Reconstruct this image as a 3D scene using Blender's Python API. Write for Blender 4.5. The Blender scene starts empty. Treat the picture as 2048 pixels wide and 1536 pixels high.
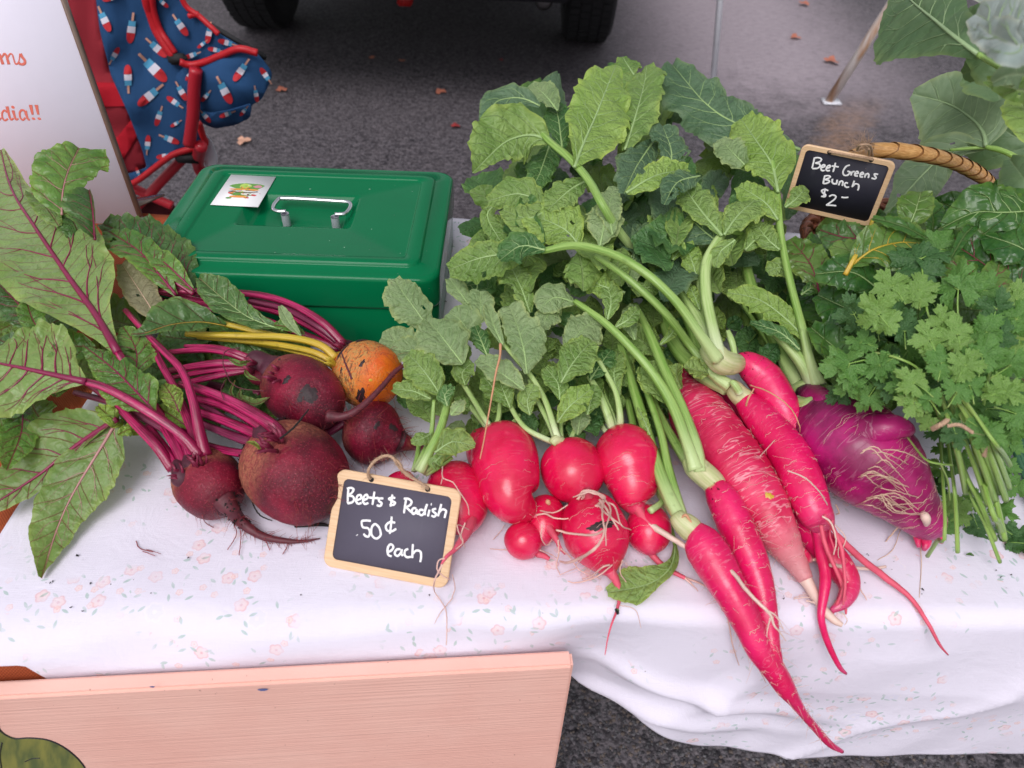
import bpy, bmesh, math, random
import numpy as np
from mathutils import Vector, Matrix, noise as mnoise
R = math.radians
rng = random.Random(7)
sc = bpy.context.scene
COL = sc.collection

# ------------------------------------------------------------------ camera
F, TZ = 1500.0, 0.70
PITCH, ROLL = R(42.0), R(2.5)
CAM = Vector((0, 0, 1.20))
fw = Vector((0, math.cos(PITCH), -math.sin(PITCH)))
u0 = Vector((0, math.sin(PITCH), math.cos(PITCH)))
r0 = Vector((1, 0, 0))
rt = r0 * math.cos(ROLL) + u0 * math.sin(ROLL)
up = u0 * math.cos(ROLL) - r0 * math.sin(ROLL)
cd = bpy.data.cameras.new('camera'); cam = bpy.data.objects.new('camera', cd); COL.objects.link(cam)
cam.matrix_world = Matrix(((rt.x, up.x, -fw.x, CAM.x), (rt.y, up.y, -fw.y, CAM.y), (rt.z, up.z, -fw.z, CAM.z), (0, 0, 0, 1)))
cd.sensor_width = 36.0; cd.lens = 36.0 * F / 2048; cd.clip_start = 0.02; cd.clip_end = 400
cd.dof.use_dof = True; cd.dof.focus_distance = 0.72; cd.dof.aperture_fstop = 9.0
sc.camera = cam
# ------------------------------------------------------------------ overcast light
w = bpy.data.worlds.new('World'); sc.world = w; w.use_nodes = True
nt = w.node_tree; bg = nt.nodes['Background']
sky = nt.nodes.new('ShaderNodeTexSky'); sky.sky_type = 'NISHITA'; sky.sun_disc = False
SUN_EL, SUN_AZ = R(54), R(198)
sky.sun_elevation = SUN_EL; sky.sun_rotation = SUN_AZ; sky.air_density = 1.0; sky.dust_density = 3.0
hs = nt.nodes.new('ShaderNodeHueSaturation'); hs.inputs['Saturation'].default_value = 0.22   # grey cloud cover
nt.links.new(sky.outputs[0], hs.inputs['Color']); nt.links.new(hs.outputs[0], bg.inputs[0])
bg.inputs[1].default_value = 0.15
sl = bpy.data.lights.new('sun', 'SUN'); so = bpy.data.objects.new('sun', sl); COL.objects.link(so)
sl.energy = 1.5; sl.angle = R(35); sl.color = (1.0, 0.965, 0.985)
sd = Vector((math.sin(SUN_AZ) * math.cos(SUN_EL), math.cos(SUN_AZ) * math.cos(SUN_EL), math.sin(SUN_EL)))
so.rotation_euler = sd.to_track_quat('Z', 'Y').to_euler()
sc.view_settings.view_transform = 'Standard'; sc.view_settings.look = 'None'
sc.view_settings.exposure = 0.0; sc.view_settings.gamma = 1.0; sc.view_settings.use_curve_mapping = False

# ------------------------------------------------------------------ where a point of the table, ground or an upright plane lies
def ray(u, v): return fw + rt * ((u - 1024) / F) + up * ((768 - v) / F)
def P(u, v, h=0.0):
    d = ray(u, v); return CAM + d * ((TZ + h - CAM.z) / d.z)
def PG(u, v, z=0.0): return P(u, v, z - TZ)
def PY(u, v, y):
    d = ray(u, v); return CAM + d * ((y - CAM.y) / d.y)
def PD(u, v, dep): return CAM + ray(u, v) * dep
def depth(p): return (p - CAM).dot(fw)
def pxm(p): return depth(p) / F
def plane_hit(u, v, o, n):
    d = ray(u, v); return CAM + d * ((o - CAM).dot(n) / d.dot(n))

# ------------------------------------------------------------------ mesh building
class MB:
    def __init__(s): s.v = []; s.f = []; s.uv = []; s.mi = []; s.sn = []
    def add(s, V, Fc, UV=None, mi=0, SN=None):
        b = len(s.v); n = len(V)
        s.v.extend([tuple(map(float, p)) for p in V])
        s.uv.extend([(float(a[0]), float(a[1])) for a in UV] if UV is not None else [(0.0, 0.0)] * n)
        s.sn.extend([float(a) for a in SN] if SN is not None else [0.0] * n)
        s.f.extend([tuple(i + b for i in f) for f in Fc]); s.mi.extend([mi] * len(Fc))
        return b
    def build(s, name, mats, parent=None, smooth=True):
        me = bpy.data.meshes.new(name); me.from_pydata(s.v, [], s.f)
        if not isinstance(mats, (list, tuple)): mats = [mats]
        for m in mats: me.materials.append(M(m) if isinstance(m, str) else m)
        me.polygons.foreach_set('material_index', s.mi)
        me.polygons.foreach_set('use_smooth', [smooth] * len(s.f))
        ul = me.uv_layers.new(name='UVMap'); li = np.empty(len(me.loops), dtype=np.int32); me.loops.foreach_get('vertex_index', li)
        ul.data.foreach_set('uv', np.array(s.uv, dtype=np.float32)[li].ravel())
        at = me.attributes.new('sn', 'FLOAT', 'POINT'); at.data.foreach_set('value', np.array(s.sn, dtype=np.float32))
        me.update()
        o = bpy.data.objects.new(name, me); COL.objects.link(o)
        if parent is not None: o.parent = parent; o.matrix_parent_inverse = pinv(parent)
        return o
def pinv(p):
    if p.type != 'EMPTY': return Matrix.Identity(4)
    t = Vector((0, 0, 0)); q = p
    while q is not None:
        if q.type == 'EMPTY': t = t + q.location
        q = q.parent
    return Matrix.Translation(-t)
def empty(name, loc, label, cat, group=None):
    o = bpy.data.objects.new(name, None); COL.objects.link(o); o.location = loc; o.empty_display_size = 0.02
    return tag(o, label, cat, group)
def tag(o, label, cat, group=None):
    o['label'] = label; o['category'] = cat
    if group: o['group'] = group
    return o
def struct(o): o['kind'] = 'structure'; return o
def stuff(o): o['kind'] = 'stuff'; return o

def catmull(A, n):
    """resample rows of A (k x d) to n rows on a Catmull-Rom curve"""
    A = np.asarray(A, float); k = len(A)
    if k == 2: t = np.linspace(0, 1, n)[:, None]; return A[0] * (1 - t) + A[1] * t
    E = np.vstack([2 * A[0] - A[1], A, 2 * A[-1] - A[-2]])
    seg = np.linalg.norm(np.diff(A[:, :3], axis=0), axis=1) ** 0.5 + 1e-9
    cum = np.concatenate([[0], np.cumsum(seg ** 2)]); x = np.linspace(0, cum[-1], n)
    i = np.clip(np.searchsorted(cum, x, side='right') - 1, 0, k - 2); t = ((x - cum[i]) / (cum[i + 1] - cum[i]))[:, None]
    p0, p1, p2, p3 = E[i], E[i + 1], E[i + 2], E[i + 3]
    return 0.5 * (2 * p1 + (p2 - p0) * t + (2 * p0 - 5 * p1 + 4 * p2 - p3) * t ** 2 + (3 * p1 - p0 - 3 * p2 + p3) * t ** 3)
def frames(C, ref=None):
    T = np.gradient(C, axis=0); T /= np.linalg.norm(T, axis=1)[:, None] + 1e-12
    n = np.array(ref if ref is not None else (0.13, -0.4, 1.0), float); N = []
    for t in T:
        n = n - t * n.dot(t); l = np.linalg.norm(n)
        if l < 1e-6: n = np.cross(t, (1, 0, 0)); l = np.linalg.norm(n)
        n = n / l; N.append(n)
    N = np.array(N); B = np.cross(T, N); return T, B, N
def tube(mb, pts, rads, sides=8, n=None, mi=0, rib=0.0, ribn=5, flat=1.0, jit=0.0, sn=None, cap=True):
    """round stem along 3-D points; rib = depth of lengthwise grooves"""
    A = np.array([list(p) + [r] for p, r in zip(pts, rads)], float)
    n = n or max(6, len(pts) * 5)
    S = catmull(A, n); C = S[:, :3]; r = np.maximum(S[:, 3], 1e-5)
    if jit: C = C + np.array([[rng.uniform(-1, 1) * jit for _ in range(3)] for _ in range(n)]) * r[:, None]
    T, B, N = frames(C)
    a = np.linspace(0, 2 * np.pi, sides, endpoint=False)
    rr = r[:, None] * (1 + rib * np.cos(a * ribn)[None, :])
    V = C[:, None, :] + rr[:, :, None] * (np.cos(a)[None, :, None] * B[:, None, :] + flat * np.sin(a)[None, :, None] * N[:, None, :])
    L = np.concatenate([[0], np.cumsum(np.linalg.norm(np.diff(C, axis=0), axis=1))])
    UV = np.stack(np.broadcast_arrays(L[:, None], a[None, :] / (2 * np.pi)), -1).reshape(-1, 2)
    V = V.reshape(-1, 3); Fc = []
    for i in range(n - 1):
        for j in range(sides):
            k = (j + 1) % sides; Fc.append((i * sides + j, i * sides + k, (i + 1) * sides + k, (i + 1) * sides + j))
    if cap: Fc.append(tuple(range(sides))[::-1]); Fc.append(tuple((n - 1) * sides + j for j in range(sides)))
    s01 = np.repeat(np.linspace(0, 1, n), sides) if sn is None else np.full(n * sides, sn)
    mb.add(V, Fc, UV, mi, s01); return C
def pxtube(mb, pp, **k):
    """pp: (u, v, height above table, radius in photo pixels)"""
    pts = [P(a[0], a[1], a[2]) for a in pp]
    return tube(mb, pts, [a[3] * pxm(p) for a, p in zip(pp, pts)], **k)
def box(mb, c, s, mi=0, X=(1, 0, 0), Y=(0, 1, 0), Z=(0, 0, 1), bev=0.0):
    X, Y, Z = [np.array(q, float) for q in (X, Y, Z)]; c = np.array(c, float)
    bm = bmesh.new(); bmesh.ops.create_cube(bm, size=1)
    for v in bm.verts: v.co = Vector((v.co.x * s[0], v.co.y * s[1], v.co.z * s[2]))
    if bev: bmesh.ops.bevel(bm, geom=bm.edges[:], offset=bev, segments=2, affect='EDGES')
    bm.verts.index_update(); V = [c + X * v.co.x + Y * v.co.y + Z * v.co.z for v in bm.verts]
    Fc = [[v.index for v in f.verts] for f in bm.faces]
    mb.add(V, Fc, [(v.co.x + v.co.z * 0.5, v.co.y + v.co.z * 0.5) for v in bm.verts], mi); bm.free()
def rr_loop(cx, cy, wd, dp, rad, z, k=6):
    out = []
    for q, (sx, sy) in enumerate(((1, 1), (-1, 1), (-1, -1), (1, -1))):
        for i in range(k + 1):
            a = math.pi / 2 * (q + i / k)
            out.append((cx + sx * (wd / 2 - rad) + rad * math.cos(a), cy + sy * (dp / 2 - rad) + rad * math.sin(a), z))
    return out
def loft(mb, loops, o, X, Y, Z, mi=0, cap0=False, cap1=True):
    X, Y, Z, o = [np.array(q, float) for q in (X, Y, Z, o)]; n = len(loops[0])
    V = [o + X * p[0] + Y * p[1] + Z * p[2] for l in loops for p in l]; UV = [(p[0], p[1]) for l in loops for p in l]
    Fc = []
    for i in range(len(loops) - 1):
        for j in range(n):
            k = (j + 1) % n; Fc.append((i * n + j, i * n + k, (i + 1) * n + k, (i + 1) * n + j))
    if cap1: Fc.append(tuple((len(loops) - 1) * n + j for j in range(n)))
    if cap0: Fc.append(tuple(range(n))[::-1])
    mb.add(V, Fc, UV, mi)
def sharpen(o, ang=35):
    me = o.data; bm = bmesh.new(); bm.from_mesh(me)
    for e in bm.edges:
        if len(e.link_faces) == 2 and e.calc_face_angle(0) > R(ang): e.smooth = False
    bm.to_mesh(me); bm.free(); return o

def sheet(poly, mapf, step, name, mats, parent=None, thick=0.0, uvf=None):
    """a cloth panel: outline given in photo pixels, cut to a grid, each vertex carried to its 3-D place"""
    bm = bmesh.new(); vs = [bm.verts.new((a, b, 0)) for a, b in poly]; bm.faces.new(vs)
    us = [a for a, b in poly]; vv = [b for a, b in poly]
    for ax, lo, hi in ((0, min(us), max(us)), (1, min(vv), max(vv))):
        x = lo + step
        while x < hi:
            co = [0, 0, 0]; no = [0, 0, 0]; co[ax] = x; no[ax] = 1
            bmesh.ops.bisect_plane(bm, geom=bm.verts[:] + bm.edges[:] + bm.faces[:], plane_co=co, plane_no=no, dist=1e-4); x += step
    bm.verts.index_update()
    mb = MB(); mb.add([mapf(v.co.x, v.co.y) for v in bm.verts], [[v.index for v in f.verts][::-1] for f in bm.faces],
                      [(uvf or (lambda a, b: (a / 1000, b / 1000)))(v.co.x, v.co.y) for v in bm.verts])
    bm.free(); o = mb.build(name, mats, parent)
    if thick:
        md = o.modifiers.new('s', 'SOLIDIFY'); md.thickness = thick; md.offset = 0
    return o
def rounded_poly(poly, r=10, k=3):
    out = []; n = len(poly)
    for i in range(n):
        a = Vector(poly[i - 1]); b = Vector(poly[i]); c = Vector(poly[(i + 1) % n])
        p = b + (a - b).normalized() * min(r, (a - b).length / 2.1); q = b + (c - b).normalized() * min(r, (c - b).length / 2.1)
        for j in range(k + 1):
            t = j / k; out.append(tuple(p * (1 - t) ** 2 + b * 2 * t * (1 - t) + q * t * t))
    return out
# ------------------------------------------------------------------ materials
class NTW:
    def __init__(s, name):
        s.m = bpy.data.materials.new(name); s.m.use_nodes = True; s.t = s.m.node_tree; s.b = s.t.nodes['Principled BSDF']; s.out = s.t.nodes['Material Output']
    def n(s, ty, **kw):
        x = s.t.nodes.new(ty)
        for k, v in kw.items(): setattr(x, k, v)
        return x
    def L(s, a, b):
        if hasattr(a, 'is_output'): s.t.links.new(a, b)
        else:
            if isinstance(a, (tuple, list)) and len(a) == 3 and b.type == 'RGBA': a = (*a, 1)
            b.default_value = a
    def math(s, op, a, b=0.0, c=None, clamp=False):
        x = s.n('ShaderNodeMath', operation=op, use_clamp=clamp); s.L(a, x.inputs[0]); s.L(b, x.inputs[1])
        if c is not None: s.L(c, x.inputs[2])
        return x.outputs[0]
    def mix(s, f, a, b, bl='MIX'):
        x = s.n('ShaderNodeMix', data_type='RGBA', blend_type=bl); s.L(f, x.inputs[0]); s.L(a, x.inputs[6]); s.L(b, x.inputs[7]); return x.outputs[2]
    def ramp(s, f, stops):
        x = s.n('ShaderNodeValToRGB'); e = x.color_ramp.elements
        while len(e) < len(stops): e.new(0.5)
        for q, (p, c) in zip(e, stops): q.position = p; q.color = (c, c, c, 1) if not isinstance(c, tuple) else (*c, 1)
        s.L(f, x.inputs[0]); return x.outputs[0]
    def rng(s, f, a, b, c=0.0, d=1.0):
        x = s.n('ShaderNodeMapRange'); x.interpolation_type = 'SMOOTHSTEP'; s.L(f, x.inputs[0])
        for i, q in enumerate((a, b, c, d)): s.L(q, x.inputs[i + 1])
        return x.outputs[0]
    def noise(s, vec, scale, det=3, rough=0.55, dist=0.0):
        x = s.n('ShaderNodeTexNoise'); s.L(vec, x.inputs['Vector'])
        x.inputs['Scale'].default_value = scale; x.inputs['Detail'].default_value = det; x.inputs['Roughness'].default_value = rough; x.inputs['Distortion'].default_value = dist
        return x.outputs['Fac']
    def vor(s, vec, scale, feat='F1', rnd=1.0):
        x = s.n('ShaderNodeTexVoronoi', feature=feat); s.L(vec, x.inputs['Vector']); x.inputs['Scale'].default_value = scale; x.inputs['Randomness'].default_value = rnd; return x
    def obj(s): return s.n('ShaderNodeTexCoord').outputs['Object']
    def uv(s): return s.n('ShaderNodeUVMap').outputs[0]
    def attr(s, nm): return s.n('ShaderNodeAttribute', attribute_name=nm).outputs['Fac']
    def sep(s, v):
        x = s.n('ShaderNodeSeparateXYZ'); s.L(v, x.inputs[0]); return x.outputs
    def comb(s, a, b, c=0.0):
        x = s.n('ShaderNodeCombineXYZ'); s.L(a, x.inputs[0]); s.L(b, x.inputs[1]); s.L(c, x.inputs[2]); return x.outputs[0]
    def scale(s, v, k):
        x = s.n('ShaderNodeVectorMath', operation='MULTIPLY'); s.L(v, x.inputs[0]); x.inputs[1].default_value = k; return x.outputs[0]
    def bump(s, h, strength=0.3, dist=0.001):
        x = s.n('ShaderNodeBump'); x.inputs['Strength'].default_value = strength; x.inputs['Distance'].default_value = dist; s.L(h, x.inputs['Height'])
        s.t.links.new(x.outputs[0], s.b.inputs['Normal']); s.nrm = x.outputs[0]; return x
    def fin(s, col=None, rough=0.5, spec=0.5, coat=0.0, sss=0.0, metal=0.0):
        if col is not None: s.L(col, s.b.inputs['Base Color'])
        s.L(rough, s.b.inputs['Roughness']); s.L(spec, s.b.inputs['Specular IOR Level'])
        s.b.inputs['Coat Weight'].default_value = coat; s.b.inputs['Coat Roughness'].default_value = 0.15; s.b.inputs['Metallic'].default_value = metal
        if sss: s.b.inputs['Subsurface Weight'].default_value = sss; s.b.inputs['Subsurface Radius'].default_value = (0.006, 0.0015, 0.0015); s.b.inputs['Subsurface Scale'].default_value = 1.0
        return s.m

_M = {}
def M(k):
    if k not in _M: _M[k] = MATS[k](k)
    return _M[k]
def plain(col, rough=0.5, spec=0.5, coat=0.0, metal=0.0, nz=0.12, sc_=60, bump=0.0):
    def f(k):
        w = NTW(k); o = w.obj(); f_ = w.noise(o, sc_, 4)
        d = tuple(c * (1 - nz * 2) for c in col); l = tuple(min(1, c * (1 + nz * 2)) for c in col)
        if bump: w.bump(f_, bump, 0.001)
        return w.fin(w.mix(f_, d, l), rough, spec, coat, 0, metal)
    return f
# leaf: veins follow the uv sheet (x along the rib, y across, both in vein spacings)
def leafm(dark, light, vein, pale=0.0, rough=0.42, net=1.7, vw=0.045, edge=None, spots=0.0, bumps=0.7):
    def f(k):
        w = NTW(k); uv = w.uv(); x, y, _ = w.sep(uv); ob = w.obj()
        ay = w.math('ABSOLUTE', y); sg = w.math('GREATER_THAN', y, 0)
        q = w.math('SUBTRACT', x, w.math('MULTIPLY', w.math('POWER', ay, 0.85), 0.85)); q = w.math('ADD', q, w.math('MULTIPLY', sg, 0.45))
        d = w.math('ABSOLUTE', w.math('SUBTRACT', w.math('FRACT', q), 0.5))
        side = w.rng(d, 0.0, w.math('MAXIMUM', 0.02, w.math('SUBTRACT', vw * 1.5, w.math('MULTIPLY', ay, vw * 0.22))), 1.0, 0.0)
        mid = w.rng(ay, 0.0, 0.07, 1.0, 0.0)
        big = w.math('MAXIMUM', side, mid)
        ve = w.vor(uv, net, 'DISTANCE_TO_EDGE').outputs['Distance']; vn = w.rng(ve, 0.0, 0.05, 1.0, 0.0)
        ve2 = w.vor(uv, net * 3.1, 'DISTANCE_TO_EDGE').outputs['Distance']; vn2 = w.rng(ve2, 0.0, 0.12, 1.0, 0.0)
        nb = w.noise(ob, 22, 4, 0.6); nf = w.noise(ob, 160, 3)
        base = w.mix(w.rng(nb, 0.3, 0.7), dark, light)
        base = w.mix(w.math('MULTIPLY', nf, 0.25), base, tuple(c * 0.6 for c in dark))
        lv = tuple(0.6 * a + 0.4 * b for a, b in zip(vein, light))
        base = w.mix(w.math('MULTIPLY', vn2, 0.08), base, lv); base = w.mix(w.math('MULTIPLY', vn, 0.24), base, lv)
        base = w.mix(w.math('MULTIPLY', big, 0.8), base, vein)
        if spots:
            sp = w.vor(ob, 75).outputs['Distance']; m_ = w.math('MULTIPLY', w.rng(sp, 0.05, 0.14, 1, 0), w.rng(w.noise(ob, 30, 2), 0.5, 0.6)); base = w.mix(w.math('MULTIPLY', m_, spots), base, (0.12, 0.07, 0.03))
        ed = w.math('MULTIPLY', w.rng(w.attr('sn'), 0.72, 1.0), w.rng(nb, 0.35, 0.65, 0.1, 0.55)); base = w.mix(ed, base, (min(1, light[0] * 1.35 + .03), light[1] * 1.18 + .02, light[2] * .85))
        geo = w.n('ShaderNodeNewGeometry'); bk = w.math('MULTIPLY', geo.outputs['Backfacing'], 0.0 + pale)
        base = w.mix(bk, base, tuple(min(1, c * 1.3 + 0.03) for c in light))
        h = w.math('SUBTRACT', w.math('MULTIPLY', w.rng(ve, 0, 0.35), 0.8), w.math('MULTIPLY', big, 0.7)); h = w.math('ADD', h, w.math('MULTIPLY', w.rng(ve2, 0, 0.4), 0.25)); h = w.math('ADD', h, w.math('MULTIPLY', nf, 0.15))
        w.bump(h, bumps, 0.0013)
        w.fin(base, w.math('ADD', rough, w.math('MULTIPLY', nb, 0.12)), 0.5)
        tr = w.n('ShaderNodeBsdfTranslucent'); w.L(w.mix(0.6, base, (min(1, light[0] * 1.5 + .04), light[1] * 1.35 + .03, light[2] * .8)), tr.inputs[0]); w.t.links.new(w.nrm, tr.inputs['Normal'])
        ms = w.n('ShaderNodeMixShader'); ms.inputs[0].default_value = 0.30; w.t.links.new(w.b.outputs[0], ms.inputs[1]); w.t.links.new(tr.outputs[0], ms.inputs[2]); w.t.links.new(ms.outputs[0], w.out.inputs[0])
        return w.m
    return f
def stalkm(a, b, c, rough=0.35, streak=9.0, endc=None):
    """ribbed stem, streaked along its length; c tints its base end"""
    def f(k):
        w = NTW(k); x, y, _ = w.sep(w.uv()); sn = w.attr('sn'); v = w.comb(w.math('MULTIPLY', x, 14), w.math('MULTIPLY', y, streak))
        n1 = w.noise(v, 1.6, 3, 0.6); n2 = w.noise(w.obj(), 120, 3)
        col = w.mix(w.rng(n1, 0.35, 0.65), a, b); col = w.mix(w.math('MULTIPLY', w.rng(sn, 0.0, 0.30, 1, 0), 0.8), col, c)
        col = w.mix(w.math('MULTIPLY', w.rng(n2, 0.62, 0.72), 0.3), col, tuple(q * 0.4 for q in a))
        w.bump(w.math('ADD', n1, w.math('MULTIPLY', n2, 0.2)), 0.5, 0.0012); return w.fin(col, rough, 0.5)
    return f
def rootm(cols, crown, tail, crack=0.0, dense=0.0, speck=0.0, crease=0.0, crc=(0.75, 0.5, 0.5), scaly=0.0, rough=0.32, sss=0.08, cr0=0.10, t0=0.85, dirt=0.3, coat=0.0):
    def f(k):
        w = NTW(k); x, y, _ = w.sep(w.uv()); sn = w.attr('sn'); ob = w.obj(); nb = w.noise(ob, 28, 4, 0.6); nf = w.noise(ob, 260, 3, 0.7)
        col = w.mix(w.rng(nb, 0.3, 0.7), cols[0], cols[1])
        s2 = w.math('ADD', sn, w.math('MULTIPLY', w.math('SUBTRACT', nb, 0.5), 0.25))
        col = w.mix(w.rng(s2, t0 - 0.12, t0 + 0.12), col, tail); col = w.mix(w.rng(s2, 0.0, cr0, 1, 0), col, crown)
        # fine rings round the root
        v = w.comb(w.math('MULTIPLY', x, 200.0), w.math('MULTIPLY', y, 4.0)); rg = w.noise(v, 1.0, 2, 0.5, 0.3)
        ring = w.rng(w.math('ABSOLUTE', w.math('SUBTRACT', rg, 0.5)), 0.006, 0.022 + dense * 0.12, 1, 0)
        msk = w.rng(w.noise(ob, 45, 3), 0.42, 0.6)
        sc_p = w.rng(w.noise(ob, 70, 5, 0.75, 0.4), 0.60, 0.74); col = w.mix(w.math('MULTIPLY', sc_p, 0.28), col, tuple(min(1, c * 1.15 + 0.10) for c in cols[1]))
        if speck:
            vs_ = w.vor(ob, 520).outputs; col = w.mix(w.math('MULTIPLY', w.rng(vs_['Distance'], 0.12, 0.32, 1, 0), speck), col, tuple(min(1, c * 2.0 + 0.03) for c in cols[1]))
        if crease: col = w.mix(w.math('MULTIPLY', w.math('MULTIPLY', ring, msk), crease), col, crc)
        col = w.mix(w.math('MULTIPLY', w.rng(nf, 0.66, 0.76), dirt), col, tuple(c * 0.3 for c in cols[0]))
        h = w.math('ADD', w.math('MULTIPLY', ring, -0.6 * min(1, crease * 1.5)), w.math('MULTIPLY', nf, 0.25)); rgh = w.math('ADD', rough, w.math('MULTIPLY', w.rng(w.noise(ob, 38, 3, 0.6), 0.45, 0.7), 0.22))
        if scaly:
            sc1 = w.rng(w.noise(ob, 330, 4, 0.75, 0.5), 0.38, 0.60); band = w.math('MULTIPLY', w.rng(s2, 0.05, 0.16), w.rng(s2, scaly - 0.1, scaly + 0.18, 1, 0))
            col = w.mix(w.math('MULTIPLY', band, w.math('ADD', 0.25, w.math('MULTIPLY', sc1, 0.7))), col, crc); rgh = w.math('ADD', rgh, w.math('MULTIPLY', band, 0.25)); h = w.math('ADD', h, w.math('MULTIPLY', sc1, 0.6))
            if crack: ck = w.rng(w.noise(w.comb(w.math('MULTIPLY', x, 420.0), w.math('MULTIPLY', y, 26.0)), 1.0, 4, 0.7, 1.2), 0.52, 0.60); col = w.mix(w.math('MULTIPLY', w.math('MULTIPLY', ck, band), crack), col, (0.07, 0.028, 0.012))
        w.bump(h, 0.45, 0.0008); return w.fin(col, rgh, 0.5 if not speck else 0.35, coat, sss)
    return f
def m_cloth(k):
    w = NTW(k); uv = w.uv(); x, y, _ = w.sep(uv)
    wob = w.noise(uv, 30, 2)
    def flowers(scale, sz, colr, cen, thr, off, petals=5):
        u2 = w.scale(uv, (1, 1, 1)); a = w.n('ShaderNodeVectorMath', operation='ADD'); w.L(u2, a.inputs[0]); a.inputs[1].default_value = off
        vv = w.vor(a.outputs[0], scale); vv.inputs['Scale'].default_value = scale
        sb = w.n('ShaderNodeVectorMath', operation='SUBTRACT'); w.L(a.outputs[0], sb.inputs[0]); w.L(vv.outputs['Position'], sb.inputs[1])
        # voronoi position is returned in scaled space divided by scale
        px, py, _z = w.sep(sb.outputs[0]); rnd = w.sep(vv.outputs['Color'])
        ang = w.math('ADD', w.math('ARCTAN2', py, px), w.math('MULTIPLY', rnd[0], 6.28)); rad = w.math('SQRT', w.math('ADD', w.math('MULTIPLY', px, px), w.math('MULTIPLY', py, py)))
        edge = w.math('MULTIPLY', w.math('ADD', 0.80, w.math('MULTIPLY', w.math('ABSOLUTE', w.math('COSINE', w.math('MULTIPLY', ang, petals / 2.0))), 0.22)), sz)
        inn = w.rng(w.math('DIVIDE', rad, edge), 0.85, 1.05, 1, 0); rim = w.math('MULTIPLY', inn, w.rng(w.math('DIVIDE', rad, edge), 0.6, 0.95))
        on = w.rng(rnd[1], thr, thr + 0.01)
        c = w.mix(rim, colr, cen); c = w.mix(w.rng(rad, sz * 0.12, sz * 0.24, 1, 0), c, cen)
        return w.math('MULTIPLY', inn, on), c
    def leaves(scale, ln, wd, off, thr):
        a = w.n('ShaderNodeVectorMath', operation='ADD'); w.L(uv, a.inputs[0]); a.inputs[1].default_value = off
        vv = w.vor(a.outputs[0], scale); sb = w.n('ShaderNodeVectorMath', operation='SUBTRACT'); w.L(a.outputs[0], sb.inputs[0]); w.L(vv.outputs['Position'], sb.inputs[1])
        px, py, _z = w.sep(sb.outputs[0]); rnd = w.sep(vv.outputs['Color']); an = w.math('MULTIPLY', rnd[0], 6.28); ca = w.math('COSINE', an); sa = w.math('SINE', an)
        lx = w.math('ADD', w.math('MULTIPLY', px, ca), w.math('MULTIPLY', py, sa)); ly = w.math('SUBTRACT', w.math('MULTIPLY', py, ca), w.math('MULTIPLY', px, sa))
        e = w.math('ADD', w.math('POWER', w.math('ABSOLUTE', w.math('DIVIDE', lx, ln)), 1.4), w.math('POWER', w.math('ABSOLUTE', w.math('DIVIDE', ly, wd)), 1.6))
        return w.math('MULTIPLY', w.rng(e, 0.7, 1.1, 1, 0), w.rng(rnd[1], thr, thr + 0.01))
    clus = w.rng(w.noise(uv, 11, 2, 0.5), 0.50, 0.56)
    base = w.mix(w.noise(uv, 14, 3), (0.73, 0.685, 0.80), (0.78, 0.735, 0.85))
    f1, c1 = flowers(38, 0.0058, (0.86, 0.60, 0.58), (0.72, 0.28, 0.30), 0.45, (0.31, 0.2, 0))
    f2, c2 = flowers(28, 0.0085, (0.70, 0.69, 0.86), (0.86, 0.80, 0.80), 0.72, (1.7, 2.3, 0), 6)
    f3, c3 = flowers(54, 0.0030, (0.86, 0.62, 0.58), (0.78, 0.36, 0.36), 0.55, (5.7, 0.3, 0))
    lf = w.math('MAXIMUM', leaves(80, 0.0034, 0.0012, (3.1, 1.2, 0), 0.52), leaves(62, 0.0030, 0.0014, (0.1, 4.2, 0), 0.62))
    fade = w.rng(w.noise(uv, 55, 3), 0.3, 0.62, 0.30, 0.85)
    col = w.mix(w.math('MULTIPLY', w.math('MULTIPLY', f2, clus), w.math('MULTIPLY', fade, 0.55)), base, c2)
    col = w.mix(w.math('MULTIPLY', w.math('MULTIPLY', f1, clus), w.math('MULTIPLY', fade, 0.75)), col, c1)
    clus2 = w.rng(w.noise(uv, 11, 2, 0.5), 0.47, 0.54)
    col = w.mix(w.math('MULTIPLY', w.math('MULTIPLY', f3, clus2), w.math('MULTIPLY', fade, 0.7)), col, c3)
    col = w.mix(w.math('MULTIPLY', w.math('MULTIPLY', lf, clus2), w.math('MULTIPLY', fade, 0.8)), col, (0.30, 0.46, 0.40))
    th = w.noise(w.comb(w.math('MULTIPLY', x, 60), w.math('MULTIPLY', y, 1500)), 1, 2); th2 = w.noise(w.comb(w.math('MULTIPLY', x, 1500), w.math('MULTIPLY', y, 60)), 1, 2)
    wv = w.math('ADD', th, w.math('MULTIPLY', th2, 0.6))
    col = w.mix(w.rng(wv, 0.6, 1.0, 0.10, 0.0), col, (0.62, 0.60, 0.66))
    dr = w.vor(uv, 42).outputs; dd = w.math('MULTIPLY', w.rng(dr['Distance'], 0.02, 0.045, 1, 0), w.rng(w.sep(dr['Color'])[0], 0.80, 0.81)); col = w.mix(w.math('MULTIPLY', dd, 0.7), col, (0.12, 0.08, 0.08))
    st = w.rng(w.noise(uv, 6, 3, 0.6), 0.62, 0.8, 0, 0.10); col = w.mix(st, col, (0.62, 0.42, 0.48))
    w.bump(w.math('ADD', w.math('MULTIPLY', wv, 0.25), w.math('MULTIPLY', w.noise(uv, 26, 4, 0.6, 0.6), 1.6)), 0.4, 0.0022); return w.fin(col, 0.85, 0.2)
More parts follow.
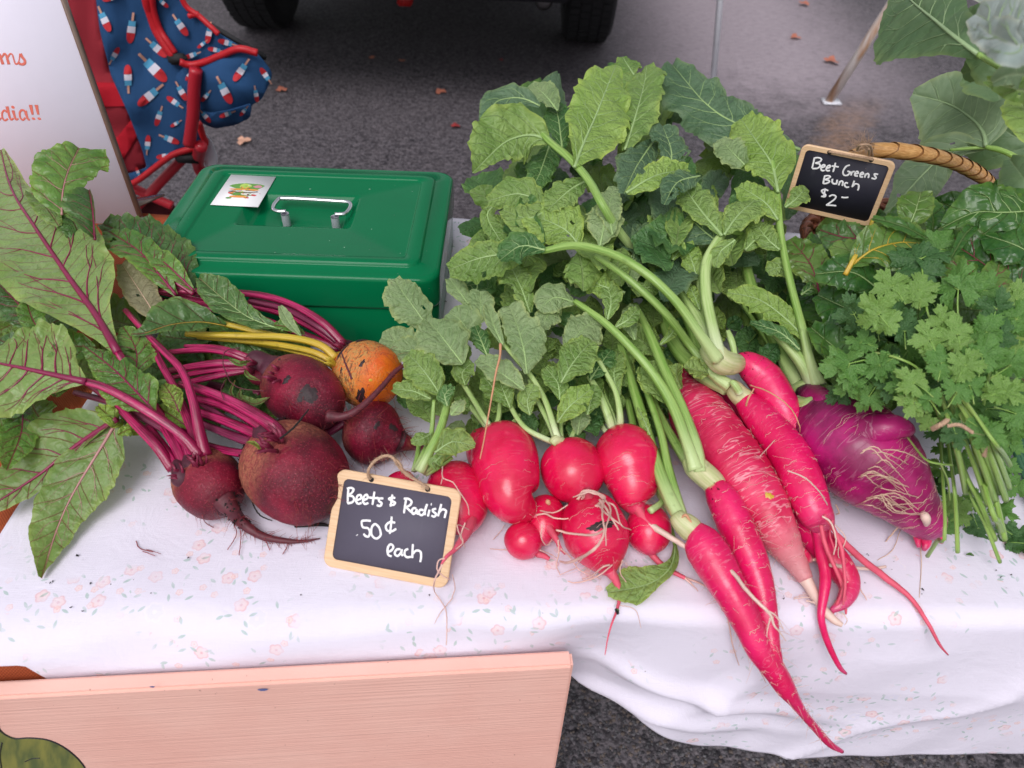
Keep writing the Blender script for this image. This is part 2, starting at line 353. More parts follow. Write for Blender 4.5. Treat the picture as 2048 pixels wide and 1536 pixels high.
def m_asphalt(k):
    w = NTW(k); o = w.obj(); v = w.vor(o, 120); c = w.sep(v.outputs['Color'])[0]
    big = w.noise(o, 0.9, 4, 0.6); md = w.noise(o, 7, 4, 0.65); gr = w.noise(w.scale(o, (26, 60, 26)), 1, 5, 0.75); fine = w.noise(o, 220, 3, 0.7)
    ag = w.mix(w.rng(c, 0.2, 1.0), (0.012, 0.010, 0.014), (0.125, 0.112, 0.127))
    wear = w.math('ADD', w.math('MULTIPLY', big, 0.5), w.math('MULTIPLY', md, 0.5))
    col = w.mix(w.rng(wear, 0.35, 0.65, 0.0, 0.5), ag, (0.105, 0.09, 0.10))
    col = w.mix(w.math('MULTIPLY', w.rng(fine, 0.45, 0.65), 0.35), col, (0.035, 0.032, 0.04))
    col = w.mix(w.rng(w.math('ADD', w.math('MULTIPLY', gr, .5), w.math('MULTIPLY', w.noise(w.scale(o, (70, 110, 70)), 1, 3, 0.7), .5)), 0.46, 0.62, 0.0, 0.75), col, (0.19, 0.165, 0.18)); col = w.mix(w.rng(gr, 0.30, 0.44, 0.55, 0.0), col, (0.022, 0.019, 0.024))
    # pale mauve band at right, fading nearer, and rust-coloured run-off beyond the table
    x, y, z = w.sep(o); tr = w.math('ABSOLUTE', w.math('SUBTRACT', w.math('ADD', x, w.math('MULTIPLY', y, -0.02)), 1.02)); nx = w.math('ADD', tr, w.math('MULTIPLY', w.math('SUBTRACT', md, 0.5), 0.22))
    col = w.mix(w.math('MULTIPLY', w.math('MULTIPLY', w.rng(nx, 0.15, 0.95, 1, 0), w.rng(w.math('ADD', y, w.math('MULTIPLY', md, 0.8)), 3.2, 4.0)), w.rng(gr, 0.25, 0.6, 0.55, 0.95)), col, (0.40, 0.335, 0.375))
    rs = w.math('ABSOLUTE', w.math('SUBTRACT', w.math('SUBTRACT', x, w.math('MULTIPLY', w.math('SUBTRACT', y, 2.58), 0.52)), 1.10)); rs = w.math('ADD', rs, w.math('MULTIPLY', w.math('SUBTRACT', md, 0.5), 0.25))
    rm = w.math('MULTIPLY', w.rng(rs, 0.02, 0.14, 1, 0), w.math('MULTIPLY', w.rng(y, 2.2, 2.5), w.rng(y, 2.9, 3.4, 1, 0))); col = w.mix(w.math('MULTIPLY', w.math('MULTIPLY', rm, w.rng(gr, 0.35, 0.6, 0.2, 1.0)), 0.5), col, (0.40, 0.22, 0.12))
    w.bump(w.math('ADD', w.rng(v.outputs['Distance'], 0.0, 0.7, 1, 0), w.math('MULTIPLY', fine, 0.4)), 0.8, 0.004); return w.fin(col, 0.7, 0.35)
def m_paint(k):
    w = NTW(k); o = w.obj(); x, y, z = w.sep(o); st = w.noise(w.comb(w.math('MULTIPLY', x, 6), y, w.math('MULTIPLY', z, 420)), 1, 3, 0.6); b = w.noise(o, 9, 3)
    col = w.mix(w.rng(b, 0.3, 0.7), (0.85, 0.47, 0.395), (0.89, 0.53, 0.45)); col = w.mix(w.math('MULTIPLY', w.rng(st, 0.50, 0.72), 0.14), col, (0.90, 0.60, 0.51))
    col = w.mix(w.rng(st, 0.20, 0.36, 0.15, 0), col, (0.52, 0.27, 0.21)); sp = w.noise(o, 210, 2); col = w.mix(w.rng(sp, 0.74, 0.78), col, (0.45, 0.22, 0.18))
    w.bump(w.math('ADD', st, w.math('MULTIPLY', w.noise(o, 60, 4, .7), .5)), 0.5, 0.0014); return w.fin(col, 0.55, 0.35)
def m_wood(c1, c2, gl=0.5):
    def f(k):
        w = NTW(k); o = w.uv(); x, y, z = w.sep(o); g = w.noise(w.comb(w.math('MULTIPLY', x, 30), w.math('MULTIPLY', y, 700)), 1, 4, 0.6, 0.3); b = w.noise(w.obj(), 40, 3)
        col = w.mix(w.rng(g, 0.3, 0.7), c1, c2); w.bump(g, 0.15, 0.0005); return w.fin(w.mix(w.math('MULTIPLY', b, 0.3), col, c1), gl, 0.4)
    return f
def m_green(k):
    w = NTW(k); o = w.obj(); n = w.noise(o, 14, 3); f = w.noise(o, 300, 2); col = w.mix(n, (0.001, 0.125, 0.046), (0.002, 0.155, 0.058))
    sp = w.vor(o, 130).outputs; m_ = w.math('MULTIPLY', w.rng(sp['Distance'], 0.02, 0.07, 1, 0), w.rng(w.sep(sp['Color'])[0], 0.93, 0.94)); col = w.mix(w.math('MULTIPLY', m_, 0.5), col, (0.3, 0.4, 0.33))
    w.bump(w.noise(o, 55, 2), 0.05, 0.002); return w.fin(col, w.rng(w.noise(o, 25, 4), 0.3, 0.8, 0.10, 0.22), 0.16, 0.0)
def m_chalk(c):
    def f(k):
        w = NTW(k); o = w.obj(); n = w.noise(o, 40, 4, 0.6); sm = w.rng(w.noise(w.scale(o, (60, 12, 12)), 1, 3), 0.6, 0.8); col = w.mix(n, tuple(q * 0.85 for q in c), tuple(q * 1.15 for q in c))
        return w.fin(w.mix(w.math('MULTIPLY', sm, 0.12), col, (0.4, 0.4, 0.45)), 0.62, 0.3)
    return f
def m_weave(c1, c2, s=900, rough=0.8):
    def f(k):
        w = NTW(k); x, y, z = w.sep(w.uv()); a = w.math('SINE', w.math('MULTIPLY', x, s)); b = w.math('SINE', w.math('MULTIPLY', y, s)); h = w.math('MULTIPLY', a, b); n = w.noise(w.obj(), 35, 3)
        col = w.mix(w.rng(h, -1, 1), c1, c2); col = w.mix(w.math('MULTIPLY', n, 0.35), col, c1); w.bump(h, 0.3, 0.0006); return w.fin(col, rough, 0.2)
    return f
def m_wicker(c1, c2, gl=0.45):
    def f(k):
        w = NTW(k); x, y, z = w.sep(w.uv()); n = w.noise(w.comb(w.math('MULTIPLY', x, 40), w.math('MULTIPLY', y, 14)), 1, 3); b = w.noise(w.obj(), 60, 4)
        col = w.mix(w.rng(n, 0.3, 0.7), c1, c2); col = w.mix(w.rng(b, 0.62, 0.75, 0, 0.4), col, tuple(q * 0.5 for q in c1)); w.bump(n, 0.3, 0.001); return w.fin(col, gl, 0.45)
    return f
def m_rust(k):
    w = NTW(k); o = w.obj(); n = w.noise(w.scale(o, (14, 14, 1.6)), 1, 4, 0.6); return w.fin(w.mix(w.rng(n, 0.47, 0.66), (0.70, 0.64, 0.62), (0.48, 0.26, 0.14)), 0.5, 0.4)

MATS = dict(
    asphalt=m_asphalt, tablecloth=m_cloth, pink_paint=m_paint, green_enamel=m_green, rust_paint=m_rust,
    table_wood=m_wood((0.35, 0.25, 0.17), (0.5, 0.38, 0.27)), pale_wood=m_wood((0.66, 0.42, 0.24), (0.76, 0.53, 0.33)),
    chalkboard=m_chalk((0.095, 0.085, 0.12)), chalkboard_dark=m_chalk((0.022, 0.021, 0.034)), chalk=plain((0.85, 0.84, 0.86), 0.8, nz=0.05),
    chrome=plain((0.75, 0.75, 0.78), 0.12, metal=1.0, nz=0.02), sticker=plain((0.82, 0.80, 0.82), 0.4, nz=0.01),
    steel=plain((0.35, 0.33, 0.34), 0.4, metal=0.8), rubber=plain((0.012, 0.012, 0.014), 0.75), car_under=plain((0.012, 0.012, 0.016), 0.6), car_paint=plain((0.05, 0.05, 0.07), 0.3, coat=0.6), glass_dark=plain((0.01, 0.01, 0.012), 0.05),
    red_lamp=plain((0.5, 0.02, 0.02), 0.2), poster=plain((0.88, 0.83, 0.97), 0.5, spec=0.3, nz=0.01), poster_red=plain((0.62, 0.13, 0.09), 0.5, nz=0.03), poster_blue=plain((0.07, 0.15, 0.42), 0.5, nz=0.03),
    acrylic_edge=plain((0.22, 0.15, 0.12), 0.15, nz=0.1), white_paint=plain((0.68, 0.68, 0.74), 0.4, nz=0.05), orange_cloth=m_weave((0.26, 0.05, 0.02), (0.44, 0.10, 0.035), 2600),
    blue_fabric=m_weave((0.014, 0.055, 0.15), (0.035, 0.11, 0.26), 1500), red_mesh=m_weave((0.27, 0.012, 0.025), (0.42, 0.05, 0.065), 2300), red_piping=plain((0.50, 0.008, 0.016), 0.5, nz=0.08), red_band=m_weave((0.36, 0.006, 0.014), (0.50, 0.012, 0.03), 2300), red_tube=plain((0.48, 0.015, 0.03), 0.35, nz=0.05),
    maroon_fabric=m_weave((0.06, 0.008, 0.012), (0.10, 0.015, 0.02), 1500), pop_red=plain((0.55, 0.02, 0.03), 0.7, nz=0.1), pop_white=plain((0.70, 0.68, 0.78), 0.7, nz=0.05), pop_blue=plain((0.08, 0.35, 0.58), 0.7, nz=0.1), pop_stick=plain((0.58, 0.30, 0.22), 0.7, nz=0.1),
    twine=plain((0.46, 0.30, 0.20), 0.8, nz=0.25, sc_=500), willow_dark=m_wicker((0.30, 0.13, 0.04), (0.44, 0.21, 0.075)), bright_steel=plain((0.50, 0.50, 0.56), 0.35, metal=0.4, nz=0.05), willow=m_wicker((0.52, 0.24, 0.07), (0.74, 0.42, 0.16)), willow_brown=m_wicker((0.12, 0.035, 0.02), (0.28, 0.09, 0.05)),
    dry_leaf=plain((0.48, 0.16, 0.10), 0.7, nz=0.25), dry_leaf_pale=plain((0.62, 0.34, 0.24), 0.7, nz=0.25), dry_leaf_red=plain((0.30, 0.03, 0.03), 0.7, nz=0.25), soil=plain((0.012, 0.010, 0.010), 0.95, nz=0.4), straw=plain((0.62, 0.30, 0.17), 0.6, nz=0.2), paint_leaf=m_wicker((0.10, 0.13, 0.045), (0.26, 0.25, 0.06), 0.6), scab=plain((0.022, 0.007, 0.010), 0.6, nz=0.4, bump=0.6, sc_=300), bud_scale=stalkm((0.09, 0.003, 0.018), (0.30, 0.02, 0.07), (0.06, 0.01, 0.01), rough=.4), black_paint=plain((0.02, 0.02, 0.025), 0.6), blue_spot=plain((0.10, 0.13, 0.30), 0.6, nz=0.3),
    # greens
    beet_under=leafm((0.185, 0.325, 0.075), (0.30, 0.44, 0.145), (0.33, 0.02, 0.10), rough=0.33, net=1.3, vw=0.03, bumps=0.8),
    beet_top=leafm((0.078, 0.209, 0.036), (0.177, 0.338, 0.067), (0.25, 0.02, 0.06), rough=0.30, net=1.4, vw=0.028, bumps=0.8),
    beet_dark=leafm((0.039, 0.126, 0.030), (0.119, 0.238, 0.069), (0.18, 0.04, 0.05), rough=0.30, net=1.4, vw=0.028, bumps=0.9),
    beet_olive=leafm((0.135, 0.245, 0.055), (0.215, 0.335, 0.095), (0.25, 0.05, 0.07), rough=0.36, net=1.3, vw=0.028),
    beet_bright=leafm((0.179, 0.326, 0.043), (0.304, 0.452, 0.080), (0.22, 0.08, 0.05), rough=0.34, net=1.6, vw=0.028, bumps=1.0),
    wilted=leafm((0.26, 0.24, 0.13), (0.38, 0.36, 0.22), (0.33, 0.27, 0.17), rough=0.5, spots=1.0, vw=0.03),
    rad_pale=leafm((0.207, 0.319, 0.131), (0.325, 0.437, 0.202), (0.42, 0.50, 0.28), rough=0.48, vw=0.030, spots=0.4),
    rad_mid=leafm((0.150, 0.280, 0.059), (0.279, 0.416, 0.111), (0.34, 0.45, 0.19), rough=0.44, vw=0.030, spots=0.3, bumps=0.9),
    rad_bright=leafm((0.219, 0.374, 0.064), (0.335, 0.495, 0.119), (0.42, 0.56, 0.22), rough=0.42, vw=0.030, bumps=0.9),
    rad_dark=leafm((0.045, 0.143, 0.038), (0.112, 0.247, 0.068), (0.13, 0.24, 0.09), rough=0.42, vw=0.030, bumps=0.9),
    rad_blue=leafm((0.069, 0.149, 0.072), (0.138, 0.236, 0.129), (0.17, 0.27, 0.16), rough=0.48, vw=0.030, bumps=0.8),
    kale=leafm((0.138, 0.230, 0.119), (0.224, 0.316, 0.181), (0.29, 0.38, 0.22), rough=0.5, net=1.0, vw=0.025, bumps=0.45, spots=0.2),
    kale_deep=leafm((0.081, 0.169, 0.073), (0.150, 0.244, 0.113), (0.19, 0.28, 0.14), rough=0.48, net=1.0, vw=0.025, bumps=0.5),
    kale_pale=leafm((0.28, 0.36, 0.35), (0.42, 0.49, 0.49), (0.52, 0.58, 0.55), rough=0.5, net=1.0, vw=0.025, bumps=0.45),
    chard=leafm((0.026, 0.111, 0.021), (0.098, 0.227, 0.044), (0.14, 0.22, 0.07), rough=0.22, net=1.0, vw=0.028, bumps=1.0),
    chard_mid=leafm((0.086, 0.201, 0.031), (0.190, 0.310, 0.078), (0.22, 0.30, 0.10), rough=0.25, net=1.0, vw=0.028, bumps=0.9),
    cil=leafm((0.075, 0.215, 0.035), (0.155, 0.33, 0.07), (0.17, 0.31, 0.09), rough=0.42, net=2.2, vw=0.04, bumps=0.4),
    cil_light=leafm((0.16, 0.32, 0.055), (0.26, 0.43, 0.11), (0.26, 0.40, 0.14), rough=0.42, net=2.2, vw=0.04, bumps=0.4),
    cil_dark=leafm((0.036, 0.124, 0.030), (0.085, 0.202, 0.056), (0.10, 0.19, 0.07), rough=0.42, net=2.2, vw=0.04, bumps=0.4),
    cil_stem=stalkm((0.20, 0.36, 0.06), (0.32, 0.46, 0.12), (0.40, 0.52, 0.16)), onion=stalkm((0.020, 0.085, 0.040), (0.06, 0.15, 0.08), (0.10, 0.2, 0.1)),
    beet_stalk=stalkm((0.13, 0.002, 0.028), (0.50, 0.022, 0.13), (0.24, 0.005, 0.045), rough=.25), beet_stalk_dark=stalkm((0.11, 0.008, 0.035), (0.24, 0.03, 0.09), (0.15, 0.012, 0.04)),
    beet_vein=plain((0.21, 0.008, 0.055), 0.4, nz=0.15), beet_vein_pink=plain((0.42, 0.20, 0.19), 0.4, nz=0.15), gold_stalk=stalkm((0.40, 0.30, 0.012), (0.60, 0.42, 0.05), (0.58, 0.36, 0.04)),
    rad_stalk=stalkm((0.18, 0.33, 0.06), (0.31, 0.46, 0.125), (0.52, 0.62, 0.30)), rad_stalk_pale=stalkm((0.30, 0.45, 0.13), (0.45, 0.57, 0.24), (0.64, 0.70, 0.45)), rad_vein=plain((0.30, 0.43, 0.17), 0.45, nz=0.15), kale_vein=plain((0.27, 0.38, 0.19), 0.45, nz=0.12), crown_pale=stalkm((0.42, 0.46, 0.20), (0.62, 0.60, 0.36), (0.36, 0.44, 0.17), rough=.5), 
    beet_root=rootm(((0.065, 0.002, 0.010), (0.225, 0.006, 0.028)), (0.035, 0.010, 0.012), (0.050, 0.006, 0.012), crease=0.15, crc=(0.38, 0.13, 0.075), scaly=0.42, speck=0.5, crack=0.5, rough=0.42, cr0=0.07, t0=0.93),
    beet_root_plain=rootm(((0.075, 0.002, 0.012), (0.25, 0.005, 0.032)), (0.030, 0.010, 0.012), (0.05, 0.006, 0.012), crease=0.15, crc=(0.26, 0.07, 0.05), scaly=0.22, speck=0.4, crack=0.5, rough=0.38, cr0=0.07, t0=0.95),
    beet_neck=plain((0.07, 0.010, 0.025), 0.6, nz=0.35, bump=0.6, sc_=200), gold_root=rootm(((0.66, 0.075, 0.006), (0.74, 0.19, 0.010)), (0.12, 0.05, 0.02), (0.60, 0.06, 0.006), crease=0.35, crc=(0.48, 0.26, 0.075), crack=0.75, scaly=0.62, rough=0.36, cr0=0.05, t0=1.1),
    radish_root=rootm(((0.60, 0.002, 0.048), (0.74, 0.006, 0.082)), (0.28, 0.01, 0.03), (0.62, 0.05, 0.13), crease=0.12, crc=(0.80, 0.35, 0.38), rough=0.24, cr0=0.04, t0=0.97, coat=0.25, dirt=0.25),
    long_root=rootm(((0.62, 0.002, 0.078), (0.78, 0.010, 0.135)), (0.50, 0.42, 0.20), (0.55, 0.06, 0.17), crease=0.30, crc=(0.78, 0.25, 0.36), rough=0.30, cr0=0.02, t0=0.95, coat=0.2),
    long_root_dull=rootm(((0.52, 0.004, 0.055), (0.70, 0.030, 0.120)), (0.30, 0.02, 0.04), (0.60, 0.24, 0.26), dense=0.10, crease=0.55, crc=(0.80, 0.40, 0.45), rough=0.38, cr0=0.02, t0=0.86),
    purple_root=rootm(((0.22, 0.002, 0.072), (0.48, 0.008, 0.165)), (0.030, 0.003, 0.022), (0.26, 0.02, 0.12), crease=0.30, crc=(0.60, 0.32, 0.40), rough=0.34, cr0=0.40, t0=1.0, coat=0.1),
    hair_pale=plain((0.70, 0.44, 0.38), 0.6, nz=0.15), hair_red=plain((0.26, 0.025, 0.03), 0.6, nz=0.3), hair_pink=plain((0.68, 0.09, 0.15), 0.55, nz=0.2), hair_tan=plain((0.66, 0.46, 0.33), 0.6, nz=0.15), root_white=plain((0.72, 0.52, 0.45), 0.5, nz=0.12), tail_dark=plain((0.10, 0.015, 0.025), 0.55, nz=0.3, bump=0.4, sc_=250),
)
# ================================================================== ground
mb = MB(); n = 40
for gx in range(1):
    V = []; Fc = []
    xs = np.concatenate([np.linspace(-60, -4, 12), np.linspace(-3, 3, 13), np.linspace(4, 60, 12)]); ys = np.concatenate([np.linspace(-30, -2, 6), np.linspace(-1, 6, 15), np.linspace(8, 110, 14)])
    for y in ys:
        for x in xs: V.append((x, y, 0.004 * math.sin(x * 0.9) * math.cos(y * 0.7)))
    nx = len(xs)
    for j in range(len(ys) - 1):
        for i in range(nx - 1): Fc.append((j * nx + i, j * nx + i + 1, (j + 1) * nx + i + 1, (j + 1) * nx + i))
    mb.add(V, Fc, [(v[0], v[1]) for v in V])
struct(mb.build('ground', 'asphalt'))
# loose stone chips of the coarse asphalt seen below the hanging cloth
mb = MB()
for i in range(9000):
    x = rng.uniform(-0.05, 0.75); y = rng.uniform(0.38, 0.80); s = rng.uniform(0.0016, 0.0042)
    z0 = 0.004 * math.sin(x * 0.9) * math.cos(y * 0.7); a = rng.uniform(0, 6.3); k = rng.choice((4, 5)); V = []
    for j in range(k): b = a + 6.283 * j / k + rng.uniform(-.3, .3); V.append((x + s * math.cos(b), y + s * math.sin(b), z0))
    V.append((x + rng.uniform(-.3, .3) * s, y + rng.uniform(-.3, .3) * s, z0 + s * rng.uniform(0.4, 0.9)))
    mb.add(V, [(j, (j + 1) % k, k) for j in range(k)], mi=rng.choice((0, 0, 1, 2)))
MATS['chip_dark'] = plain((0.035, 0.032, 0.038), 0.55, nz=0.3); MATS['chip_mid'] = plain((0.09, 0.085, 0.095), 0.5, nz=0.3); MATS['chip_brown'] = plain((0.10, 0.075, 0.065), 0.5, nz=0.3)
g = stuff(mb.build('gravel', ['chip_dark', 'chip_mid', 'chip_brown'], smooth=False)); 

# ================================================================== table, cloths, painted board
YF = lambda x: 0.298 + 0.041 * x          # front edge of the table
YB = 0.872
t = empty('folding_table', (0.1, 0.6, 0), 'long folding table hidden under the floral cloth', 'table')
mb = MB(); box(mb, (0.06, 0.592, TZ - 0.028), (1.96, 0.535, 0.032), bev=0.004); mb.build('tabletop', 'table_wood', t)
for lx in (-0.85, 0.97):
    for ly in (0.40, 0.80):
        mb = MB(); tube(mb, [(lx, ly, 0), (lx, ly, TZ - 0.037)], [0.014, 0.014], 10); mb.build('leg', 'steel', t)

def hem_z(x):
    """height of the hem of the front drop, from where its curve meets the front plane"""
    pts = [(1130, 1385), (1160, 1412), (1250, 1455), (1400, 1498), (1600, 1521), (2048, 1532), (2400, 1528)]
    best = None
    X = [PY(u, v, 0.292).x for u, v in pts]; Z = [PY(u, v, 0.292).z for u, v in pts]
    z = float(np.interp(x, X, Z)); L = X[0]
    if x < L: z = Z[0] + min(1, (L - x) / 0.06) * (0.60 - Z[0])
    if x < -0.305: z += min(1, (-0.305 - x) / 0.035) * 0.080
    return z
def cloth_pt(x, s, L):
    """s = distance from the back edge across the cloth (m); L = depth of top"""
    yf = YF(x); r = 0.013; s0 = (YB - yf) - r
    if s < s0:
        y = YB - s; z = TZ + 0.0015 * mnoise.noise(Vector((x * 9, y * 9, 1))) + 0.0008 * mnoise.noise(Vector((x * 30, y * 22, 4)))
        return y, z, 0.0
    a = (s - s0) / r
    if a < 1.57: return yf + r - r * math.sin(a), TZ - r + r * math.cos(a), a
    return yf, TZ - r - (s - s0 - r * 1.57), 1.57
nx, x0, x1 = 260, -0.3995, 1.02
mb = MB(); rows = 150; V = []; UV = []
ptL0, ptL1 = P(60, 975), P(0, 1080)
for i in range(nx + 1):
    xr = i / nx; x = x0 + (x1 - x0) * xr
    r = 0.013; s0 = (YB - YF(x)) - r; drop = (TZ - r) - hem_z(x); S = s0 + r * 1.57 + drop
    for j in range(rows + 1):
        f = j / rows
        s = (s0 * f / 0.5) if f < 0.5 else s0 + (S - s0) * (f - 0.5) / 0.5
        y, z, a = cloth_pt(x, s, 0)
        d = max(0, s - s0); k = min(1, d / 0.10)
        left = 1 / (1 + math.exp((x - 0.05) / 0.015))
        n1 = mnoise.noise(Vector((x * 3.0, d * 2.4 - x * 2.2, 3.3))); n2 = mnoise.noise(Vector((x * 8 + d * 9, d * 3.0 - x * 5, 8.1))); n3 = mnoise.noise(Vector((x * 20, d * 13 + x * 12, 2.0)))
        n4 = 1 - abs(mnoise.noise(Vector((x * 6.5 + d * 5, d * 5.5 - x * 3.5, 6.6)))) * 2.2; fold = k * (1 - .85 * left) * (0.014 * n1 + 0.008 * n2 + 0.003 * n3 - 0.006 * max(0, n4) ** 3)
        # soft diagonal creases running up from the corner of the board
        cr = (x - 0.06) * 0.33 - (d - 0.075); cr2 = (x - 0.06) * 0.16 - (d - 0.14)
        if x > 0.055: fold -= k * (0.010 * math.exp(-(cr / 0.011) ** 2) * math.exp(-((x - 0.16) / 0.10) ** 2) + 0.010 * math.exp(-(cr2 / 0.012) ** 2) * math.exp(-((x - 0.10) / 0.12) ** 2)) 
        # right of the board the cloth hangs clear and swings in towards its hem at the corner
        sw = k * 0.012 * (1 - left)
        tuck = 0.05 * math.exp(-((x - 0.06) / 0.05) ** 2) * min(1, d / 0.2) * (1 - left)
        bulge = left * (0.009 * math.sin(min(1, d / 0.045) * math.pi) * (1 + 0.7 * n2 + math.sin(x * 23 + 2) * 0.4))
        dip = 0.0; yb_ = 0.248 + (x + 0.359) * 0.1041 + 0.0025; bulge = left * ((yf_ := YF(x)) - yb_) * (1 - (1 - min(1, d / 0.042)) ** 1.7) + left * 0.0035 * math.sin(min(1, d / 0.04) * math.pi) * (n2 * 2 + math.sin(x * 31)) * (1 if d < .04 else 0)
        y2 = (y + fold * (1 - left) - sw + tuck - bulge)
        if x < -0.36: dip = (min(1, (-0.36 - x) / 0.06)) * 0.010 * k
        z2 = z - dip + 0.0012 * mnoise.noise(Vector((x * 12, s * 12, 0)))
        # cloth's left side edge
        V.append((x + (0.012 * n2 * k), y2, z2 + 0.002)); us_ = 0.0 if j == 0 else us_ + math.dist(V[-1][1:], V[-2][1:]); UV.append((x, us_))
Fc = [(i * (rows + 1) + j, i * (rows + 1) + j + 1, (i + 1) * (rows + 1) + j + 1, (i + 1) * (rows + 1) + j) for i in range(nx) for j in range(rows)]
mb.add(V, Fc, UV); cl = mb.build('tablecloth', 'tablecloth'); md = cl.modifiers.new('s', 'SOLIDIFY'); md.thickness = 0.0012
tag(cl, 'white tablecloth with small faded pink flowers under all the vegetables', 'tablecloth')

# rust-orange cloth beneath, at the left edge
mb = MB(); V = []; UV = []; A, B_ = 60, 70
for i in range(A + 1):
    for j in range(B_ + 1):
        x = -0.95 + 0.69 * i / A; s = 0.86 * j / B_; yb = YB - 0.01; yf = YF(x) - 0.001; s0 = yb - yf
        if s < s0: y = yb - s; z = TZ - 0.0045
        else: d = s - s0; y = yf + (0.248 + (x + 0.359) * 0.1041 + 0.0055 - YF(x)) * (1 - (1 - min(1, d / 0.040)) ** 1.7) + (0 if d > .035 else .004 * math.sin(d / .035 * 3.14) * mnoise.noise(Vector((x * 14, 0, 5)))); z = TZ - 0.0035 - d
        lift = 0.0
        V.append((x, y, z - 0.0025 * abs(mnoise.noise(Vector((x * 12, s * 10, 7)))))); UV.append((x, s))
Fc = [(i * (B_ + 1) + j, i * (B_ + 1) + j + 1, (i + 1) * (B_ + 1) + j + 1, (i + 1) * (B_ + 1) + j) for i in range(A) for j in range(B_)]
mb.add(V, Fc, UV); oc = mb.build('orange_cloth', 'orange_cloth'); md = oc.modifiers.new('s', 'SOLIDIFY'); md.thickness = 0.0015; md.offset = -1
tag(oc, 'rust orange woven cloth sticking out left of the floral one', 'cloth')

# pink painted board standing before the table
bl, br = P(0, 1360, -0.03), P(1143, 1299, -0.03); X = (br - bl).normalized(); X.z = 0; X.normalize(); N = Vector((X.y, -X.x, 0))   # N towards the camera
pb = empty('painted_board', (0, 0.26, 0), 'peach pink painted wooden board with painted green leaf below the cloth', 'board')
zt = TZ - 0.03; Wd = (br - bl).length + 0.55; c = br - X * (Wd / 2); thk = 0.0135
mb = MB(); box(mb, c + N * (thk / 2) + Vector((0, 0, zt - c.z - 0.20)), (Wd, thk, 0.40), X=X, Y=-N, bev=0.0022)
bo = mb.build('panel', 'pink_paint', pb); sharpen(bo)
front_o = br + N * (thk + 0.0004)
def on_board(u, v, off=0.0): return plane_hit(u, v, front_o, N) + N * off
lf = [(-60, 1500), (-40, 1445), (-10, 1440), (0, 1460), (12, 1470), (30, 1477), (60, 1476), (95, 1480), (125, 1493), (150, 1512), (166, 1530), (170, 1540), (165, 1560), (150, 1580), (60, 1600), (-60, 1600)]
o = sheet(rounded_poly(lf, 8, 2), lambda u, v: on_board(u, v), 20, 'painted_leaf', 'paint_leaf', pb)
mb = MB(); tube(mb, [on_board(u, v) for u, v in lf[1:13]], [0.0006] * 12, 6, n=60, flat=0.5)
tube(mb, [on_board(u, v) for u, v in ((4, 1485), (0, 1510), (3, 1536))], [0.0005] * 3, 6); tube(mb, [on_board(u, v) for u, v in ((50, 1523), (65, 1517), (80, 1516))], [0.0005] * 3, 6); mb.build('leaf_outline', 'black_paint', pb)
for (u, v, a, b) in ((526, 1379, 10, 5), (305, 1373, 5, 3.5)):
    mb = MB(); cc = on_board(u, v, 0.0003); k = pxm(cc); V = [cc + X * (a * k * math.cos(q) * (1 + .2 * math.sin(3 * q))) + Vector((0, 0, 1)) * (b * k * math.sin(q)) for q in np.linspace(0, 6.283, 15)[:-1]]; mb.add(V, [tuple(range(14))]); mb.build('knot', 'blue_spot', pb)

# ================================================================== cash box
def frame_of(TL, TR, BR, BL):
    c = (TL + TR + BR + BL) / 4; X = ((TR - TL) + (BR - BL)).normalized(); Y = ((TL - BL) + (TR - BR)).normalized(); Y = (Y - X * X.dot(Y)).normalized()
    return c, X, Y, X.cross(Y), ((TR - TL).length + (BR - BL).length) / 2, ((TL - BL).length + (TR - BR).length) / 2
HB = 0.088
c, X, Y, Z, bw, bd = frame_of(P(399, 321, HB), P(903, 345, HB), P(884, 556, HB), P(266, 545, HB))
c.z = TZ + HB; Z = Vector((0, 0, 1)); Y.z = 0; Y.normalize(); X.z = 0; X.normalize()
cb = empty('cash_box', (c.x, c.y, TZ), 'shiny green metal cash box with chrome handle and square sticker', 'cash box')
def rl(w, d, r, z, cx=0, cy=0): return rr_loop(cx, cy, w, d, r, z, 8)
mb = MB()
H = HB
loft(mb, [rl(bw - .004, bd - .004, .018, -H + .002), rl(bw - .004, bd - .004, .018, -H + .05), rl(bw - .010, bd - .010, .016, -H + .055)], c, X, Y, Z, cap0=True); sharpen(mb.build('box_body', 'green_enamel', cb))
CB_C, X0_, Y0_ = c.copy(), X.copy(), Y.copy()
hx, hy, hw, hd = -0.012, 0.008, 0.122, 0.070
mb = MB(); bv = [(0.0 + .0055 * (1 - math.cos(q)), -.0055 * (1 - math.sin(q))) for q in np.linspace(0, 1.571, 6)]
L = [rl(bw - .003, bd - .003, .019, -.036), rl(bw, bd, .020, -.036), rl(bw, bd, .020, -.0344)] + [rl(bw - 2 * i, bd - 2 * i, .020 - i * .4, z) for i, z in bv]
L += [rl(bw - .0385, bd - .0385, .013, 0), rl(bw - .0400, bd - .0400, .013, .0012), rl(bw - .0425, bd - .0425, .012, .0034), rl(bw - .0445, bd - .0445, .011, .0040), rl(bw - .068, bd - .064, .008, .0040), rl(bw - .0695, bd - .0655, .007, .0034), rl(bw - .072, bd - .068, .006, .0018), rl(bw - .074, bd - .070, .006, .0016)]
L += [rl(hw + .004, hd + .004, .006, .0016, hx, hy), rl(hw, hd, .006, .0012, hx, hy), rl(hw - .003, hd - .003, .006, -.0002, hx, hy), rl(hw - .024, hd - .024, .005, -.0105, hx, hy), rl(hw - .028, hd - .028, .004, -.0112, hx, hy)]
loft(mb, L, c, X, Y, Z); o = mb.build('lid', 'green_enamel', cb)
